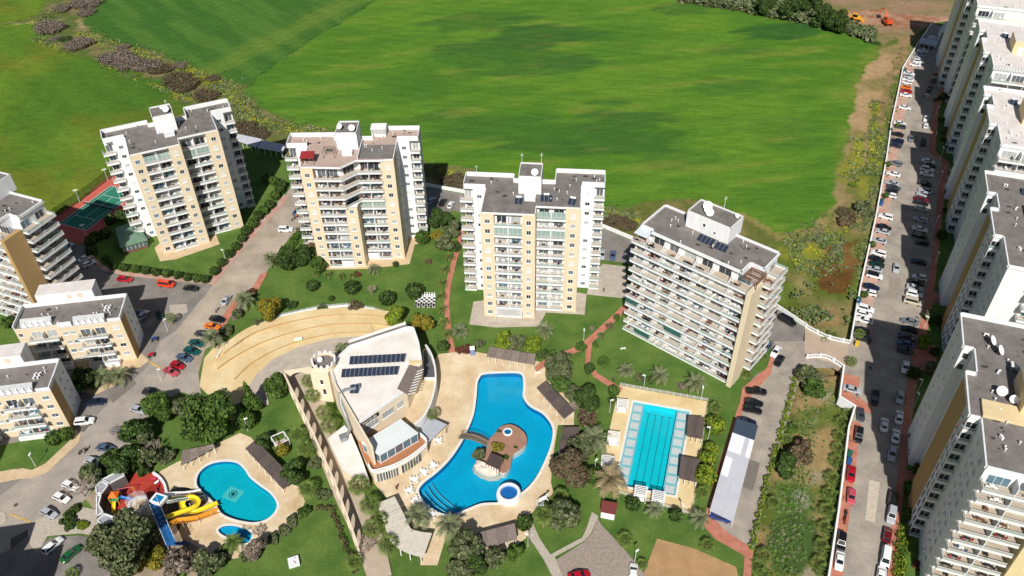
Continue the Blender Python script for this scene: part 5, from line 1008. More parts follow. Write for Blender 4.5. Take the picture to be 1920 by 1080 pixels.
for a, b in ((can[3], can[2]), (can[0], can[3]), (can[2], can[1])):
    d = b - a; n = 5 if a is can[3] else 3; nrm = Vector((-d.y, d.x, 0)).normalized() * .25
    for i in range(n):
        p = a + d * (i / n) + nrm; w = d.length / n; o_ = ob('window', cached(('gw', round(w, 1)), lambda: (lambda q: (q.box(0, .1, -.05, .05, 0, 2.9), q.box(w - .1, w, -.05, .05, 0, 2.9), q.box(.1, w - .1, -.05, .05, 2.75, 2.9), q.box(.1, w - .1, -.05, .05, 0, .25), q.mesh('window'))[-1])(MB(m_frame))), spa, (p.x, p.y, TZ), math.atan2(d.y, d.x)); ob('pane', cached(('gp', round(w, 1)), lambda: MB(PANES[3]).box(.1, w - .1, -.02, .02, .25, 2.75).mesh('pane')), o_, mats={0: PANES[rnd.choice([0, 1, 3])]})
    # glazed front under the terrace
for i0, i1 in ((5, 13), (14, 21)):
    for i in range(i0, i1):
        a, b = Vector(es[i]), Vector(es[i + 1]); d = b - a; w = d.length; p = a + Vector((d.y, -d.x)).normalized() * .02; p2 = p
        me = MB(m_frame, PANES[0]); me.box(0, .07, -.06, 0, 0, 2.9); me.box(w - .07, w, -.06, 0, 0, 2.9); me.box(.07, w - .07, -.06, 0, 2.8, 2.9); me.box(.07, w - .07, -.04, -.01, 0, 2.8, 1); ob('shop_window', me, spa, (p2.x, p2.y, .12), math.atan2(d.y, d.x), mats={1: rnd.choice([PANES[0], PANES[1], mat('olive_glass', (110, 110, 84), .2, var=.3, scale=2)])})
# right: ramped terrace with curved white wall
out = spline([s2(*q, 3.6) for q in [(885, 228), (915, 275), (938, 345), (945, 430), (932, 520), (905, 600), (868, 660), (822, 700)]], 5, False)
mb = MB(m_cream, m_sand, mat('dark_terrace_felt', (92, 92, 96), .9, var=.08)); inn = [s2(*q, 3.6) for q in [(765, 640), (800, 560), (858, 430), (868, 240)]]
mb.prism(out + inn, 0, 3.6, 0, mtop=1); ob('side_terrace', mb, spa)
mb = MB(MATS['dark_terrace_felt']); mb.prism([s2(*q, 3.62) for q in [(872, 250), (888, 240), (912, 280), (934, 345), (940, 412), (872, 414)]], 3.6, 3.63); ob('felt_area', mb, spa)
mb = MB(m_white); mb.wallband(out, .4, 0, 4.7); mb.obox(s2(875, 418, 3.6), s2(940, 418, 3.6), .25, 3.6, 4.3); ob('curved_wall', mb, spa)
# brown slat roof on the east corner
lat = [sp(*q, 9.4) for q in [(715, 475), (785, 336), (862, 350), (855, 400), (820, 455), (790, 520)]]; mb = MB(m_thatch); mb.prism([(q.x, q.y) for q in lat], 9.52, 9.7, bottom=True); ob('slat_roof', mb, spa)
for i in range(9): q = sp(800 + i * 6.5, 500 - i * 17, 9.8); mb = MB(m_whitep); mb.box(-.9, .9, -.09, .09, 0, .08); ob('slat', mb, spa, (q.x, q.y, 9.72), R(20 + i))
mb = MB(m_yellow); q = sp(825, 322, 9.1); mb.box(-1.6, 1.6, -.5, .5, 0, .7); ob('roof_box', mb, spa, (q.x, q.y, 9))
# turret
tc = sp(278, 316, 10.4); mb = MB(m_cream, m_roof); mb.lathe([(2.75, 0), (2.75, 10.4)], 24); mb.lathe([(2.75, 10.4), (.001, 10.4)], 24, 1); mb.lathe([(2.75, 10.4), (2.95, 10.5), (2.95, 11.0), (2.55, 11.0), (2.55, 10.4)], 24); tu = ob('turret', mb, spa, (tc.x, tc.y, 0))
for i in range(12):
    an = i * math.pi / 6; mb = cached('merlon', lambda: MB(m_white).box(-.35, .35, -.2, .2, 11.0, 11.7).mesh('merlon')); ob('merlon', mb, tu, (2.75 * math.cos(an), 2.75 * math.sin(an), 0), an + R(90))
a, b = sp(205, 350, 10), sp(312, 356, 10); mb = MB(m_cream); d = Vector((b.x - a.x, b.y - a.y)); n = Vector((d.y, -d.x)).normalized() * 1.6; mb.prism([(a.x, a.y), (a.x + n.x, a.y + n.y), (b.x + n.x, b.y + n.y), (b.x, b.y)], 0, 10.0); ob('turret_front', mb, spa)
for f, z, h in ((.55, 6.2, 1.6), (.6, 2.6, 2.0)): q = a + (b - a) * f; window(spa, q.x + n.x, q.y + n.y, z, .9, h, math.atan2(d.y, d.x), 0, 0)
# north balustraded stair strip
a, b = sp(432, 212, 8.6), sp(772, 100, 8.6); mb = MB(m_roof); mb.obox(a, b, 1.6, 0, 8.6); ob('stair_strip', mb, spa); mb = MB(m_whitep); n = Vector((-(b - a).y, (b - a).x)).normalized() * .9; mb.obox(Vector(a[:2]) + n.xy, Vector(b[:2]) + n.xy, .25, 0, 9.3); ob('balustrade', mb, spa)
# low service roofs beside the fin wall, ducts
low = [s2(*q, 3.0) for q in [(300, 770), (400, 690), (440, 740), (500, 880), (545, 1010), (450, 1000), (385, 950)]]; mb = MB(m_cream, m_spawhite); mb.prism(low, 0, 3.0, 0, mtop=1); ob('service_wing', mb, spa)
mduct = mat('galvanised_duct', (158, 164, 170), .4, var=.08, metal=.5)
mb = MB(mduct); mb.tube([sp(470, 470, 9.6), sp(400, 480, 9.7), sp(372, 500, 9.6), sp(380, 560, 8), sp(410, 640, 6), sp(430, 720, 4.2), sp(395, 775, 3.6)], .38, 8); ob('air_duct', mb, spa); mb = MB(mduct); mb.box(-.8, .8, -.8, .8, 0, 1.2); q = sp(395, 775, 3); ob('air_unit', mb, spa, (q.x, q.y, 3.0), .4)
mb = MB(mduct); q = sp(465, 470, 9); mb.box(-1.2, 1.2, -.5, .5, 0, .9); ob('air_unit', mb, spa, (q.x, q.y, 9.0), .3)
# solar panels
for nm, x0, y0, x1, y1, n in (('rear row of twelve dark solar panels on the white spa roof', 440, 318, 745, 302, 12), ('front row of thirteen dark solar panels on the white spa roof', 392, 395, 705, 378, 13), ('two lone solar panels beside the spa roof duct', 444, 490, 470, 490, 2)):
    p0 = gp(*ks(x0, y0), HZ); t = thing('solar_array', nm, 'solar panels', p0)
    for i in range(n): q = gp(*ks(x0 + (x1 - x0) * i / (n - 1), y0 + (y1 - y0) * i / (n - 1) + 14), HZ) - p0; ob('solar_panel', cached('solar', solar_mesh), t, q, R(-4), (1.0, 1.2, 1.0))
roof_dish(Matrix.Translation(SO + Vector((tc.x, tc.y, 0))), -.9, .3, 10.4, 'white satellite dish on the round spa turret', 1.1)
q = gp(*ks(955, 715), 2.9); shade('grey flat canopy between the spa and the main pool', [ks(905, 640), ks(1012, 686), ks(900, 790), ks(838, 742)], 3, mat('grey_canopy_sheet', (176, 180, 186), .5, var=.04), 3.0, .1, 'flat_canopy', 'canopy', m_dark)
# arcade wall with oval openings beside the lane
aw = [(534, 709), (588, 820), (630, 915), (672, 1030)]; AP = [Vector(g2(x, y, 2.0)) for x, y in aw]; arc = thing('arcade_wall', 'long sand coloured wall with oval openings along the spa lane', 'wall', (*AP[0], 0))
for a, b, n in ((AP[0], AP[1], 5), (AP[1], AP[2], 4), (AP[2], AP[3], 4)):
    Ln = (b - a).length; pitch = Ln / n
    for i in range(n):
        outer = [(0, 0), (pitch - .01, 0), (pitch - .01, 4.4), (0, 4.4)]; hole = [(pitch / 2 + (pitch * .36) * math.cos(t_ * math.pi / 10), 2.2 + 1.75 * math.sin(t_ * math.pi / 10)) for t_ in range(20)]
        allp = outer + hole; tri = geometry.tessellate_polygon([[Vector((x, y, 0)) for x, y in outer], [Vector((x, y, 0)) for x, y in hole]]); mb = MB(m_cream); N = len(allp)
        mb.add([(x, -.22, z) for x, z in allp] + [(x, .22, z) for x, z in allp], [fix(t_, allp) for t_ in tri] + [tuple(k + N for k in fix(t_, allp))[::-1] for t_ in tri] + [(4 + k, 4 + (k + 1) % 20, N + 4 + (k + 1) % 20, N + 4 + k) for k in range(20)] + [(3, 2, N + 2, N + 3), (0, 3, N + 3, N), (2, 1, N + 1, N + 2)])
        q = a + (b - a) * (i / n) - AP[0]; ob('wall_bay', mb, arc, (q.x, q.y, 0), math.atan2((b - a).y, (b - a).x))
a, b = AP[0], Vector(g2(*ks(205, 352), 4.0)); Ln = (b - a).length; outer = [(0, 0), (Ln, 0), (Ln, 4.4), (0, 4.4)]; mb = MB(m_cream)
pts = [(0, 4.4), (0, 0), (1.0, 0)] + [(Ln / 2 - (Ln / 2 - 1.0) * math.cos(t_ * math.pi / 10), 1.2 + 2.4 * math.sin(t_ * math.pi / 10)) for t_ in range(11)] + [(Ln - 1.0, 0), (Ln, 0), (Ln, 4.4)]; N = len(pts); tri = geometry.tessellate_polygon([[Vector((x, y, 0)) for x, y in pts]])
mb.add([(x, -.3, z) for x, z in pts] + [(x, .3, z) for x, z in pts], [fix(t_, pts) for t_ in tri] + [tuple(k + N for k in fix(t_, pts))[::-1] for t_ in tri] + [(k, (k + 1) % N, N + (k + 1) % N, N + k) for k in range(N)]); ob('gate_arch', mb, arc, (0, 0, 0), math.atan2((b - a).y, (b - a).x))

# ================================================================ island, bridge, raised round pool
ki = off((860, 780), 6.0)
isl = spline([g2(*ki(*q)) for q in [(335, 285), (400, 210), (470, 130), (540, 105), (610, 107), (690, 150), (750, 210), (768, 290), (740, 350), (680, 400), (620, 440), (597, 490), (582, 570), (540, 635), (490, 650), (420, 600), (340, 560), (260, 530), (200, 505), (250, 480), (300, 440), (312, 380)]], 4)
mb = MB(m_coping, mat('brown_island_paving', (160, 122, 102), .9, var=.1, scale=.6)); mb.prism(isl, -1.5, .28, 0, mtop=1); struct('island', mb)
rk = [ki(*q) for q in [(200, 505), (260, 530), (340, 560), (420, 600), (490, 650), (440, 685), (340, 692), (250, 660), (170, 605), (148, 555), (165, 515)]]; rw = [Vector(g2(*q)) for q in rk]; c0 = sum(rw, Vector((0, 0))) / len(rw); mb = MB(mat('white_rock', (224, 216, 204), .9, rgb2=(196, 180, 164), scale=1.2, bump=.6, bscale=3)); rings = []
for j, f in enumerate((1.0, .8, .55, .3)):
    for i, q in enumerate(rw): p = c0 + (q - c0) * f; mb.v.append((p.x, p.y, (-1.4, .25, .8, 1.1)[j] + rnd.uniform(-.15, .25) * (j > 0) + (.7 if i < 5 and j > 0 else 0)))
n = len(rw); mb.f = [(j * n + i, j * n + (i + 1) % n, (j + 1) * n + (i + 1) % n, (j + 1) * n + i) for j in range(3) for i in range(n)] + [tuple(range(3 * n, 4 * n))]; mb.m = [0] * len(mb.f)
# make sure faces look up
tag(ob('rock_mound', mb, None), 'white rock mound on the pool side of the island', 'rock')
p = gp(*ki(552, 192)); t = thing('hot_tub', 'round white hot tub with blue water on the island', 'hot tub', (p.x, p.y, .28)); mb = MB(m_whitep, m_tile_edge); mb.lathe([(1.15, 0), (1.15, .3), (.85, .3), (.85, .05)], 20); mb.lathe([(.85, .05), (.45, .02), (.001, .02)], 20, 1); ob('basin', mb, t); mb = MB(m_water); mb.lathe([(.85, .24), (.001, .24)], 20); ob('water', mb, t)
shade('dark timber kiosk roof on the pool island', [ki(360, 408), ki(508, 470), ki(455, 598), ki(300, 530)], 5, mat('dark_timber_roof', (72, 60, 56), .9, rgb2=(86, 74, 70), scale=2, bump=.3), 2.5, .1, 'island_kiosk', 'kiosk', m_wood)
# arched footbridge
a, b = gp(*ki(15, 232)), gp(*ki(325, 318)); t = thing('foot_bridge', 'small arched footbridge with railings leading to the pool island', 'bridge', a); d = b - a; Ln = d.length; t.rotation_euler.z = math.atan2(d.y, d.x); N = 14
mb = MB(mat('grey_timber', (132, 116, 100), .9, var=.15, scale=2)); arcz = lambda f: .3 + .9 * math.sin(math.pi * f)
for i in range(N):
    f0, f1 = i / N, (i + 1) / N - .004; mb = MB(MATS['grey_timber']); z0, z1 = arcz(f0), arcz(f1); vs = [(Ln * f0, -.9, z0), (Ln * f1, -.9, z1), (Ln * f1, .9, z1), (Ln * f0, .9, z0)]; mb.add(vs + [(x, y, z - .15) for x, y, z in vs], [(0, 1, 2, 3), (7, 6, 5, 4), (0, 4, 5, 1), (1, 5, 6, 2), (2, 6, 7, 3), (3, 7, 4, 0)]); ob('plank', mb, t)
for s in (-.85, .85):
    mb = MB(mat('green_grey_metal', (84, 92, 88), .6, var=.05)); mb.tube([(Ln * i / N, s, arcz(i / N) + .9) for i in range(N + 1)], .05, 5)
    for i in range(0, N + 1): mb.tube([(Ln * i / N, s, arcz(i / N)), (Ln * i / N, s, arcz(i / N) + .9)], .03, 4)
    mb.tube([(Ln * i / N, s, arcz(i / N) + .45) for i in range(N + 1)], .03, 4); ob('railing', mb, t)
p = gp(*ki(565, 900)); t = thing('round_spa_pool', 'raised round white spa pool at the lower edge of the main pool', 'spa pool', p)
mb = MB(m_white); mb.lathe([(2.75, -1.4), (2.75, .7), (2.6, .75), (2.6, 1.45), (2.45, 1.6), (1.98, 1.6), (1.9, 1.5), (1.9, .9), (.001, .9)], 36); mb.smooth = False; ob('basin', mb, t)
mb = MB(m_tile_edge); mb.lathe([(1.895, .95), (.001, .95)], 36); ob('floor_tile', mb, t, mats={0: mat('spa_floor_tile', (40, 120, 200), .5, var=.06)}); mb = MB(m_water); mb.lathe([(1.895, 1.42), (.001, 1.42)], 36); ob('water', mb, t)
# ================================================================ vehicles
PAINT = {}
def paint_m(c):
    if c not in PAINT:
        rgb = {'white': (236, 236, 236), 'silver': (176, 180, 186), 'grey': (112, 118, 124), 'dark grey': (62, 66, 72), 'black': (24, 25, 28), 'navy': (28, 36, 62), 'blue': (30, 62, 130), 'slate blue': (78, 96, 122), 'red': (176, 22, 34), 'dark red': (104, 18, 28), 'pink red': (190, 80, 92), 'orange': (236, 120, 24), 'orange red': (222, 60, 26), 'teal': (20, 84, 84), 'green': (30, 96, 48), 'dark green': (20, 54, 38), 'beige': (196, 186, 168)}[c]
        PAINT[c] = mat('paint_' + c.replace(' ', '_'), rgb, .25, var=0, spec=.5, coat=.8, metal=.0)
    return PAINT[c]
m_cglass = mat('car_glass', (26, 30, 36), .06, var=0, spec=.8); m_tyre = mat('tyre', (24, 24, 25), .9, var=0); m_rim = mat('wheel_rim', (150, 152, 156), .35, var=0, metal=.7)
m_headl = mat('headlight_glass', (230, 232, 236), .1, var=0, spec=.8); m_taill = mat('tail_light_red', (150, 14, 18), .2, var=0)
SPEC = {  # L, W, roof z, belt z, cabin bottom rear/front x, roof rear/front x, bonnet z, boot z
    'saloon': (4.6, 1.8, 1.44, .95, -1.65, 1.15, -1.0, .25, .84, .95), 'hatchback': (4.05, 1.74, 1.48, .95, -1.95, 1.05, -1.55, .2, .86, .95),
    'estate': (4.6, 1.8, 1.48, .95, -2.2, 1.1, -1.8, .2, .86, .95), 'off-roader': (4.6, 1.88, 1.74, 1.08, -2.2, 1.15, -1.95, .35, 1.02, 1.08), 'van': (4.9, 1.9, 1.95, 1.1, -2.4, 1.75, -2.3, 1.05, 1.0, 1.1), 'pickup': (5.2, 1.86, 1.76, 1.06, -.55, 1.25, -.35, .5, 1.0, .95)}
def car_meshes(kind):
    L, W, zr, zb, cr, cf, rr, rf, zh, zk = SPEC[kind]; h = L / 2; w = W / 2; out = {}
    st = [(-h, .45, .62, w * .78), (-h + .08, .26, zk - .12, w * .9), (-h + .35, .22, zk, w * .97), (cr, .22, zb, w), (0, .22, zb, w), (cf, .22, zb - .03, w), (cf + (h - cf) * .45, .22, zh, w * .97), (h - .25, .24, zh - .12, w * .92), (h - .04, .3, zh - .26, w * .82), (h, .4, .58, w * .72)]
    if kind == 'pickup': st = st[:3] + [(cr - .02, .22, zk, w)] + st[3:]
    mb = MB(paint_m('white')); ring = 8
    for x, z0, z1, hw in st:
        zm = z0 + (z1 - z0) * .55
        mb.v += [(x, -hw * .9, z0), (x, -hw, zm), (x, -hw * .97, z1 - .06), (x, -hw * .86, z1), (x, hw * .86, z1), (x, hw * .97, z1 - .06), (x, hw, zm), (x, hw * .9, z0)]
    for i in range(len(st) - 1):
        for k in range(ring): a = i * ring + k; b = i * ring + (k + 1) % ring; mb.f.append((a, a + ring, b + ring, b)); mb.m.append(0)
    mb.f += [tuple(range(ring)), tuple(range((len(st) - 1) * ring, len(st) * ring))[::-1]]; mb.m += [0, 0]
    if kind == 'pickup': mb.box(-h + .15, cr - .1, -w + .1, w - .1, zk - .3, zk + .01)
    out['body'] = mb.mesh('body')
    # cabin: pillars and roof in paint, glass inset slightly proud
    wb, wr = w * .9, w * .72; zb2 = zb - .04
    B = [Vector((cr, -wb, zb2)), Vector((cf, -wb, zb2)), Vector((cf, wb, zb2)), Vector((cr, wb, zb2))]; Tp = [Vector((rr, -wr, zr - .03)), Vector((rf, -wr, zr - .03)), Vector((rf, wr, zr - .03)), Vector((rr, wr, zr - .03))]
    mb = MB(paint_m('white')); top = [Vector((rr + .15, -wr * .85, zr)), Vector((rf - .12, -wr * .85, zr)), Vector((rf - .12, wr * .85, zr)), Vector((rr + .15, wr * .85, zr))]
    mb.add(B + Tp + top, [(0, 1, 5, 4), (1, 2, 6, 5), (2, 3, 7, 6), (3, 0, 4, 7), (4, 5, 9, 8), (5, 6, 10, 9), (6, 7, 11, 10), (7, 4, 8, 11), (8, 9, 10, 11)]); out['cabin'] = mb.mesh('cabin')
    def pane(a, b, c_, d_, inx, lo=.1, hi=.93):
        n = (b - a).cross(d_ - a).normalized() * .012; e = lambda u, v: (a + (b - a) * u) * (1 - v) + (d_ + (c_ - d_) * u) * v + n
        return [e(inx, lo), e(1 - inx, lo), e(1 - inx, hi), e(inx, hi)]
    for nm, q, ix in (('windscreen', (B[1], B[2], Tp[2], Tp[1]), .06), ('rear_window', (B[3], B[0], Tp[0], Tp[3]), .08), ('side_window', (B[0], B[1], Tp[1], Tp[0]), .06), ('side_window_b', (B[2], B[3], Tp[3], Tp[2]), .06)):
        if kind == 'van' and nm == 'rear_window': lo = .45
        else: lo = .12
        m2 = MB(m_cglass); m2.add(pane(*q, ix, lo), [(0, 1, 2, 3)]); out[nm] = m2.mesh(nm)
    mb = MB(m_tyre, m_rim); mb.lathe([(.001, -.1), (.2, -.1), (.31, -.09), (.32, 0), (.31, .09), (.2, .1), (.001, .1)], 12, 0); mb.lathe([(.2, .105), (.001, .105)], 10, 1); mb.lathe([(.001, -.105), (.2, -.105)], 10, 1); out['wheel'] = mb.mesh('wheel')
    mb = MB(m_headl); mb.box(-.1, .02, -.2, .2, -.07, .07); out['headlight'] = mb.mesh('headlight'); mb = MB(m_taill); mb.box(-.02, .08, -.2, .2, -.08, .08); out['tail_light'] = mb.mesh('tail_light'); return out
CM = {}
def car(x, y, dx, dy, colour, kind, label, group=None, z=.052, dark_roof=False):
    if kind not in CM: CM[kind] = car_meshes(kind)
    m = CM[kind]; L, W, zr, zb, cr, cf, rr, rf, zh, zk = SPEC[kind]; p = gp(x, y, .7); t = thing({'saloon': 'saloon_car', 'hatchback': 'hatchback_car', 'estate': 'estate_car', 'off-roader': 'off_road_car', 'van': 'van', 'pickup': 'pickup_truck'}[kind], label, 'van' if kind == 'van' else 'pickup' if kind == 'pickup' else 'car', (p.x, p.y, z), heading(x, y, dx, dy), group)
    pm = paint_m(colour); ob('body', m['body'], t, mats={0: pm}); ob('cabin', m['cabin'], t, mats={0: paint_m('black') if dark_roof else pm})
    for nm in ('windscreen', 'rear_window', 'side_window', 'side_window_b'): ob(nm.replace('_b', ''), m[nm], t)
    for sx in (-.6, .62):
        for sy in (-1, 1): ob('wheel', m['wheel'], t, (sx * L / 2, sy * (W / 2 - .09), .32), rot=(R(90), 0, 0))
    for sy in (-1, 1): ob('headlight', m['headlight'], t, (L / 2 - .1, sy * W * .33, zh - .3)); ob('tail_light', m['tail_light'], t, (-L / 2 + .02, sy * W * .36, zk - .25))
    return t
H, S, E_, O, V_ = 'hatchback', 'saloon', 'estate', 'off-roader', 'van'
rowW = [(1751, 71, 'white', S), (1737, 84, 'black', S), (1746, 88, 'dark grey', H), (1730, 95, 'white', S), (1725, 102, 'grey', S), (1725.5, 107, 'silver', H), (1721, 111, 'silver', S), (1722, 115.5, 'white', O), (1715.7, 121, 'white', S), (1704.7, 137.8, 'white', S), (1704, 143, 'silver', H), (1702.8, 149, 'white', S), (1700.8, 154.5, 'white', H), (1698, 163.7, 'orange', H), (1699, 170.8, 'red', S), (1699, 178, 'white', S), (1696.4, 201.4, 'white', S), (1687.3, 230.8, 'white', S), (1688, 237.5, 'dark grey', H), (1682.8, 251.6, 'black', S), (1682, 265, 'navy', O), (1680, 272.5, 'navy', H), (1678.9, 306, 'grey', E_), (1675.6, 326, 'white', S), (1673, 343.3, 'silver', S), (1675.7, 351, 'dark grey', S), (1671.9, 358, 'black', H), (1669.9, 366, 'white', H), (1660.8, 406.2, 'white', O), (1657.6, 425.5, 'black', S), (1655.6, 433.8, 'silver', S), (1649, 451, 'silver', S), (1647.3, 475, 'white', O), (1644, 485.4, 'black', S), (1643.4, 495.3, 'dark green', S), (1640.8, 504.8, 'silver', S), (1640, 516.5, 'white', O), (1633.7, 537.5, 'navy', S), (1630.5, 548.5, 'white', H), (1623.4, 578.6, 'white', O), (1620.8, 588.5, 'white', H), (1621.5, 600, 'white', S), (1614.4, 618.5, 'black', S), (1618.9, 634.5, 'black', H)]
for i, (x, y, c, k) in enumerate(rowW):
    dy = .15 if y < 240 else .26; f = 1 if rnd.random() < .45 else -1
    car(x, y, 9 * f, 9 * dy * f, c, k, '%s %s, %s from the far end in the wall-side car park row' % (c, k, ORD[i]), 'cars parked along the white wall', dark_roof=(i == 36))
rowE = [(1786, 110.5, 'black', S, 1), (1779, 118.3, 'white', H, 1), (1762.4, 138, 'dark red', S, 0), (1750.7, 149.4, 'black', S, 2), (1746, 159.8, 'black', H, 2), (1741.7, 169, 'black', S, 2), (1738.4, 179, 'silver', H, 2), (1736.6, 222, 'white', S, 2), (1736, 235, 'white', H, 2), (1731.4, 267, 'black', O, 2), (1740.5, 302, 'white', S, 0), (1742.4, 309.3, 'black', S, 0), (1738.5, 317.3, 'white', O, 0), (1737.9, 326, 'white', S, 0), (1734.7, 344, 'black', E_, 0), (1735.4, 357, 'silver', S, 0), (1732, 364.7, 'silver', O, 0), (1727.6, 373, 'dark red', S, 0), (1727, 380.3, 'black', S, 0), (1727.6, 391, 'silver', S, 0), (1727, 411.4, 'silver', E_, 0), (1725, 429, 'white', S, 0), (1725, 441.5, 'black', S, 0), (1728.9, 454.8, 'black', H, 0), (1722.5, 490.6, 'black', S, 0), (1724.4, 519.7, 'white', H, 0), (1718, 529, 'black', S, 0), (1715.4, 539, 'silver', S, 0), (1714.7, 551.5, 'white', O, 0), (1712, 565.7, 'beige', V_, 0), (1705.7, 602, 'grey', S, 0), (1705, 617, 'black', S, 0), (1700.6, 632, 'dark grey', S, 0), (1698, 643.5, 'slate blue', S, 0), (1696.7, 657, 'dark grey', H, 0), (1698, 687.7, 'white', S, 2), (1688, 744.8, 'silver', H, 2), (1686, 781.9, 'white', S, 2), (1679.7, 817.4, 'white', S, 2), (1673, 850, 'silver', E_, 2), (1674.3, 934, 'black', O, 2), (1671.8, 965.7, 'silver', O, 2), (1664, 1001.8, 'dark red', H, 2), (1660.4, 1046, 'white', V_, 2), (1652, 1080, 'white', S, 2)]
for i, (x, y, c, k, o_) in enumerate(rowE):
    f = 1 if rnd.random() < .5 else -1; d = [(9, 2.2), (6, -7), (-1.6, 10)][o_]
    car(x, y, d[0] * f, d[1] * f, c, k, '%s %s, %s from the far end in the tower-side car park row' % (c, k, ORD[i]), 'cars parked on the tower side')
for a in [(1708.5, 259.4, -1, 9, 'grey', S, 'grey saloon driving through the shaded far half of the long car park'), (1681, 502, -1, 9, 'silver', S, 'silver saloon driving down the middle of the long car park'), (1640.7, 746.3, -1, 9, 'black', O, 'black off-roader driving at the shadow edge below the bridge'), (1658, 796, 1, -9, 'white', S, 'white saloon driving beside the shaded parked cars below the bridge'),
          (1597.8, 730, 9, 2.4, 'silver', S, 'silver saloon on red paving in the recess of the ditch wall'), (1614, 777.4, 1, 9, 'dark grey', H, 'dark grey hatchback just below the kink of the ditch wall'), (1610.4, 816, -1, 9, 'black', O, 'black off-roader with pale bonnet beside the ditch wall'), (1596.3, 888.7, -1, 9, 'red', S, 'bright red saloon beside the blue bin at the ditch wall'), (1596.3, 930.5, -.6, 9, 'pink red', H, 'faded red hatchback beside the ditch wall above the motorbikes'), (1577.3, 1016, -1, 9, 'black', O, 'black car nose to tail with a white one at the ditch wall'), (1574.3, 1051, -1, 9, 'white', S, 'white saloon nose to tail with a black car at the ditch wall'),
          (1449.5, 590, -3, 9, 'black', S, 'black saloon half hidden behind the slab block end balconies'), (1476.6, 601.6, 9, 5, 'black', V_, 'black van parked along the white wall behind the slab block'), (1438, 649.6, -6, 9, 'slate blue', H, 'grey blue hatchback tucked beside the slab block end balconies'), (1455, 658.7, -6, 9, 'white', S, 'white saloon next to a black car at the slab block end'), (1461.4, 676.7, -6, 9, 'black', H, 'black hatchback next to a white saloon at the slab block end'), (1418, 733, 9, 1, 'black', 'pickup', 'black pickup parked across the top of the carport lane'), (1413.5, 754, 9, 2, 'black', S, 'black saloon between the pickup and another black car'), (1411, 768, 9, 2, 'black', E_, 'black estate next to the dark end of the long carport'), (1400, 790, 9, 2, 'navy', S, 'navy car half under the dark end of the long carport'), (1351, 969, 9, 2.6, 'blue', S, 'blue saloon showing under the near end of the long carport'),
          (1129.7, 477, -2, 9, 'silver', S, 'silver saloon behind the tower facing the main pool'), (1149, 478.5, -1, 9, 'slate blue', S, 'slate blue saloon by the grey court behind the pool tower'), (808.3, 376, 6, -7, 'silver', S, 'silver saloon in tower shade behind the diagonal balcony tower'), (830, 378.5, 5, -8, 'black', S, 'black saloon between two pale cars by the field wall'), (845.6, 383.3, 5, -8, 'white', H, 'white hatchback in the sun by the field wall'),
          (535.6, 430, 9, 0, 'white', O, 'white off-roader on the worn road by the clipped hedge'), (558, 396, 6, -6, 'slate blue', S, 'slate blue car half hidden by the diagonal tower\'s side balconies'), (101, 457.5, 8, -6, 'silver', S, 'silver car in tower shade nearest the tall block'), (113, 461, 8, -6, 'black', S, 'black car in the shade between two silver cars'), (127, 463, 8, -6, 'silver', E_, 'silver estate in the shade by the tennis court corner'), (160.7, 483.3, 9, -4, 'white', S, 'upper of two white cars in the shaded parking court'), (167.2, 493.7, 9, -4.5, 'white', H, 'lower of two white cars in the shaded parking court'),
          (234, 523.2, 9, 1, 'red', E_, 'red estate on the sunlit edge of the parking court'), (312, 533, 9, 1, 'orange red', V_, 'bright orange red van beside the clipped shrubs'), (358, 540, 9, 1, 'black', S, 'black saloon at the end of the shrub row kerb'), (424, 562, 5, -8, 'silver', S, 'silver saloon parked on the worn diagonal road'), (407, 598, 9, 2, 'black', S, 'black car next to the orange one by the palm'), (398, 611.6, 9, 2, 'orange', S, 'orange saloon beside the red pavement'), (380, 626, 9, 2, 'dark grey', S, 'dark grey car half under the palm crown'), (369, 643, 9, 2, 'teal', S, 'teal car partly hidden by the palm fronds'), (359.5, 658, 9, 3, 'teal', E_, 'dark teal estate below the palm'), (345, 670.5, 9, 3, 'slate blue', S, 'slate blue saloon next to two red cars'), (332.7, 685, 9, 4, 'red', H, 'upper of two red cars by the sand amphitheatre'), (320, 696.6, 9, 4, 'pink red', S, 'lower of two red cars by the sand amphitheatre'),
          (282, 734.4, 9, 1, 'black', H, 'dark hatchback at the tree edge above the round tree'), (258.7, 767.5, 9, 3, 'silver', S, 'silver car half under the trees along the left road'), (298, 588, 3, 9, 'dark green', S, 'dark car in the shade of the low block'), (268, 591, 7, -7, 'silver', S, 'covered silver car in the shade beside the low block wall'), (255, 590, 7, -7, 'blue', S, 'blue car in the shade next to the covered silver one'),
          (179.6, 753.7, 9, -1, 'navy', S, 'navy saloon at the pavement bulge by the two palms'), (158.5, 790, 9, -1, 'white', O, 'white off-roader at the corner of the low block'), (224, 809, 9, 2, 'grey', S, 'grey car under the bare tree by the left road'), (198, 840, 9, 2, 'slate blue', S, 'blue grey saloon below the bare tree by the left road'), (174, 865, 9, 3, 'silver', S, 'silver grey saloon opposite the walking couple'), (132, 910.6, 9, 4, 'white', H, 'upper of two white cars behind the bare branches'), (115.3, 933.3, 9, 4, 'white', H, 'lower of two white cars behind the bare branches'), (91.7, 962, 9, 4.5, 'silver', H, 'silver hatchback at the pebble paved corner'), (99, 1022.5, 7, -6, 'white', E_, 'white estate in the shaded bay beside the green car'), (132.8, 1038, 7, -6, 'green', S, 'green saloon in the shaded bay'),
          (1086, 1079, 9, -2, 'red', S, 'red car cut by the bottom edge on the cobbled forecourt'), (1187.5, 1074, .6, -9, 'white', S, 'white saloon cut by the bottom edge beside the bare plot')]: car(*a)
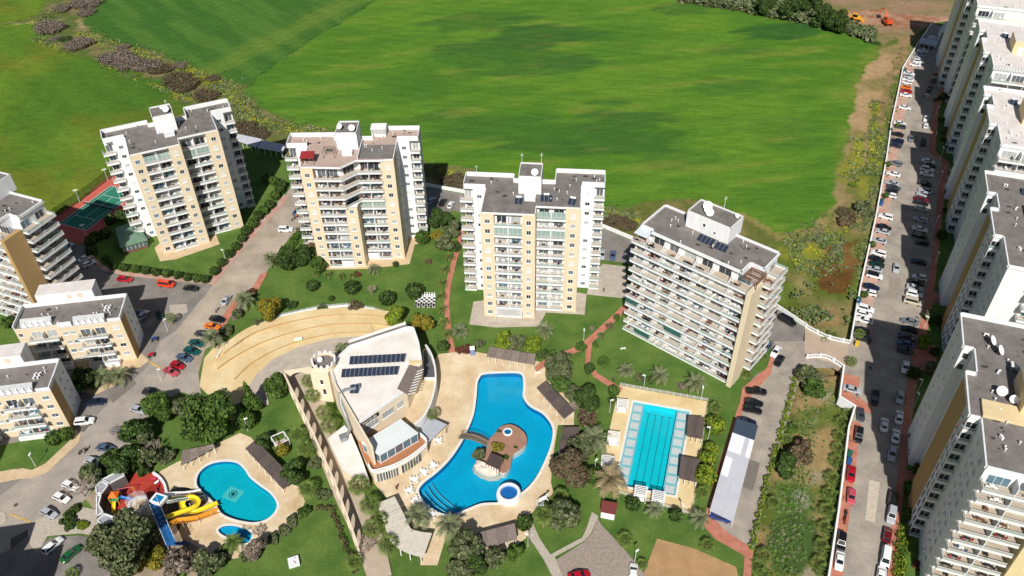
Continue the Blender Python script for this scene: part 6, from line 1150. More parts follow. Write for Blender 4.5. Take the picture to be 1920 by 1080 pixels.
# motorbikes and quads
def bike(x, y, dx, dy, colour, label, quad=False):
    p = gp(x, y, .4); t = thing('quad_bike' if quad else 'motorbike', label, 'quad bike' if quad else 'motorbike', (p.x, p.y, .055), heading(x, y, dx, dy)); pm = paint_m(colour)
    mb = MB(pm); mb.tube([(-.75, 0, .75), (-.3, 0, .72), (.1, 0, .85), (.45, 0, .8), (.75, 0, .62)], [.1, .17, .22, .2, .1] if not quad else [.25, .35, .35, .35, .25], 8); ob('body', mb, t)
    mb = MB(m_tyre); mb.tube([(-.7, 0, .86), (-.05, 0, .84)], [.12, .15], 6); ob('seat', mb, t); mb = MB(m_dark); mb.tube([(.45, -.38, 1.05), (.52, 0, .98), (.45, .38, 1.05)], .035, 5); ob('handlebar', mb, t)
    for sx in (-.62, .68):
        for sy in ((-.4, .4) if quad else (0,)): ob('wheel', cached('bw', lambda: MB(m_tyre).lathe([(.12, -.07), (.3, -.06), (.31, .06), (.12, .07)], 12).mesh('wheel')), t, (sx, sy, .31), rot=(R(90), 0, 0))
bike(407, 581.7, 5, -7, 'silver', 'silver motorbike between the silver saloon and the black car'); bike(549.7, 411, 6, -5, 'silver', 'silver motorbike near the side balconies of the diagonal tower'); bike(1586.4, 963, -1, 9, 'black', 'black motorbike in front of the red one at the ditch wall'); bike(1584.5, 976, -1, 9, 'red', 'red motorbike behind the black one at the ditch wall'); bike(284, 666, 9, -2, 'red', 'red quad bike on the pavement at the low block', True); bike(290, 636, 9, -2, 'blue', 'blue quad bike near the small lamp palm', True); bike(154, 847, -8, 5, 'dark grey', 'scooter beside the couple on the left road'); bike(1662, 1066, 1, 9, 'black', 'black motorbike at the pavement behind the white van'); bike(555, 407, 6, -3, 'orange', 'orange motorbike beside the clipped hedge')

# ================================================================ excavator and backhoe beyond the field
m_yel = mat('machine_yellow', (226, 160, 36), .5, var=.08); m_org = mat('machine_orange', (214, 84, 40), .5, var=.08)
def arm(mb, pts, w): 
    for a, b in zip(pts, pts[1:]): mb.tube([a, b], [w, w * .8], 5)
p = gp(1662, 46); t = thing('excavator', 'orange tracked excavator with raised arm beyond the field', 'excavator', p, R(100))
for s in (-1.2, 1.2): mb = MB(m_tyre); mb.box(-2.0, 2.0, s - .35, s + .35, 0, .9); ob('track', mb, t)
mb = MB(m_org); mb.box(-2.2, 1.4, -1.3, 1.3, 1.0, 2.3); mb.box(-2.4, -1.4, -1.2, 1.2, 1.2, 2.6); ob('body', mb, t); mb = MB(m_cglass, m_org); mb.box(.2, 1.5, .2, 1.3, 2.3, 3.3); mb.box(.1, 1.6, .1, 1.35, 3.3, 3.45, 1); ob('cab', mb, t)
mb = MB(m_org); arm(mb, [(1.2, -.3, 2.0), (4.2, -.3, 5.6), (7.0, -.3, 5.0)], .35); ob('boom', mb, t); mb = MB(m_org); arm(mb, [(7.0, -.3, 5.2), (7.6, -.3, 1.6)], .26); ob('dipper', mb, t); mb = MB(m_dark); mb.box(7.0, 8.2, -.9, .3, .5, 1.5); ob('bucket', mb, t)
p = gp(1603, 38); t = thing('backhoe_loader', 'yellow backhoe loader beside the scrub beyond the field', 'backhoe', p, R(-35))
mb = MB(m_yel); mb.box(-2.2, 2.6, -.9, .9, .9, 1.7); mb.box(.8, 2.6, -.7, .7, 1.7, 2.2); ob('body', mb, t); mb = MB(m_cglass, m_yel); mb.box(-1.2, .7, -.85, .85, 1.7, 3.0); mb.box(-1.3, .8, -.95, .95, 3.0, 3.15, 1); ob('cab', mb, t)
for x, r in ((-1.3, .8), (1.9, .55)):
    for s in (-1, 1): mb = MB(m_tyre); mb.lathe([(.2, -.25), (r, -.22), (r, .22), (.2, .25)], 14); ob('wheel', mb, t, (x, s * 1.05, r), rot=(R(90), 0, 0))
mb = MB(m_yel); arm(mb, [(1.0, -.8, 1.6), (3.4, -.8, .9)], .2); arm(mb, [(1.0, .8, 1.6), (3.4, .8, .9)], .2); ob('loader_arm', mb, t); mb = MB(m_yel); mb.box(3.3, 4.3, -1.2, 1.2, .15, 1.0); ob('loader_bucket', mb, t)
mb = MB(m_yel); arm(mb, [(-2.2, 0, 1.2), (-3.8, 0, 3.6), (-5.6, 0, 2.2), (-5.4, 0, .8)], .22); ob('digging_arm', mb, t); mb = MB(m_dark); mb.box(-5.9, -5.1, -.4, .4, .1, .9); ob('bucket', mb, t)
# white garage with green door at the far end of the car park
gq = [gp(*k6(*q), 3.2) for q in [(830, 178), (925, 200), (965, 148), (868, 126)]]; o = sum(gq, Vector()) / 4; o.z = 0; t = thing('garage', 'white garage with a green door at the far end of the car park', 'garage', o); P = [((q - o).x, (q - o).y) for q in gq]
mb = MB(m_white, m_roof_w); mb.prism(P, 0, 3.2, 0, mtop=1); ob('wall', mb, t); a, b = Vector(P[0]), Vector(P[1]); c = (a + b) / 2 - (Vector(P[2]) - b).normalized() * .06; d = b - a; mb = MB(mat('green_door', (24, 90, 66), .6, var=.05)); mb.box(-1.7, 1.7, -.05, .05, 0, 2.5); ob('door', mb, t, (c.x, c.y, 0), math.atan2(d.y, d.x))
# ================================================================ water slides and playground
kw = off((180, 860), 6.0)
def w3(x, y, z): return gp(*kw(x, y), z)
def chan(name, pts, r, m, parent, o, seg=8, open_=True, n=6):
    """open half-pipe along a smoothed 3-D path"""
    P = [Vector(q) - o for q in pts]; Q = []
    N = len(P)
    for i in range(N - 1):
        a, b, c, d = P[max(i - 1, 0)], P[i], P[i + 1], P[min(i + 2, N - 1)]
        for k in range(n): t = k / n; Q.append(0.5 * ((2 * b) + (c - a) * t + (2 * a - 5 * b + 4 * c - d) * t * t + (3 * b - a - 3 * c + d) * t ** 3))
    Q.append(P[-1]); mb = MB(m); M_ = len(Q); W = seg + 1
    for rr, flip in ((r, 0), (r + .06, 1)):
        base = len(mb.v)
        for i, q in enumerate(Q):
            d = (Q[min(i + 1, M_ - 1)] - Q[max(i - 1, 0)]); s = Vector((d.y, -d.x, 0)); s = s.normalized() if s.length > 1e-4 else Vector((1, 0, 0))
            for k in range(W): a = math.pi * (1.0 + k / seg) ; mb.v.append(tuple(q + s * (rr * math.cos(a)) + Vector((0, 0, rr * math.sin(a) * .9))))
        for i in range(M_ - 1):
            for k in range(seg): f = (base + i * W + k, base + i * W + k + 1, base + (i + 1) * W + k + 1, base + (i + 1) * W + k); mb.f.append(f if not flip else f[::-1]); mb.m.append(0)
    half = len(mb.v) // 2
    for i in range(M_ - 1):
        for k in (0, seg): mb.f.append((i * W + k, (i + 1) * W + k, half + (i + 1) * W + k, half + i * W + k)); mb.m.append(0)
    me = mb.mesh(name, True); return ob(name, me, parent)
m_sly = mat('yellow_slide', (246, 214, 50), .3, var=.03, spec=.5); m_slo = mat('orange_slide', (230, 158, 50), .35, var=.04, spec=.5); m_slw = mat('white_slide', (240, 240, 240), .3, var=.02, spec=.5); m_slg = mat('green_slide', (70, 130, 70), .4, var=.03); m_slb = mat('brown_slide', (150, 106, 60), .4, var=.03); m_bdeck = mat('blue_deck', (34, 98, 156), .6, var=.12, scale=1.5)
PZ = 4.6; a0, a1 = w3(640, 470, PZ), w3(850, 965, PZ); SLO = (a0 + a1) / 2; SLO.z = 0
sl = thing('water_slide_tower', 'blue water slide tower with yellow, orange and white chutes', 'water slide', SLO)
d = (a1 - a0); dn = d.normalized(); nn = Vector((-dn.y, dn.x, 0)); N = 9
for i in range(N):
    p = a0 - SLO + d * (i / N); q = a0 - SLO + d * ((i + 1) / N - .004); mb = MB(m_bdeck); mb.obox(p, q, 1.9, PZ - .15, PZ + .01 * (i % 2)); ob('deck_panel', mb, sl)
    for s in (-.9, .9): pp = p + nn * s; mb = MB(m_steel); mb.tube([(pp.x, pp.y, 0), (pp.x, pp.y, PZ + 1.0)], .06, 5); ob('post', mb, sl)
for s in (-.92, .92): mb = MB(m_steel); mb.tube([a0 - SLO + nn * s + Vector((0, 0, 1.0)), a1 - SLO + nn * s + Vector((0, 0, 1.0))], .04, 5); mb.tube([a0 - SLO + nn * s + Vector((0, 0, .5)), a1 - SLO + nn * s + Vector((0, 0, .5))], .03, 5); ob('railing', mb, sl)
e = w3(1010, 945, 0.2); st0 = a1 - SLO; st1 = e - SLO
for i in range(12): f = (i + .5) / 12; p = st0 + (st1 - st0) * f; mb = MB(m_bdeck); mb.box(-.16, .16, -.9, .9, -.04, .04); ob('stair_tread', mb, sl, p, math.atan2((st1 - st0).y, (st1 - st0).x))
c = w3(710, 470, PZ + .2); mb = MB(m_slw, m_tile_edge); mb.box(-1.5, 1.5, -1.2, 1.2, 0, .7); mb.box(-1.0, 1.0, -.8, .8, .7, .72, 1); ob('start_basin', mb, sl, c - SLO, R(-20))
chan('chute', [w3(700, 420, PZ + .3), w3(800, 405, PZ - .2), w3(900, 392, 3.4), w3(1000, 390, 2.2), w3(1090, 378, 1.4), w3(1185, 355, .6)], .62, m_slw, sl, SLO)
chan('chute', [w3(740, 438, PZ + .2), w3(820, 440, PZ - .3), w3(910, 422, 3.3), w3(1010, 412, 2.2), w3(1100, 400, 1.3), w3(1195, 385, .5)], .45, m_slb, sl, SLO)
chan('chute', [w3(760, 460, PZ + .1), w3(830, 462, PZ - .4), w3(920, 442, 3.2), w3(1020, 430, 2.1), w3(1110, 420, 1.2), w3(1210, 408, .5)], .45, m_slg, sl, SLO)
chan('chute', [w3(790, 485, PZ), w3(850, 478, PZ - .5), w3(930, 460, 3.2), w3(1030, 450, 2.1), w3(1130, 436, 1.2), w3(1225, 420, .5)], .4, m_slw, sl, SLO)
chan('chute', [w3(720, 690, PZ + .1), w3(790, 655, PZ - .1), w3(880, 625, 3.9), w3(980, 590, 3.4), w3(1080, 555, 3.0), w3(1140, 505, 2.8), w3(1130, 455, 2.6), w3(1070, 430, 2.4), w3(1010, 445, 2.2), w3(970, 490, 2.0), w3(975, 540, 1.8), w3(1020, 580, 1.6), w3(1100, 590, 1.4), w3(1180, 572, 1.2), w3(1280, 530, .9), w3(1370, 495, .5)], .58, m_sly, sl, SLO)
chan('chute', [w3(760, 760, PZ + .1), w3(830, 735, PZ - .2), w3(900, 700, 3.7), w3(960, 690, 3.2), w3(1050, 680, 2.6), w3(1140, 662, 2.1), w3(1230, 630, 1.5), w3(1310, 600, 1.0), w3(1388, 575, .5)], .68, m_slo, sl, SLO)
for q in [(960, 700, 3), (1140, 665, 2), (1300, 602, 1), (1050, 500, 2.3), (900, 395, 3.2), (1050, 388, 1.8)]:
    p = w3(*q) - SLO; mb = MB(m_steel); mb.tube([(p.x, p.y, 0), (p.x, p.y, q[2])], .08, 6); ob('support_leg', mb, sl)
mb = MB(mat('dark_ground_mat', (104, 88, 78), .95, var=.1)); mb.prism([tuple(w3(*q, 0).xy) for q in [(740, 520), (860, 480), (960, 470), (1180, 440), (1240, 500), (1150, 560), (990, 600), (930, 640), (960, 720), (940, 800), (880, 860), (800, 700)]], .0, .075); struct('slide_pit', mb)
mb = MB(mat('dark_floor_oval', (116, 98, 84), .95, var=.08)); mb.prism(spline([tuple(w3(*q, 0).xy) for q in [(840, 370), (900, 335), (980, 322), (1060, 335), (1115, 365), (1000, 375), (920, 380)]], 3), .0, .072); struct('slide_pit', mb)
# octagonal splash tower beside the deck
p = w3(525, 610, 0); t = thing('octagonal_tower', 'open octagonal white tower with sand floor next to the blue deck', 'tower', p)
mb = MB(m_white, m_sand); mb.lathe([(2.3, 0), (2.3, 3.4), (1.85, 3.4), (1.85, 2.6), (.001, 2.6)], 8); ob('wall', mb, t, rz=R(22)); mb = MB(m_sand); mb.lathe([(1.84, 2.65), (.001, 2.65)], 8); ob('floor', mb, t, rz=R(22))
for i in range(8): an = R(45 * i + 22); mb = MB(m_steel); mb.tube([(2.1 * math.cos(an), 2.1 * math.sin(an), 3.4), (2.1 * math.cos(an), 2.1 * math.sin(an), 5.0)], .05, 5); ob('post', mb, t)
mb = MB(clear('clear_roof', (200, 200, 200), .35)); mb.lathe([(2.3, 5.0), (2.3, 5.06), (.001, 5.4)], 8); ob('roof', mb, t, rz=R(22))
# playground
m_rub = mat('red_rubber', (176, 62, 50), .95, var=.08, scale=.8)
PG = [tuple(w3(*q, 0).xy) for q in [(150, 480), (175, 360), (240, 295), (330, 230), (420, 175), (480, 155), (560, 158), (640, 165), (720, 225), (770, 290), (795, 350), (790, 400), (700, 425), (620, 470), (480, 500), (400, 560), (260, 640), (180, 600)]]
mb = MB(m_rub); mb.prism(PG, 0, .09); struct('playground', mb)
ring = spline([tuple(w3(*q, 0).xy) for q in [(650, 175), (720, 225), (775, 300), (800, 390)]], 5, False); mb = MB(m_white); mb.wallband(ring, .5, 0, .8); tag(ob('seat_wall', mb, None), 'curved white seat wall around the red playground', 'wall')
ks_ = [[(290, 115), (330, 195), (150, 290), (60, 240)], [(60, 245), (150, 295), (75, 395), (0, 400), (-10, 320)], [(0, 405), (72, 400), (40, 520), (95, 610), (0, 660)], [(95, 615), (210, 655), (190, 720), (60, 750), (0, 700)]]
t = thing('store_building', 'grey roofed curved store building behind the red playground', 'building', w3(60, 400, 0)); o = t.location.copy()
for q in ks_:
    P = [tuple((w3(*v, 3.0) - o).xy) for v in q]; mb = MB(mat('store_wall_shade', (96, 90, 88), .9, var=.1), mat('grey_blue_roof', (150, 152, 158), .9, rgb2=(170, 172, 176), scale=.6)); mb.prism(inset(P, .05), 0, 3.0, 0, mtop=1); w = ob('wall', mb, t); mb = MB(m_white); parapet(mb, ccw(inset(P, .05)), set(), 3.0, 3.25, .25); ob('parapet', mb, w)  # wall colour darkened to put in the deep shade of the inner faces
p = w3(240, 480, 0); t = thing('climbing_frame', 'orange and yellow climbing frame with slide on the playground', 'climbing frame', (p.x, p.y, .09))
mb = MB(mat('toy_orange', (236, 110, 30), .4, var=0)); mb.add([(-1, -1, 2.4), (1, -1, 2.4), (1, 1, 2.4), (-1, 1, 2.4), (0, 0, 3.5)], [(0, 1, 4), (1, 2, 4), (2, 3, 4), (3, 0, 4), (3, 2, 1, 0)]); ob('roof', mb, t)
for x in (-.9, .9):
    for y in (-.9, .9): mb = MB(mat('toy_yellow', (240, 200, 50), .4, var=0)); mb.tube([(x, y, 0), (x, y, 2.4)], .07, 6); ob('post', mb, t)
mb = MB(mat('toy_green', (60, 150, 100), .4, var=0)); mb.box(-.9, .9, -.9, .9, 1.2, 1.3); ob('platform', mb, t)
chan('slide', [(p.x, p.y - .9, 1.4), (p.x + .2, p.y - 2, .9), (p.x + .4, p.y - 3.2, .3)], .35, MATS['toy_yellow'], t, Vector((p.x, p.y, 0))); chan('slide', [(p.x + .9, p.y, 1.6), (p.x + 2.4, p.y - .1, 1.1), (p.x + 4.2, p.y - .3, .4)], .35, mat('toy_blue', (30, 110, 190), .4, var=0), t, Vector((p.x, p.y, 0)))
p = w3(270, 395, 0); t = thing('spring_rider', 'purple blue spring rider beside the climbing frame', 'spring rider', (p.x, p.y, .09)); mb = MB(mat('toy_purple', (96, 90, 190), .4, var=0)); mb.tube([(-.7, 0, .8), (0, 0, .7), (.6, 0, .9), (.9, 0, 1.2)], [.15, .3, .25, .1], 8); ob('body', mb, t); mb = MB(m_dark); mb.tube([(0, 0, 0), (0, 0, .6)], .12, 8); ob('spring', mb, t)
p = w3(360, 400, 0); t = thing('swing_frame', 'swing frame with pink top bar and yellow legs', 'swing', (p.x, p.y, .09), R(12)); mb = MB(mat('toy_pink', (214, 130, 140), .4, var=0)); mb.tube([(-1.6, 0, 2.2), (1.6, 0, 2.2)], .06, 6); ob('top_bar', mb, t)
for x in (-1.6, 1.6):
    for s in (-.9, .9): mb = MB(MATS['toy_yellow']); mb.tube([(x, s, 0), (x, 0, 2.2)], .05, 5); ob('leg', mb, t)
for x in (-.7, .7): mb = MB(m_dark); mb.box(x - .25, x + .25, -.1, .1, .5, .56); mb.tube([(x - .2, 0, .56), (x - .2, 0, 2.2)], .015, 4); mb.tube([(x + .2, 0, .56), (x + .2, 0, 2.2)], .015, 4); ob('swing_seat', mb, t)
for i, (q, cols) in enumerate((((665, 240), 'pink'), ((690, 280), 'white'), ((700, 330), 'red'), ((690, 375), 'pink'))):
    p = w3(*q, 0); t = thing('toy_ride', '%s toy ride, %s from the top of the heap by the seat wall' % (cols, ORD[i]), 'toy ride', (p.x, p.y, .09), i * .7); mb = MB({'pink': mat('toy_rose', (200, 60, 100), .4, var=0), 'white': m_whitep, 'red': mat('toy_red', (196, 36, 40), .4, var=0)}[cols]); mb.tube([(-.55, 0, .45), (-.1, 0, .4), (.3, 0, .5), (.6, 0, .75)], [.12, .28, .24, .1], 8); ob('body', mb, t); mb = MB(m_dark); mb.box(-.4, .4, -.25, .25, 0, .2); ob('base', mb, t)

# ================================================================ pool furniture and small things
def table_set(pxy, label, i):
    p = gp(*pxy); t = thing('pool_table_set', label, 'table set', (p.x, p.y, .06), R(20 + 17 * i)); ob('table_top', cached('pt', lambda: MB(m_whitep).box(-.62, .62, -.62, .62, .68, .76).mesh('table_top')), t); ob('pedestal', cached('pp', lambda: MB(m_whitep).lathe([(.3, 0), (.06, .08), (.06, .68)], 8).mesh('pedestal')), t)
    for k in range(4):
        me = cached('chr', lambda: (lambda q: (q.box(-.25, .25, -.25, .25, .38, .46), q.box(-.25, .25, .2, .27, .46, .9), q.box(-.24, -.19, -.24, -.19, 0, .38), q.box(.19, .24, -.24, -.19, 0, .38), q.box(-.24, -.19, .2, .25, 0, .38), q.box(.19, .24, .2, .25, 0, .38), q.mesh('chair'))[-1])(MB(m_whitep))); a = R(90 * k); ob('chair', me, t, (-math.sin(a) * .9, math.cos(a) * .9, 0), a)
for i, q in enumerate([(158, 708), (105, 745), (52, 787), (25, 848), (58, 903), (105, 942), (150, 983)]): table_set(k8(*q), 'white table with chairs, %s along the pool edge counted from the canopy' % ORD[i], i)
k7 = off((540, 820), 4.153)
for i, q in enumerate([(830, 550), (872, 632), (920, 700)]): table_set(k7(*q), 'white table with chairs in pergola shade, %s from the spa' % ORD[i], i)
table_set(k7(1170, 40), 'small white table set in front of the grey canopy', 2)
def lamp(pxy, label, h=4.2):
    p = gp(*pxy); t = thing('garden_lamp', label, 'street lamp', (p.x, p.y, 0), rnd.uniform(0, 3)); ob('pole', cached(('lp', h), lambda: MB(m_steel).tube([(0, 0, 0), (0, 0, .3), (0, 0, h)], [.09, .06, .05], 6).mesh('pole')), t); ob('lamp_head', cached(('lh', h), lambda: MB(m_whitep).box(-.1, .75, -.16, .16, h, h + .18).mesh('lamp_head')), t)
for q, l in [((1207, 727), 'white lamp at the palm end of the lap pool railing'), ((1314, 750), 'white lamp at the block end of the lap pool railing'), ((1327, 824), 'white lamp beside the shrubs by the lap pool'), ((1115, 886), 'white lamp among shrubs between the two pools'), ((1143, 773), 'white lamp beside the dark trees above the lap pool'), ((1278, 972), 'white lamp at the lower corner of the lap pool'), ((424, 490), 'white lamp at the lawn corner of the tennis court tower'), ((1752, 222), 'lamp on the red pavement by the two white cars in shade'), ((1748, 272), 'lamp on the red pavement beside the shaded black off-roader'), ((1762, 300), 'lamp where the red pavement steps out'), ((1760, 345), 'lamp by the red pavement beside the shaded estate'), ((1750, 430), 'lamp by the red pavement near the second tower garden'), ((1751, 499), 'lamp by the red pavement beside the lone shaded saloon'), ((1731, 620), 'lamp by the red pavement above the yellow green tree'), ((1719, 738), 'lamp by the red pavement beside the silver hatchback'), ((1712, 765), 'lamp by the red pavement in the nearest tower garden'), ((1094, 642), 'white lamp at the fork of the curved red path'), ((68, 876), 'white lamp leaning over the lawn corner on the left'), ((270, 866), 'white lamp behind the playground trees'), ((465, 808), 'white lamp on the lawn above the slide pool'), ((1189.5, 1056), 'white lamp beside the white car and bare plot'), ((990, 1025), 'white lamp post at the pebble path junction'), ((315, 622), 'lamp at the small palm by the parking court'), ((303, 715), 'white lamp in the tree island by the left road')]: lamp(q, l, 4.2 if q[0] < 1700 else 4.8)
# bins
def bins(pxy, colour, label):
    p = gp(*pxy, .6); t = thing('waste_bin', label, 'bin', (p.x, p.y, .05), heading(*pxy, -2, 9)); m = mat('bin_' + colour, {'green': (40, 96, 82), 'blue': (40, 84, 140), 'yellow': (220, 180, 60)}[colour], .6, var=.05); mb = MB(m); mb.prism([(-.65, -.45), (.65, -.45), (.65, .45), (-.65, .45)], .15, 1.1); ob('body', mb, t); mb = MB(m); mb.box(-.7, .7, -.5, .5, 1.1, 1.22); ob('lid', mb, t)
    for x in (-.5, .5):
        for y in (-.35, .35): mb = MB(m_tyre); mb.lathe([(.1, -.04), (.1, .04)], 8); ob('wheel', mb, t, (x, y, .1), rot=(R(90), 0, 0))
for q, c, l in [((1671, 245), 'green', 'green bin at the wall below the two dark cars'), ((1697, 131), 'green', 'green bin where the car park wall bends'), ((1654, 376), 'green', 'upper green bin at the wall below the white hatchback'), ((1652.5, 382), 'blue', 'blue bin under the upper green bin at the wall'), ((1611, 562), 'green', 'green bin at the wall above three white cars'), ((1609.5, 569), 'blue', 'blue bin next to three white cars'), ((1593.5, 851), 'green', 'green bin at the ditch wall above the red saloon'), ((1592.5, 865), 'blue', 'blue bin right above the bright red saloon'), ((1607, 645), 'yellow', 'yellow box at the end of the car park wall')]: bins(q, c, l)
# statue, huts, planters, chess
p = gp(*k8(772, 912)); t = thing('statue', 'white rearing statue at the edge of the pool deck', 'statue', (p.x, p.y, .06)); mb = MB(mat('white_stone', (226, 224, 220), .7, var=.06)); mb.tube([(-.9, 0, .1), (-.5, 0, 1.1), (.1, .1, 1.6), (.7, .2, 2.2), (.9, .2, 3.0)], [.35, .55, .5, .35, .22], 10); mb.tube([(.85, .2, 2.9), (1.3, .25, 2.9)], [.24, .12], 8); mb.tube([(.5, 0, 1.7), (1.1, -.1, 1.5), (1.3, -.1, .9)], [.18, .12, .08], 6); mb.tube([(-.7, .3, .9), (-.6, .4, 0)], [.2, .12], 6); mb.tube([(-.9, -.3, .9), (-.9, -.4, 0)], [.2, .12], 6); ob('figure', mb, t); mb = MB(m_white); mb.box(-1.3, .3, -.7, .7, 0, .15); ob('plinth', mb, t)
hq = [gp(*k9(*q), 2.5) for q in [(408, 882), (505, 898), (490, 968), (398, 950)]]; o = sum(hq, Vector()) / 4; o.z = 0; t = thing('pump_hut', 'small white hut with a red brown roof below the lap pool', 'hut', o); P = [tuple((q - o).xy) for q in hq]; mb = MB(m_white); mb.prism(inset(P, .2), 0, 2.3); ob('wall', mb, t); mb = MB(mat('red_brown_roof', (124, 62, 58), .8, var=.06)); mb.prism(P, 2.3, 2.45, bottom=True); ob('roof', mb, t)
hq = [gp(*k5(*q), 2.3) for q in [(760, 338), (828, 310), (856, 352), (788, 385)]]; o = sum(hq, Vector()) / 4; o.z = 0; t = thing('garden_swing', 'white framed garden shelter with a red cushion on the lawn', 'garden shelter', o); P = [((q - o)) for q in hq]
for q in P: mb = MB(m_whitep); mb.tube([(q.x, q.y, 0), (q.x, q.y, 2.3)], .07, 5); ob('post', mb, t)
mb = MB(m_whitep); mb.wallband([(q.x, q.y) for q in P], .2, 2.2, 2.35, closed=True); ob('frame', mb, t); mb = MB(mat('red_cushion', (170, 50, 60), .8, var=0)); mb.box(-.9, .9, -.35, .35, .4, .6); ob('seat', mb, t, rz=R(20)); mb = MB(m_grey_pave); mb.prism([(q.x * .95, q.y * .95) for q in P], 0, .1); ob('floor', mb, t)
p = gp(*k5(885, 1010)); t = thing('planter', 'white square planter on the lower lawn', 'planter', p, R(20)); mb = MB(m_white); mb.box(-1.1, 1.1, -1.1, 1.1, 0, .7); ob('box', mb, t)
p = gp(*k8(378, 72)); t = thing('pool_slide_box', 'blue grey portable cabin on the deck near the hedge', 'cabin', (p.x, p.y, .06), R(5)); mb = MB(mat('blue_grey_panel', (120, 132, 176), .6, var=.05)); mb.box(-.6, .6, -.6, .6, 0, 2.1); ob('wall', mb, t); mb = MB(m_whitep); mb.box(-.66, .66, -.66, .66, 2.1, 2.25); ob('roof', mb, t)
chq = [Vector(g2(*q)) for q in [(781, 550.7), (817.5, 551.3), (814.9, 576.8), (777, 576)]]; mb = MB(m_concrete); mb.prism([tuple(q) for q in chq], 0, .05); chess = struct('chess_board', mb); mk = mat('black_square', (26, 26, 28), .7, var=0)
for i in range(8):
    for j in range(8):
        f = lambda u, v: (chq[0] + (chq[1] - chq[0]) * u) * (1 - v) + (chq[3] + (chq[2] - chq[3]) * u) * v
        mb = MB(mk if (i + j) % 2 else m_whitep); e = .004; mb.prism([tuple(f(i / 8 + e, j / 8 + e)), tuple(f((i + 1) / 8 - e, j / 8 + e)), tuple(f((i + 1) / 8 - e, (j + 1) / 8 - e)), tuple(f(i / 8 + e, (j + 1) / 8 - e))], .05, .08); ob('square', mb, chess)
def chess_piece(i, j, colour):
    q = (chq[0] + (chq[1] - chq[0]) * ((i + .5) / 8)) * (1 - (j + .5) / 8) + (chq[3] + (chq[2] - chq[3]) * ((i + .5) / 8)) * ((j + .5) / 8); m = m_whitep if colour == 'white' else mk; tall = j in (0, 7)
    o_ = ob('chess_piece', cached(('cp', colour, tall), lambda: MB(m).lathe([(.26, 0), (.24, .08), (.12, .18), (.09, .5 if tall else .35), (.18, .6 if tall else .42), (.12, .8 if tall else .55), (.001, .9 if tall else .62)], 8).mesh('chess_piece')), None, (q.x, q.y, .08)); tag(o_, '%s garden chess %s, %s from the path on its row' % (colour, 'piece' if tall else 'pawn', ORD[7 - i]), 'chess piece', 'garden chess pieces')
for i in range(8):
    chess_piece(i, 0, 'white'); chess_piece(i, 1, 'white'); chess_piece(i, 6, 'black'); chess_piece(i, 7, 'black')
for q, l, w in [((1168, 655), 'white bench slab on the lawn beside the curved red path', 0), ((1028 - 20, 700), 'white round sign beside the long grey shade roof', 1)]:
    p = gp(*q); mb = MB(m_whitep); mb.box(-.7, .7, -.2, .2, .35, .45); mb.box(-.6, -.5, -.15, .15, 0, .35); mb.box(.5, .6, -.15, .15, 0, .35); tag(ob('garden_bench', mb, None, p, .2), l, 'bench')
p = gp(560, 637, .4); mb = MB(m_whitep, mat('lime_trim', (150, 190, 60), .7, var=0)); mb.box(-1.0, 1.0, -.5, .5, .05, .6); mb.box(-1.0, 1.0, -.55, -.5, .05, .35, 1); tag(ob('stage_box', mb, None, (p.x, p.y, .28), R(15)), 'white box with lime trim lying on the sand terraces', 'box')
# speed bump stones
for q0, q1 in (((22, 965), (54, 978)), ((332 - 50, 680), (300, 690))):
    a, b = gp(*q0), gp(*q1)
    t = thing('speed_bump', 'yellow speed bump segments across the left road' if q0[0] < 100 else 'yellow speed bump at the low block corner', 'speed bump', a)
    for i in range(6): p = (b - a) * (i / 5); mb = MB(mat('yellow_bump', (206, 172, 96), .8, var=.1)); mb.box(-.35, .35, -.25, .25, 0, .07); ob('bump_segment', mb, t, (p.x, p.y, .05), math.atan2((b - a).y, (b - a).x))
# garden pavilion with green roof below the first tower
gq = [gp(*k1(*q), 3.4) for q in [(205, 845), (330, 795), (402, 915), (238, 962)]]; o = sum(gq, Vector()) / 4; o.z = 0; t = thing('garden_pavilion', 'glazed pavilion with a flat green roof below the tennis court tower', 'pavilion', o); P = [(q - o) for q in gq]; rp = [tuple(q.xy) for q in P]; ap = sum(P, Vector()) / 4
mb = MB(mat('green_roof_sheet', (104, 132, 112), .7, var=.05, scale=.4)); lo = [Vector((q.x, q.y, 2.9)) for q in P]; hi = [(q * .35).to_2d().to_3d() + Vector((0, 0, 3.7)) for q in P]; mb.add(lo + hi, [(3, 2, 6, 7), (2, 1, 5, 6), (1, 0, 4, 5), (0, 3, 7, 4), (7, 6, 5, 4), (0, 1, 2, 3)]); ob('roof', mb, t)
mb = MB(mat('brown_brick', (120, 84, 70), .9, var=.1)); mb.prism(inset(rp, .5), 0, .9); ob('base_wall', mb, t); ins = ccw(inset(rp, .5))
for i in range(4):
    a, b = Vector(ins[i]), Vector(ins[(i + 1) % 4]); d = b - a; n = 6
    for k in range(n): p = a + d * (k / n); w = d.length / n; mb = MB(m_frame, PANES[1]); mb.box(0, .1, -.05, .05, .9, 2.85); mb.box(.1, w, -.02, .02, .9, 2.85, 1); ob('window', mb, t, (p.x, p.y, 0), math.atan2(d.y, d.x))

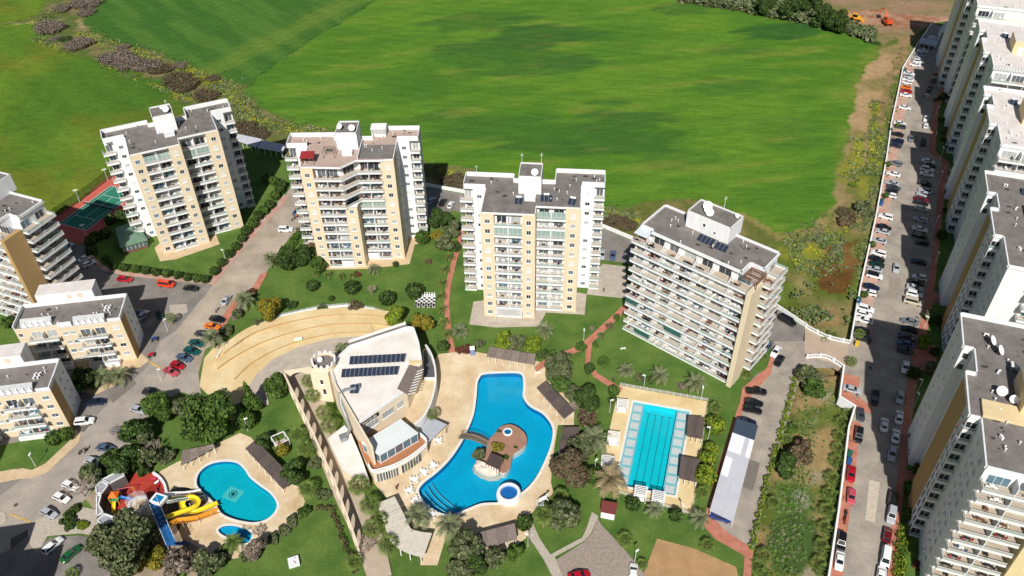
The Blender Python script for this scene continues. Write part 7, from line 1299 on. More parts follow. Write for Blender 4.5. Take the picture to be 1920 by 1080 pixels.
# ================================================================ people
def person(pxy, label, shirt, trousers, rz, phase=.35):
    ps = gp(*pxy); sk = mat('skin', (196, 150, 122), .6, var=0); hr = mat('hair_dark', (40, 30, 26), .8, var=0)
    V = {'pel': (0, 0, .95), 'chest': (0, .02, 1.3), 'neck': (0, .03, 1.48), 'head': (0, .05, 1.6), 'top': (0, .05, 1.72), 'sl': (-.19, .02, 1.4), 'el': (-.25, -.05 - .15 * phase, 1.12), 'hl': (-.24, .1 - .35 * phase, .9), 'sr': (.19, .02, 1.4), 'er': (.25, .0 + .12 * phase, 1.12), 'hrr': (.24, .15 + .3 * phase, .92), 'll': (-.1, 0, .9), 'kl': (-.1, .1 + .3 * phase, .5), 'al': (-.1, .25 * phase, .08), 'tl': (-.1, .25 * phase + .16, .03), 'lr': (.1, 0, .9), 'kr': (.1, .05, .5), 'ar': (.1, -.55 * phase, .1), 'tr': (.1, -.55 * phase + .15, .03)}
    rad = {'pel': .15, 'chest': .16, 'neck': .06, 'head': .1, 'top': .07, 'sl': .07, 'el': .05, 'hl': .04, 'sr': .07, 'er': .05, 'hrr': .04, 'll': .1, 'kl': .07, 'al': .05, 'tl': .04, 'lr': .1, 'kr': .07, 'ar': .05, 'tr': .04}
    E = [('pel', 'chest'), ('chest', 'neck'), ('neck', 'head'), ('head', 'top'), ('chest', 'sl'), ('sl', 'el'), ('el', 'hl'), ('chest', 'sr'), ('sr', 'er'), ('er', 'hrr'), ('pel', 'll'), ('ll', 'kl'), ('kl', 'al'), ('al', 'tl'), ('pel', 'lr'), ('lr', 'kr'), ('kr', 'ar'), ('ar', 'tr')]
    ks2 = list(V); me = bpy.data.meshes.new('person'); me.from_pydata([V[k] for k in ks2], [(ks2.index(a), ks2.index(b)) for a, b in E], []); o_ = bpy.data.objects.new('person', me); C.objects.link(o_)
    md = o_.modifiers.new('s', 'SKIN'); md.use_smooth_shade = True
    for i, k in enumerate(ks2): me.skin_vertices[0].data[i].radius = (rad[k], rad[k]); me.skin_vertices[0].data[i].use_root = (k == 'pel')
    sb = o_.modifiers.new('d', 'SUBSURF'); sb.levels = 1; sb.render_levels = 1
    dg = bpy.context.evaluated_depsgraph_get(); dg.update(); m2 = bpy.data.meshes.new_from_object(o_.evaluated_get(dg)); bpy.data.objects.remove(o_)
    m2.materials.clear()
    for m in (mat('shirt_' + shirt[0], shirt[1], .9, var=0), mat('trousers_' + trousers[0], trousers[1], .9, var=0), sk, hr): m2.materials.append(m)
    for f in m2.polygons: c = f.center; f.material_index = 1 if c.z < .98 and abs(c.x) < .2 else (3 if c.z > 1.62 else (2 if c.z > 1.46 or (abs(c.x) > .2 and c.z < 1.05) else 0))
    tag(ob('person', m2, None, (ps.x, ps.y, .06), rz), label, 'person')
person((160, 850), 'person in a pale top walking with another on the left road', ('pale', (200, 196, 190)), ('dark', (40, 42, 50)), 2.2); person((163, 846), 'person in a rust top walking beside the pale one on the left road', ('rust', (160, 80, 60)), ('grey', (90, 90, 96)), 2.2, -.3)
person((1132, 548), 'person in dark clothes standing at the grey court behind the lawn', ('black', (40, 40, 44)), ('dark', (40, 42, 50)), .5, .1); person((1150, 716), 'person in dark clothes walking the curved red path by the lap pool', ('blue', (60, 70, 100)), ('dark', (40, 42, 50)), 2.4); person((866.6, 455), 'person in a violet top walking the red path beside the pool tower', ('violet', (96, 70, 130)), ('dark', (40, 42, 50)), .4); person(k7(997, 218), 'person in dark clothes at the glazed front of the spa', ('brown', (110, 70, 60)), ('dark', (40, 42, 50)), 1.2, .2); person(k7(848, 410), 'person in a dark red top by the bushes beside the pool tables', ('wine', (110, 40, 44)), ('dark', (40, 42, 50)), .3, .25)
# ================================================================ vegetation
def leafy(name, rgb, rgb2, isl=.35): return mat(name, rgb, .75, rgb2=rgb2, scale=.5, spec=.2, island=isl)
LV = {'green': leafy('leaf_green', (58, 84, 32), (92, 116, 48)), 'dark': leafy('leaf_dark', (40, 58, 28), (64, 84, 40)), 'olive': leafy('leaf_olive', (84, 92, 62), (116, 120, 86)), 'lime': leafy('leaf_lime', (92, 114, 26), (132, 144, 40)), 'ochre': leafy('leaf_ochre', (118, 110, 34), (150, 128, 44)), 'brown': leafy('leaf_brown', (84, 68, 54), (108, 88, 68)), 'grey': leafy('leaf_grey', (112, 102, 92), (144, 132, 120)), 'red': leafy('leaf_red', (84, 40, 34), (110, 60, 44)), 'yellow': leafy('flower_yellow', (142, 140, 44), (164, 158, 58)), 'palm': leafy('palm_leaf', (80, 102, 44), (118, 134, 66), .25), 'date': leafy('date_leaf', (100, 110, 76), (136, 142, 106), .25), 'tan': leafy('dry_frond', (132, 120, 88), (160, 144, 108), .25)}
m_bark = mat('bark', (112, 94, 76), .95, var=.2, scale=3, bump=.4); m_pbark = mat('palm_bark', (146, 122, 92), .95, var=.25, scale=4, bump=.5)
def leaf_mesh(name, pts, nrm, size, m, m2=None, frac=.3, seed=0, asp=1.5):
    """pts (n,3), nrm (n,3): one bent leaf clump quad per point"""
    rs = np.random.RandomState(seed); n = len(pts); nr = nrm + rs.normal(0, .55, (n, 3)); nr /= np.linalg.norm(nr, axis=1)[:, None]
    t = rs.normal(0, 1, (n, 3)); t -= nr * (t * nr).sum(1)[:, None]; t /= np.linalg.norm(t, axis=1)[:, None]; b = np.cross(nr, t); s = size * rs.uniform(.55, 1.35, n)[:, None]
    q = np.stack([pts - t * s * .5 - b * s * .25 * asp, pts + t * s * .5 - b * s * .5, pts + t * s * .35 + b * s * .5 * asp, pts - t * s * .6 + b * s * .3], 1).reshape(-1, 3)
    me = bpy.data.meshes.new(name); me.vertices.add(4 * n); me.vertices.foreach_set('co', q.ravel().astype(np.float32)); me.loops.add(4 * n); me.loops.foreach_set('vertex_index', np.arange(4 * n, dtype=np.int32)); me.polygons.add(n); me.polygons.foreach_set('loop_start', np.arange(0, 4 * n, 4, dtype=np.int32)); me.polygons.foreach_set('loop_total', np.full(n, 4, np.int32)); me.update(calc_edges=True); me.materials.append(m)
    if m2: me.materials.append(m2); me.polygons.foreach_set('material_index', (rs.rand(n) < frac).astype(np.int32))
    return me
def clump_pts(clumps, n, seed, fill=.35):
    rs = np.random.RandomState(seed); vol = np.array([c[3] * c[4] * c[5] for c in clumps]) ** .67; k = rs.choice(len(clumps), n, p=vol / vol.sum()); c = np.array(clumps)[k]; d = rs.normal(0, 1, (n, 3)); d /= np.linalg.norm(d, axis=1)[:, None]; r = np.where(rs.rand(n) < fill, rs.rand(n) ** .5, rs.uniform(.82, 1.08, n))[:, None]
    return c[:, :3] + d * r * c[:, 3:6], d
def tree_crown(kind, seed):
    """unit crown: radius about 1, base at z = 0"""
    rs = np.random.RandomState(seed); cl = []
    if kind == 'ball':
        cl = [(0, 0, .95, 1, 1, .95)] + [(rs.uniform(-.5, .5), rs.uniform(-.5, .5), rs.uniform(.6, 1.5), .5, .5, .42) for _ in range(5)]; n, s, f = 900, .2, .1
    elif kind == 'cone':
        for i in range(16): f = i / 15; a = rs.rand() * 6.28; r = (1 - f) * .75; cl.append((math.cos(a) * r * .6, math.sin(a) * r * .6, .3 + f * 2.6, .42 * (1.15 - f), .42 * (1.15 - f), .36))
        n, s, f = 1900, .2, .2
    elif kind in ('low', 'thicket'):
        for i in range(9 if kind == 'low' else 16): a = rs.rand() * 6.28; r = rs.rand() ** .5 * .75; cl.append((math.cos(a) * r, math.sin(a) * r, rs.uniform(.2, .5), .4, .4, .35))
        n, s, f = (4200, .06, .5) if kind == 'thicket' else (1600, .16, .3)
    else:
        for i in range(15): a = rs.rand() * 6.28; r = rs.rand() ** .5 * .72; z = rs.uniform(.45, 1.55); k = rs.uniform(.28, .48); cl.append((math.cos(a) * r * (1.1 - .35 * abs(z - .9)), math.sin(a) * r * (1.1 - .35 * abs(z - .9)), z, k, k, k * .8))
        n, s, f = (7500, .075, .25) if kind == 'big' else (3600, .145, .3)
    p, d = clump_pts(cl, n, seed + 1, f); p[:, 2] = np.maximum(p[:, 2], .06); return p, d, s
CR = {}
def crown_mesh(kind, leaf, var):
    key = (kind, leaf, var)
    if key not in CR:
        p, d, s = tree_crown(kind, 100 + var * 7 + len(kind)); pair = {'green': 'dark', 'olive': 'dark', 'ochre': 'green', 'lime': 'green', 'brown': 'olive', 'grey': 'brown', 'dark': 'green', 'red': 'brown'}.get(leaf, leaf); CR[key] = leaf_mesh('crown', p, d, s, LV[leaf], LV[pair], .25, var)
    return CR[key]
def trunk_mesh(var):
    rs = random.Random(var); mb = MB(m_bark); mb.tube([(0, 0, -.02), (.02, .02, .5), (0, .04, 1.0)], [.07, .055, .04], 7)
    for i in range(6): a = i * 1.05 + rs.random(); r = rs.uniform(.35, .6); mb.tube([(0, .03, .45 + .07 * i), (math.cos(a) * r * .5, math.sin(a) * r * .5, .8 + .05 * i), (math.cos(a) * r, math.sin(a) * r, 1.15 + .05 * i)], [.035, .025, .01], 5)
    return mb.mesh('trunk')
NV = {'tree': 3, 'ball': 2, 'cone': 1, 'low': 2, 'big': 2, 'thicket': 2}; HK = {'tree': 1.9, 'big': 1.9, 'ball': 1.9, 'cone': 3.0, 'low': .75, 'thicket': .75}
def plant(pxy, r, label, leaf='green', kind='tree', h=None, zc=None, group=None, name=None, z0=0.0):
    """pxy: centre of the crown in the photograph"""
    if kind == 'tree' and r > 3.7: kind = 'big'
    hz = h if h else HK[kind] * r; p = gp(*pxy, z0 + hz * .5); v = rnd.randrange(NV[kind])
    nm = name or {'tree': 'tree', 'big': 'tree', 'ball': 'clipped_shrub', 'cone': 'conifer', 'low': 'shrub', 'thicket': 'thicket'}[kind]; cat = 'tree' if kind in ('tree', 'cone', 'big') else 'shrub'
    t = thing(nm, label, cat, (p.x, p.y, z0), rnd.uniform(0, 6.28), group); zs = hz / HK[kind]
    ob('crown', crown_mesh(kind, leaf, v), t, sc=(r, r, zs)); ob('trunk', cached(('trunk', v), lambda: trunk_mesh(v)), t, sc=(r * .9, r * .9, zs * (.9 if kind in ('tree', 'cone', 'big') else .4))); return t
def bare(pxy, r, label, h=None, z0=0.0):
    h = h or r * 1.5; p = gp(*pxy, h * .5); t = thing('bare_tree', label, 'tree', (p.x, p.y, z0)); rs = random.Random(int(pxy[0])); mt = MB(mat('pale_bark', (168, 152, 138), .95, var=.1)); mt.tube([(0, 0, 0), (.1, 0, h * .35)], [.16, .12], 6); ob('trunk', mt, t); mb = MB(MATS['pale_bark'])
    def br(p0, d, l, rad, dep):
        p1 = p0 + d * l; pm = (p0 + p1) / 2 + Vector((rs.uniform(-.1, .1), rs.uniform(-.1, .1), 0)) * l; mb.tube([p0, pm, p1], [rad, rad * .8, rad * .6], 4, cap=False)
        if dep:
            for _ in range(4): e = (d + Vector((rs.uniform(-1, 1), rs.uniform(-1, 1), rs.uniform(-.3, .6))) * .8).normalized(); br(p0 + (p1 - p0) * rs.uniform(.4, 1), e, l * rs.uniform(.55, .8), rad * .6, dep - 1)
    for i in range(6): a = i * 1.05; br(Vector((.1, 0, h * .33)), Vector((math.cos(a) * .8, math.sin(a) * .8, .8)).normalized(), r * .55, .08, 3)
    ob('branches', mb, t)
# --- palms
def frond_mesh(var, L=1.0):
    rs = random.Random(var); mb = MB(LV['date']); n = 15; pts = []
    for i in range(n + 1):
        f = i / n; pts.append(Vector((f * .93, 0, .42 * math.sin(f * 2.1) * (1 - .35 * f) - .38 * f * f)))
    mb.tube(pts, [.016 * (1 - .7 * i / n) for i in range(n + 1)], 4)
    for i in range(1, n + 1):
        f = i / n; l = .24 * math.sin(math.pi * min(.97, .12 + f * .85)) + .04; p = pts[i]; d = (pts[i] - pts[i - 1]).normalized()
        for s in (-1, 1):
            e = p + d * l * .62 + Vector((0, s * l * .8, -.03 + rs.uniform(-.06, .02))); w = d * .03; mb.add([p - w, p + w, e + w * .3, e - w * .3], [(0, 1, 2, 3)])
    return mb.mesh('frond')
FR = None
def date_palm(pxy, L, trunk, label, leaf='date', nf=30):
    """pxy: crown centre"""
    global FR
    if FR is None: FR = [frond_mesh(i) for i in range(3)]
    p = gp(*pxy, trunk + .3); t = thing('date_palm', label, 'palm tree', (p.x, p.y, 0), rnd.uniform(0, 6)); mb = MB(m_pbark); rr = .26 if L > 2.2 else .18; mb.tube([(0, 0, -.02), (0, 0, .3), (.05, 0, trunk * .6), (.02, 0, trunk), (0, 0, trunk + .35)], [rr * 1.4, rr * 1.05, rr, rr * 1.15, rr * .7], 9); ob('trunk', mb, t)
    for i in range(nf):
        ring = i % 3; el = (R(52), R(24), R(-8))[ring] + rnd.uniform(-.12, .12); a = i * 2.39996; o_ = ob('frond', FR[i % 3], t, (0, 0, trunk + .25), rot=(rnd.uniform(-.25, .25), -el, a), sc=L * rnd.uniform(.82, 1.08), mats={0: LV[leaf]} if leaf != 'date' else None)
    return t
def fan_crown(seed):
    rs = np.random.RandomState(seed); mb = MB(LV['palm'], LV['tan'])
    for i in range(24):
        a = i * 2.39996; el = math.asin(np.clip(1 - 1.7 * (i + .5) / 24, -.75, 1)); d = Vector((math.cos(a) * math.cos(el), math.sin(a) * math.cos(el), math.sin(el))); st = d * .55; side = d.cross(Vector((0, 0, 1))).normalized() if abs(d.z) < .98 else Vector((1, 0, 0)); up = side.cross(d).normalized()
        mb.tube([(0, 0, 0), tuple(st)], .018, 4, 0 if el > -.7 else 1, False)
        for k in range(8):
            b = R(-66 + 19 * k); dr = d * math.cos(b) + side * math.sin(b); e = st + dr * .6 + Vector((0, 0, -.12 * (1 + abs(math.sin(b)))));  w = (side * math.cos(b) - d * math.sin(b)) * .035; mid = st + dr * .3 + up * .03
            mb.add([st, mid - w, e, mid + w], [(0, 1, 2, 3)], 0 if el > -.7 else 1)
    return mb.mesh('crown')
def fan_palm(pxy, r, trunk, label, group=None, z0=0.0):
    p = gp(*pxy, trunk + .2 + z0); t = thing('fan_palm', label, 'palm tree', (p.x, p.y, z0), rnd.uniform(0, 6), group); mb = MB(m_pbark); mb.tube([(0, 0, -.02), (0, 0, .4), (.04, 0, trunk)], [.3, .2, .16], 8); ob('trunk', mb, t); v = rnd.randrange(2); ob('crown', cached(('fan', v), lambda: fan_crown(v)), t, (0, 0, trunk), sc=(r, r, r * .95))
k4b = off((180, 440), 3.176); kt3 = off((780, 540), 4.571); kt2 = off((500, 200), 3.272); kl = off((380, 520), 3.84); k3 = off((0, 780), 3.6); k0 = off((0, 500), 2.7); kv = off((530, 680), 6.0); kt4 = off((1130, 350), 2.77)
for q, L, tr, l in [(k9(550, 115), 2.5, 1.4, 'date palm nearest the red path above the lap pool'), (k9(752, 145), 3.0, 1.5, 'middle date palm of the three above the lap pool'), (k9(962, 195), 3.3, 1.6, 'date palm above the corner of the lap pool railing'), (k9(360, 530), 4.4, 2.6, 'big pale date palm between the two pools'), (k9(720, 940), 2.5, 1.0, 'date palm below the gazebos of the lap pool'), (k9(985, 995), 2.7, 1.0, 'date palm below the lap pool railing corner'),
                    (kt3(1104, 365), 3.0, 2.6, 'date palm alone on the lawn of the pool tower'), (kt3(375, 375), 2.9, 1.0, 'leaning date palm left of the pool tower patio'), (k4b(885, 395), 3.5, 1.8, 'date palm beside the red pavement on the tower lawn'), (k4b(690, 620), 3.6, 3.0, 'date palm overhanging the teal cars'), (k4b(1042, 145), 2.9, 1.6, 'date palm at the corner of the dark tree mass'), (k0(525, 570), 3.6, 1.6, 'date palm on the pavement bulge nearer the low block'), (k0(605, 560), 3.3, 1.4, 'date palm on the pavement bulge nearer the road'), (k7(1010, 620), 3.4, 2.2, 'grey date palm between the pool tables and the pergola'), (k7(1258, 700), 3.6, 2.6, 'grey date palm alone on the lower pool deck'), (kt2(40, 950), 2.4, 1.0, 'small date palm at the foot of the dark tree mass'), (kt2(655, 1000), 2.3, 1.0, 'date palm before the white shutter of the diagonal tower')]: date_palm(q, L, tr, l)
date_palm(k9(455, 770), 4.4, 3.2, 'dry tan date palm at the lower corner of the lap pool', 'tan'); date_palm(k5(560, 905), 2.6, 2.0, 'date palm at the lower edge of the toddler pool', 'palm')
for i, q in enumerate([(375, 1035), (455, 1040), (525, 1035)]): date_palm(kt2(*q), 1.7, .6, ORD[i] + ' small palm in front of the diagonal balcony tower', 'palm', 18)
for i, q in enumerate([(850, 455), (842, 482), (834, 505), (829, 532), (826, 556), (828, 580), (831, 604), (838, 628)]): date_palm(q, 1.9, .9, ORD[i] + ' small palm along the red path, counted from the road', 'palm', 18)
for q, r, tr, l in [(kv(285, 195), 1.9, 3.0, 'fan palm nearest the turret in the spa lane'), (kv(330, 355), 2.0, 3.2, 'second fan palm from the turret in the spa lane'), (kv(455, 550), 2.1, 3.6, 'third fan palm from the turret in the spa lane'), (kv(515, 690), 2.2, 3.8, 'fourth fan palm from the turret in the spa lane'), (k5(905, 322), 2.2, 2.6, 'upper of two fan palms on the lawn beside the arcade wall'), (k5(945, 400), 2.2, 2.8, 'lower of two fan palms on the lawn beside the arcade wall'), (k5(955, 612), 2.1, 3.2, 'fan palm at the corner of the slide pool deck'), (k7(545, 365), 2.5, 3.2, 'fan palm in front of the spa service roofs'), (k7(635, 520), 2.4, 3.4, 'fan palm at the top of the slat pergola'), (k7(655, 700), 2.3, 2.8, 'fan palm beside the middle of the slat pergola'), (k7(780, 830), 2.4, 3.0, 'fan palm at the lower bend of the slat pergola'), (k7(720, 640), 2.0, 2.6, 'fan palm hard against the pergola slats'), (k7(515, 965), 1.8, 1.8, 'fan palm at the end of the arcade wall'), (kb(805, 425), 2.2, 4.2, 'tall fan palm on the small lawn below the statue'), (kb(965, 245), 2.0, 2.0, 'fan palm behind the white statue'), (kb(1575, 655), 1.9, .6, 'low fan palm beside the cobbled forecourt'), (kc(425, 880), 1.7, .8, 'low fan palm above the bare plot'), (kb(1735, 890), 1.3, .5, 'tiny fan palm beside the forecourt lamp'), (k4b(440, 488), 1.5, 2.8, 'small fan palm at the parking court corner'), (kt4(745, 970), 1.7, 1.0, 'fan palm below the end of the slab block'), (kt4(835, 880), 1.4, 1.0, 'fan palm at the black and white cars of the slab block'), (k9(1085, 325), 1.8, 1.2, 'fan palm at the railing corner of the lap pool'), (k9(1005, 830), 1.6, 1.2, 'fan palm in the shrub row below the lap pool shades'), (k8(150, 405), 1.5, 4.0, 'yellowish fan palm between the spa terrace and the grey canopy'), (ks(375, 228), 1.6, 3.2, 'fan palm between the turret and the sand plaza'), (k3(480 * 1, 1060), 1.5, 1.0, 'fan palm in the shrubs below the dark car bay'), (k4b(1310, 230), 1.2, .8, 'small fan palm at the diagonal tower lawn corner')]: fan_palm(q, r, tr, l)
for q, r, z, l in [((1598, 668 + 8), 1.5, 1.6, 'fan palm at the ditch end of the bridge balustrade'), ((1612, 624), 1.5, 1.8, 'fan palm between the two black cars at the wall end')]: fan_palm(q, r, z, l)
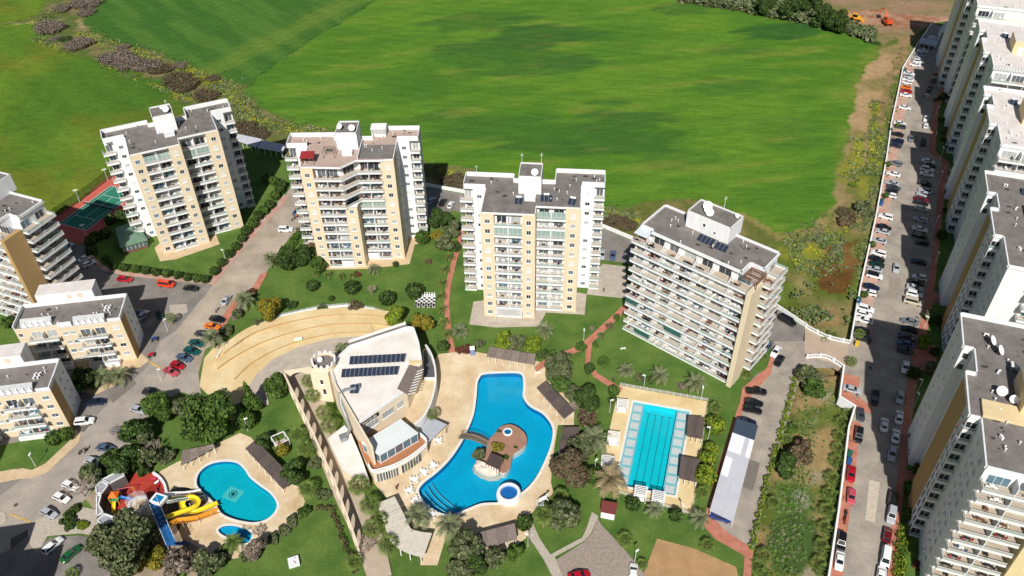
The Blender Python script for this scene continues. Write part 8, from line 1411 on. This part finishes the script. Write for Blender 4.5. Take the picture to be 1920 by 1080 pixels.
# --- trees and shrubs, one by one
for q, r, leaf, kind, l in [
    (k8(860, 150), 3.8, 'olive', 'tree', 'grey olive tree at the end of the long grey shade roof'), (k8(880, 250), 2.6, 'green', 'tree', 'green tree behind the slanting brown shade roof'), (k8(940, 290), 2.2, 'olive', 'tree', 'thin grey green tree behind the slanting brown shade roof'), (k8(1015, 335), 4.0, 'dark', 'tree', 'dark tree at the lower end of the slanting shade roof'), (k8(1010, 420), 3.2, 'brown', 'low', 'brown shrub between the two brown shade roofs'), (k8(920, 740), 5.2, 'brown', 'tree', 'large brown leafless shrub beside the main pool'), (k8(985, 610), 3.2, 'olive', 'tree', 'olive tree under the big pale date palm'), (k8(1040, 560), 2.6, 'dark', 'low', 'dark undergrowth under the big pale date palm'), (kb(970, 430), 3.6, 'olive', 'tree', 'grey olive tree on the small lawn below the statue'), (kb(1290, 60), 2.0, 'green', 'ball', 'green round bush beside the lap pool lamp'), (kb(620, 505), 1.7, 'dark', 'ball', 'dark round bush above the pebble path'), (kb(535, 790), 1.9, 'green', 'tree', 'small green tree beside the grey shade hut'), (kb(330, 840), 2.4, 'olive', 'tree', 'slim olive tree below the grey shade hut'), (kb(60, 720), 3.6, 'olive', 'tree', 'big olive tree left of the grey shade hut'), (kb(150, 900), 2.6, 'dark', 'tree', 'dark green tree below the big olive'), (kb(20, 960), 2.6, 'olive', 'tree', 'olive tree at the bottom edge below the grey shade hut'),
    (kt3(745, 450), 2.7, 'lime', 'tree', 'bright green tree left of the three behind the long shade roof'), (kt3(865, 465), 2.6, 'olive', 'tree', 'grey olive tree in the middle behind the long shade roof'), (kt3(995, 490), 2.5, 'lime', 'tree', 'bright green tree right of the three behind the long shade roof'), (kt3(1095, 568), 1.9, 'dark', 'low', 'low dark shrub at the path start'), (kt3(1175, 580), 1.9, 'green', 'low', 'low green shrub beside the path start'), (kt3(1420, 500), 1.7, 'green', 'low', 'leafy shrub at the fork of the red path'), (kt3(1290, 578), 1.3, 'olive', 'low', 'small shrub on the lower side of the red path'), (kt3(1605, 625), 1.4, 'green', 'tree', 'small round tree on the lawn inside the path bend'), (kt3(1490, 690), 1.4, 'dark', 'tree', 'small dark tree at the outer path bend'), (kt3(1545, 480), 1.1, 'green', 'low', 'shrub right of the path fork'), (kt3(1660, 320), 1.1, 'brown', 'low', 'reddish shrub on the path towards the slab block'), (kt3(1580, 408), 1.1, 'olive', 'low', 'grey shrub on the path towards the slab block'), (kt3(1725, 250), 1.2, 'green', 'low', 'green shrub at the slab block end of the path'), (kt3(1505, 345), .9, 'grey', 'low', 'spiky grey plant on the lawn left of the path'), (kt3(545, 470), 1.5, 'olive', 'low', 'thin shrub beside the blue grey cabin'), (kt3(430, 520), 1.6, 'red', 'low', 'dark red hedge plant left of the blue grey cabin'), (kt3(370, 530), 1.3, 'red', 'low', 'dark red hedge plant at the red path end'), (kt3(45, 300), 3.0, 'ochre', 'tree', 'yellowing tree between the chess board and the spa'), (kt3(235, 505), 1.8, 'dark', 'tree', 'dark small tree at the pool end of the red path'), (ks(712, 40), 3.3, 'lime', 'tree', 'yellow green bush at the end of the sand amphitheatre'), (ks(780, 95), 1.3, 'dark', 'low', 'dark shrub behind the tip of the spa roof'),
    (kt2(1070, 690), 4.0, 'dark', 'tree', 'tall dark tree between the two middle towers'), (kt2(1150, 740), 2.8, 'olive', 'tree', 'olive tree right of the tall dark tree'), (kt2(1100, 830), 3.0, 'olive', 'tree', 'olive tree below the tall dark tree'), (kt2(1040, 790), 2.4, 'ochre', 'low', 'yellow green shrub at the foot of the tall dark tree'), (kt2(955, 800), 2.2, 'green', 'ball', 'round green tree at the corner of the diagonal tower'), (kt2(1160, 860), 2.0, 'dark', 'low', 'dark shrub beside the red path top'), (kt2(990, 950), 1.2, 'brown', 'low', 'small brown shrub on the diagonal tower lawn'), (kt2(790, 965), .9, 'dark', 'ball', 'small dark ball shrub at the diagonal tower corner'), (kt2(560, 1025), 1.2, 'red', 'low', 'dark red shrub between the small palms'),
    (kl(790, 58), 1.7, 'dark', 'ball', 'dark ball shrub nearest the palms on the tower lawn'), (kl(1072, 72), 2.1, 'dark', 'ball', 'dark ball shrub above the amphitheatre middle'), (kl(1325, 148), 2.2, 'dark', 'ball', 'dark ball shrub left of the chess board'), (kl(1525, 95), 2.4, 'dark', 'ball', 'dark ball shrub behind the chess board'), (kl(925, 150), .8, 'dark', 'ball', 'tiny dark ball shrub on the tower lawn'), (kl(502, 220), 4.0, 'ochre', 'tree', 'ochre leaved tree beside the amphitheatre rim'), (kl(640, 190), 1.8, 'dark', 'low', 'dark shrub behind the ochre tree'), (kl(1100, 205), 2.2, 'brown', 'low', 'brown shrub on the amphitheatre rim'), (kl(345, 110), 1.7, 'red', 'low', 'dark red shrub behind the pavement palm'), (kl(250, 262), 1.4, 'olive', 'ball', 'olive ball shrub at the red pavement end'), (kl(160, 385), 2.2, 'olive', 'low', 'dark shrub beside the orange saloon'), (kl(860, 212), 1.5, 'olive', 'low', 'low olive hedge plant on the amphitheatre rim'), (kl(390, 330), 1.6, 'olive', 'low', 'olive shrub left of the amphitheatre niche'), (kl(1545, 265), .8, 'dark', 'low', 'small dark shrub below the chess board'),
    (kt2(110, 925), 4.6, 'dark', 'tree', 'dark tree nearest the road in the mass left of the diagonal tower'), (kt2(210, 905), 4.2, 'dark', 'tree', 'dark tree nearest the diagonal tower side balconies'), (kt2(315, 970), 2.6, 'green', 'tree', 'green bush at the corner of the diagonal tower'), (kt2(270, 865), 2.0, 'brown', 'low', 'brown shrub beside the diagonal tower side balconies'),
    (k5(430, 235), 6.2, 'green', 'tree', 'big round green tree above the slide pool'), (k5(185, 165), 4.2, 'green', 'tree', 'green tree left of the big round tree'), (k5(285, 180), 2.6, 'olive', 'tree', 'olive tree between the two green trees'), (k5(645, 130), 3.1, 'green', 'cone', 'pointed conifer on the lawn below the plaza'), (k5(792, 75), 3.2, 'green', 'tree', 'green tree at the arcade gate'), (k5(636, 250), 2.1, 'green', 'ball', 'round clipped tree on the lawn above the slide pool'), (k5(822, 408), 1.5, 'ochre', 'ball', 'ochre ball shrub below the garden shelter'), (k5(722, 362), 2.2, 'dark', 'tree', 'dark tree at the top of the long brown shade roof'), (k5(885, 525), 3.0, 'dark', 'tree', 'dark tree behind the long brown shade roof'), (k5(990, 480), 1.8, 'olive', 'low', 'shrub strip plant beside the arcade wall'), (k5(30, 320), 3.6, 'dark', 'tree', 'dark tree by the left road above the playground'), (k5(90, 350), 2.4, 'olive', 'tree', 'olive tree above the playground'), (k5(110, 440), 2.6, 'olive', 'tree', 'grey olive tree beside the grey shade roof'), (k5(210, 440), 2.2, 'olive', 'low', 'olive shrub at the end of the grey shade roof'), (k5(20, 440), 3.0, 'dark', 'tree', 'dark tree behind the curved store building'),
    (k3(850, 860), 6.4, 'olive', 'tree', 'huge olive tree beside the blue slide deck'), (k3(715, 860), 3.6, 'olive', 'tree', 'olive tree left of the huge olive tree'), (k3(880, 960), 4.6, 'olive', 'tree', 'olive tree below the huge olive tree'), (k3(1020, 960), 3.0, 'ochre', 'low', 'yellow flowering shrub below the huge olive tree'), (k3(920, 1015), 2.4, 'ochre', 'low', 'yellow shrub at the bottom by the shaded bay'), (k3(1190, 990), 3.2, 'grey', 'tree', 'grey tree at the bottom below the slide stairs'), (k3(1230, 1040), 2.6, 'green', 'low', 'green shrub at the bottom below the slide stairs'), (k5(430, 1000), 3.0, 'olive', 'tree', 'olive tree below the slide pool deck'), (k5(490, 960), 1.8, 'olive', 'low', 'olive shrub below the toddler pool'), (k5(690, 930), 2.4, 'grey', 'tree', 'thin grey tree at the corner of the toddler pool'), (k5(640, 965), 1.8, 'olive', 'low', 'grey green shrub at the lower lawn edge'), (k5(780, 878), 1.5, 'olive', 'low', 'first hedge plant along the slide pool deck edge'), (k5(835, 832), 1.5, 'olive', 'low', 'second hedge plant along the slide pool deck edge'), (k5(880, 785), 1.6, 'olive', 'low', 'third hedge plant along the slide pool deck edge'), (k5(940, 742), 1.7, 'green', 'low', 'fourth hedge plant along the slide pool deck edge'), (k5(1045, 640), 1.8, 'olive', 'low', 'shrub at the gap in the arcade wall'),
    (k3(835, 300), 3.4, 'dark', 'tree', 'dark tree above the store building roof'), (k3(745, 310), 2.6, 'dark', 'tree', 'dark tree beside the silver grey saloon'), (k3(620, 400), 3.0, 'olive', 'tree', 'olive tree at the upper end of the store building'), (k3(960, 355), 1.6, 'dark', 'cone', 'narrow dark conifer at the playground corner'), (k3(490, 630), 1.6, 'dark', 'low', 'dark shrub in the pebble paved corner'), (k3(455, 690), 1.7, 'dark', 'low', 'dark shrub below the store building corner'), (k3(480, 740), 1.5, 'dark', 'low', 'dark shrub at the shaded bay edge'), (k3(560, 730), 1.4, 'lime', 'low', 'lime shrub below the store building'), (k3(365, 145), 1.9, 'green', 'ball', 'round shrub at the low block wall'), (k3(450, 120), 1.7, 'green', 'ball', 'round shrub at the low block corner'), (k0(420, 570), 3.4, 'dark', 'tree', 'dark tree in shade between the two low blocks'), (k0(770, 690), 3.0, 'green', 'tree', 'green tree overhanging the silver car'), (k0(30, 280), 2.4, 'green', 'low', 'shrub behind the low block at the frame edge'), (k0(690, 790), 2.0, 'green', 'low', 'broad leaved shrub by the left road'), (k0(600, 990), 3.4, 'dark', 'tree', 'dark tree over the end of the left road cars'),
    ((1512, 705), 3.2, 'olive', 'tree', 'olive tree at the ditch corner by the bridge'), ((1530, 730), 2.6, 'green', 'tree', 'green tree below the bridge in the ditch'), ((1500, 845), 3.0, 'brown', 'tree', 'brown bush leaning over the carport lane'), ((1475, 870), 3.0, 'dark', 'tree', 'dark bush in the middle of the ditch edge'), ((1625, 400), 2.6, 'olive', 'low', 'olive scrub at the wall bend'), ((1618, 385), 2.4, 'olive', 'tree', 'grey green bush outside the car park wall'), ((1588, 415), 3.0, 'brown', 'low', 'brown brush at the field corner'), ((1734, 640), 2.0, 'lime', 'tree', 'sunlit yellow green tree at the red pavement'), ((1600, 345), 1.5, 'lime', 'low', 'yellow green shrub on the scrub strip'),
    (ki(235, 435), 1.7, 'olive', 'low', 'feathery shrub at the footbridge end of the island'), (ki(430, 345), 1.6, 'ochre', 'low', 'yellow green shrub behind the island kiosk'), (ki(525, 465), .9, 'green', 'low', 'narrow shrub beside the island kiosk'), (ki(640, 355), .6, 'dark', 'low', 'small dark plant on the island paving'), (ki(452, 175), .7, 'brown', 'low', 'small brown plant near the hot tub'), (k5(885, 1000), 1.0, 'olive', 'low', 'leafy plant growing in the white planter'),
    (k9(1085, 435), 2.3, 'lime', 'ball', 'bright round shrub beside the upper curved shade'), (k9(1060, 575), 1.6, 'lime', 'ball', 'upper small bright shrub between the curved shades'), (k9(1035, 635), 1.9, 'lime', 'ball', 'lower bright shrub between the curved shades'), (k9(1025, 735), 2.4, 'lime', 'ball', 'big bright shrub beside the lower curved shade'), (k9(1000, 700), 1.0, 'dark', 'low', 'dark shrub at the lower curved shade'), (k9(480, 230), 1.4, 'green', 'ball', 'round shrub at the start of the lap pool railing'), (k9(470, 290), 1.3, 'green', 'low', 'green shrub beside the upper gazebo'), (k9(595, 905), 1.6, 'dark', 'ball', 'dark shrub in front of the lower gazebos'), (k9(850, 970), 1.5, 'dark', 'ball', 'dark shrub below the lap pool corner'), (k9(410, 60), 1.4, 'green', 'tree', 'small tree at the upper lawn of the lap pool'), (k9(335, 95), 1.3, 'dark', 'ball', 'dark shrub on the curved path'), (k9(630, 150), 1.4, 'olive', 'low', 'olive shrub between the date palms'), (k9(690, 165), 1.3, 'green', 'low', 'green shrub beside the middle date palm'), (k9(890, 205), 1.3, 'grey', 'low', 'grey shrub beside the corner date palm'),
    (kc(950, 150), 1.8, 'green', 'low', 'green shrub at the ditch top near the carport lane')]:
    plant(q, r, l, leaf, kind, z0=-1.7 if 'ditch' in l or 'leaning over the carport' in l else 0.0)
bare(k3(820, 130), 3.6, 'bare branched tree over the grey car by the left road'); bare(k3(545, 500), 4.2, 'bare branched tree over the white cars by the left road', 5); bare(kl(1215, 95), 1.8, 'small bare tree on the tower lawn', 3); bare(k8(925, 305), 1.8, 'small bare tree behind the slanting shade roof'); bare(k5(140, 400), 2.6, 'bare tree above the playground conifer'); bare(k7(620, 850), 2.6, 'bare tree left of the pergola bend'); bare(k5(690, 850), 1.6, 'small bare tree at the toddler pool'); bare((1075, 765), 2.0, 'bare shrub between the shade roof and the dark tree')
# clipped hedge balls round the first tower
for i, q in enumerate([(60, 145), (100, 185), (165, 195), (235, 202), (295, 212), (357, 222), (420, 230), (485, 240), (545, 252), (600, 258), (650, 264)]): plant(k4b(*q), 1.3, 'clipped ball shrub, %s from the pavilion in the row behind the red cars' % ORD[i], 'dark' if i % 3 else 'green', 'ball', group='clipped shrubs along the parking court')
for i, q in enumerate([(705, 215), (748, 165), (792, 113), (832, 68), (872, 20)]): plant(k4b(*q), 1.4, 'clipped ball shrub, %s up the worn road from the lawn corner' % ORD[i], 'dark', 'ball', group='clipped shrubs along the worn road')
for i, q in enumerate([(990, 865), (1030, 822), (1060, 775), (1095, 745), (1130, 710), (1160, 655), (1190, 620), (1155, 568), (1205, 590), (1110, 555)]): plant(k1(*q), 1.6, 'clipped shrub, %s along the upper worn road beside the tower' % ORD[i], 'green' if i % 2 else 'dark', 'ball', group='clipped shrubs along the upper worn road')
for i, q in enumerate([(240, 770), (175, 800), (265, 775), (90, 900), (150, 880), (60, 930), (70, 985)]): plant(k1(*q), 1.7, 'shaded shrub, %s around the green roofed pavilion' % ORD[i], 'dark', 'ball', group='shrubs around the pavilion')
# hedges
def hedge(line, w, h, label, leaf, z0=0.0):
    P = [gp(*q, h / 2) for q in line]; pts = []; nr = []; rs = np.random.RandomState(int(line[0][0])); o = P[0].copy(); o.z = z0
    for a, b in zip(P, P[1:]):
        d = b - a; n = int(d.length * w * 26); f = rs.rand(n); s = rs.uniform(-.5, .5, n) * w; z = rs.beta(2, 1.2, n) * h; nx = Vector((-d.y, d.x, 0)).normalized(); wob = .25 * np.sin(f * d.length * 1.9)
        pts.append(np.stack([a.x - o.x + d.x * f + nx.x * (s + wob), a.y - o.y + d.y * f + nx.y * (s + wob), z + .15 * np.sin(f * d.length * 2.7)], 1)); nr.append(np.stack([nx.x * s, nx.y * s, .4 + 0 * s], 1))
    t = thing('hedge', label, 'hedge', o); ob('foliage', leaf_mesh('foliage', np.concatenate(pts), np.concatenate(nr) + 1e-3, .3, LV[leaf], LV['green'], .3, 3), t); mb = MB(m_bark)
    for a in P: mb.tube([(a.x - o.x, a.y - o.y, 0), (a.x - o.x, a.y - o.y, h * .7)], .05, 5)
    ob('stem', mb, t)
hedge([(1492, 700), (1482, 745), (1460, 825), (1437, 905), (1418, 985), (1409, 1030)], 1.2, 1.1, 'yellow green hedge between the carport lane and the ditch', 'lime')
hedge([(1694, 985), (1690, 1030), (1684, 1100)], 2.6, 1.2, 'sunlit hedge beside the red pavement at the nearest tower', 'lime')
hedge([(572, 424), (556, 440), (546, 462)], 2.6, 1.7, 'clipped hedge beside the white off-roader', 'green')
hedge(list(map(lambda q: k7(*q), [(215, 560), (330, 540), (390, 700), (470, 900), (520, 1060)])), 1.2, 1.0, 'dark hedge between the lower lawn and the arcade wall', 'brown')
hedge([k6(800, 600), k6(880, 560)], 1.5, 1.2, 'dark hedge at the foot of the farthest tower', 'dark')
# garden shrubs in the shade of the tower row
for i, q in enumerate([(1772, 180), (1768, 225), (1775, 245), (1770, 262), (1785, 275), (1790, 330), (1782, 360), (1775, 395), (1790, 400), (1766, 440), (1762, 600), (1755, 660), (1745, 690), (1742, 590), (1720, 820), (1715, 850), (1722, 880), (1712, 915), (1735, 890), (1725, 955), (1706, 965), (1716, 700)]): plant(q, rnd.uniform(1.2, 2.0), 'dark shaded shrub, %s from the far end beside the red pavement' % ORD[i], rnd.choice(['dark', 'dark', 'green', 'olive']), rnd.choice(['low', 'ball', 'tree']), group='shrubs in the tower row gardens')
plant((1722, 1060), 1.2, 'orange brown shrub on the nearest tower garden lawn', 'red', 'low')
for i, q in enumerate([(1683, 235), (1664, 308), (1661, 366), (1636, 458), (1621, 552)]): plant(q, 1.0, 'small bush in a bay, %s from the far end of the wall' % ORD[i], 'green', 'ball', group='bushes in the parking bays')
# ditch plants: rows of young palms and shrubs along both walls
for i, q in enumerate([(1590, 775), (1578, 790), (1588, 805), (1572, 815), (1586, 825), (1570, 838), (1584, 850), (1568, 862), (1580, 872), (1560, 895), (1572, 905), (1556, 925), (1568, 935), (1550, 955), (1562, 965), (1545, 985), (1556, 998), (1540, 1020), (1552, 1035), (1535, 1055), (1545, 1070)]): fan_palm(q, rnd.uniform(1.5, 2.1), rnd.uniform(.5, 1.1), 'young fan palm, %s from the kink along the ditch wall' % ORD[i], 'young palms along the ditch wall', -1.7)
for i, q in enumerate([(1490, 800), (1475, 822), (1450, 940), (1432, 1040), (1420, 1060), (1428, 1078), (1545, 640), (1560, 628)]): fan_palm(q, rnd.uniform(1.5, 2.1), rnd.uniform(.5, 1.2), 'young fan palm, %s down the carport side of the ditch' % ORD[i], 'young palms along the carport side of the ditch', -1.7)
# --- scrub belt bushes, one by one
for i, (x, y, r, lf) in enumerate([(92, 50, 8, 'grey'), (150, 82, 7, 'grey'), (122, 73, 3.4, 'dark'), (105, 72, 3, 'grey'), (215, 108, 8, 'grey'), (240, 117, 7, 'grey'), (275, 122, 7, 'grey'), (300, 128, 6, 'brown'), (335, 148, 7, 'brown'), (350, 158, 7, 'brown'), (385, 178, 6, 'brown'), (118, 15, 5, 'grey'), (160, 5, 8, 'grey'), (160, 22, 5, 'grey'), (460, 240, 6, 'brown'), (480, 250, 5, 'brown'), (230, 88, 3.5, 'grey'), (340, 122, 3.5, 'grey'), (400, 146, 3.5, 'brown'), (850, 338, 5, 'brown'), (870, 345, 4, 'brown'), (1150, 415, 4, 'brown'), (1170, 420, 4, 'brown'), (1588, 400, 3.6, 'brown')]): plant((x, y), r, '%s brush thicket, %s along the scrub strip counted from the far corner' % (dict(grey='grey', brown='brown', dark='dark green')[lf], ORD[i]), lf, 'thicket', h=r * .34, group='brush thickets on the scrub strip')
# stuff: yellow flower tufts and rough herbs in the belts, reeds beyond the field
def scatter(name, label, areas, n, size, leaf, leaf2, hmax, cat, seed):
    rs = np.random.RandomState(seed); pts = []
    xs_, ys_ = [], []
    for (a, b, w, k) in areas:
        f = rs.rand(int(n * k)); wv = rs.normal(0, .45, len(f)) * w; dx, dy = b[0] - a[0], b[1] - a[1]; L = math.hypot(dx, dy)
        for t_, s_ in zip(f, wv): xs_.append(a[0] + dx * t_ - dy / L * s_); ys_.append(a[1] + dy * t_ + dx / L * s_ * .8)
    for x, y in zip(xs_, ys_): q = gp(x, y); pts.append((q.x, q.y, rs.rand() * hmax))
    pts = np.array(pts); nz = fbm(pts[:, 0], pts[:, 1], 5, seed); pts = pts[nz > .42]; o = ob(name, leaf_mesh(name, pts, np.tile([0, -.3, 1.0], (len(pts), 1)), size, LV[leaf], LV[leaf2], .35, seed)); tag(o, label, cat, kind='stuff')
belt = [((60, 45), (110, 18), 9, .5), ((150, 62), (240, 92), 10, 1), ((250, 95), (335, 128), 11, 1.2), ((340, 126), (432, 170), 14, 1.8), ((420, 165), (475, 222), 18, 2), ((470, 225), (640, 262), 12, 1.8), ((640, 262), (800, 318), 8, .8), ((60, 70), (130, 98), 7, .7), ((190, 120), (335, 178), 7, .9), ((335, 178), (375, 195), 10, .6), ((800, 318), (880, 338), 10, 1), ((1135, 398), (1200, 414), 9, 1), ((1610, 260), (1595, 340), 10, 1.2), ((1644, 190), (1630, 330), 8, 1.6), ((1655, 250), (1640, 330), 10, 1.3), ((1485, 490), (1570, 455), 34, 4), ((1560, 470), (1600, 400), 14, .8)]
scatter('flower_tufts', 'yellow flowering weeds on the scrub strips around the fields', belt, 620, .38, 'yellow', 'lime', .4, 'weeds', 5)
scatter('rough_herbs', 'rough green and grey herbs on the scrub strips around the fields', [(a, b, w * 1.8, k) for a, b, w, k in belt] + [((880, 350), (1140, 405), 12, 3), ((1200, 420), (1450, 545), 22, 5), ((1480, 560), (1590, 610), 30, 1.6), ((1640, 350), (1600, 560), 12, 1.2), ((1690, 90), (1650, 330), 10, .8)], 520, .6, 'olive', 'green', .5, 'weeds', 9)
scatter('reed_bed', 'dense green reeds and bushes beyond the far field edge', [((1270, -2), (1420, 18), 8, 4), ((1400, 15), (1540, 40), 12, 7), ((1520, 35), (1640, 72), 10, 6), ((1420, -10), (1530, 10), 18, 4)], 1500, 1.1, 'olive', 'dark', 2.6, 'reeds', 13)
scatter('ditch_weeds', 'rough weeds growing in the ditch between the car parks', [((1540, 700), (1500, 880), 40, 4), ((1500, 880), (1470, 1080), 50, 4)], 150, .5, 'green', 'olive', .35, 'weeds', 17)
bpy.data.objects['ditch_weeds'].location.z = -1.7
for i, (x, y) in enumerate([(1440, 8), (1475, 14), (1500, 8), (1545, 28), (1520, 0), (1570, 40)]): plant((x, y), 5.5, 'dark bush, %s along the reeds beyond the far field' % ORD[i], 'dark', 'tree', group='bushes among the far reeds')
dup = {k: v for k, v in LABELS.items() if len(v) > 1 and not all(v)}
if dup: print('DUPLICATE LABELS', list(dup)[:20])
long_ = [k for k in LABELS if not 4 <= len(k.split()) <= 16]
if long_: print('BAD LENGTH', long_[:30])
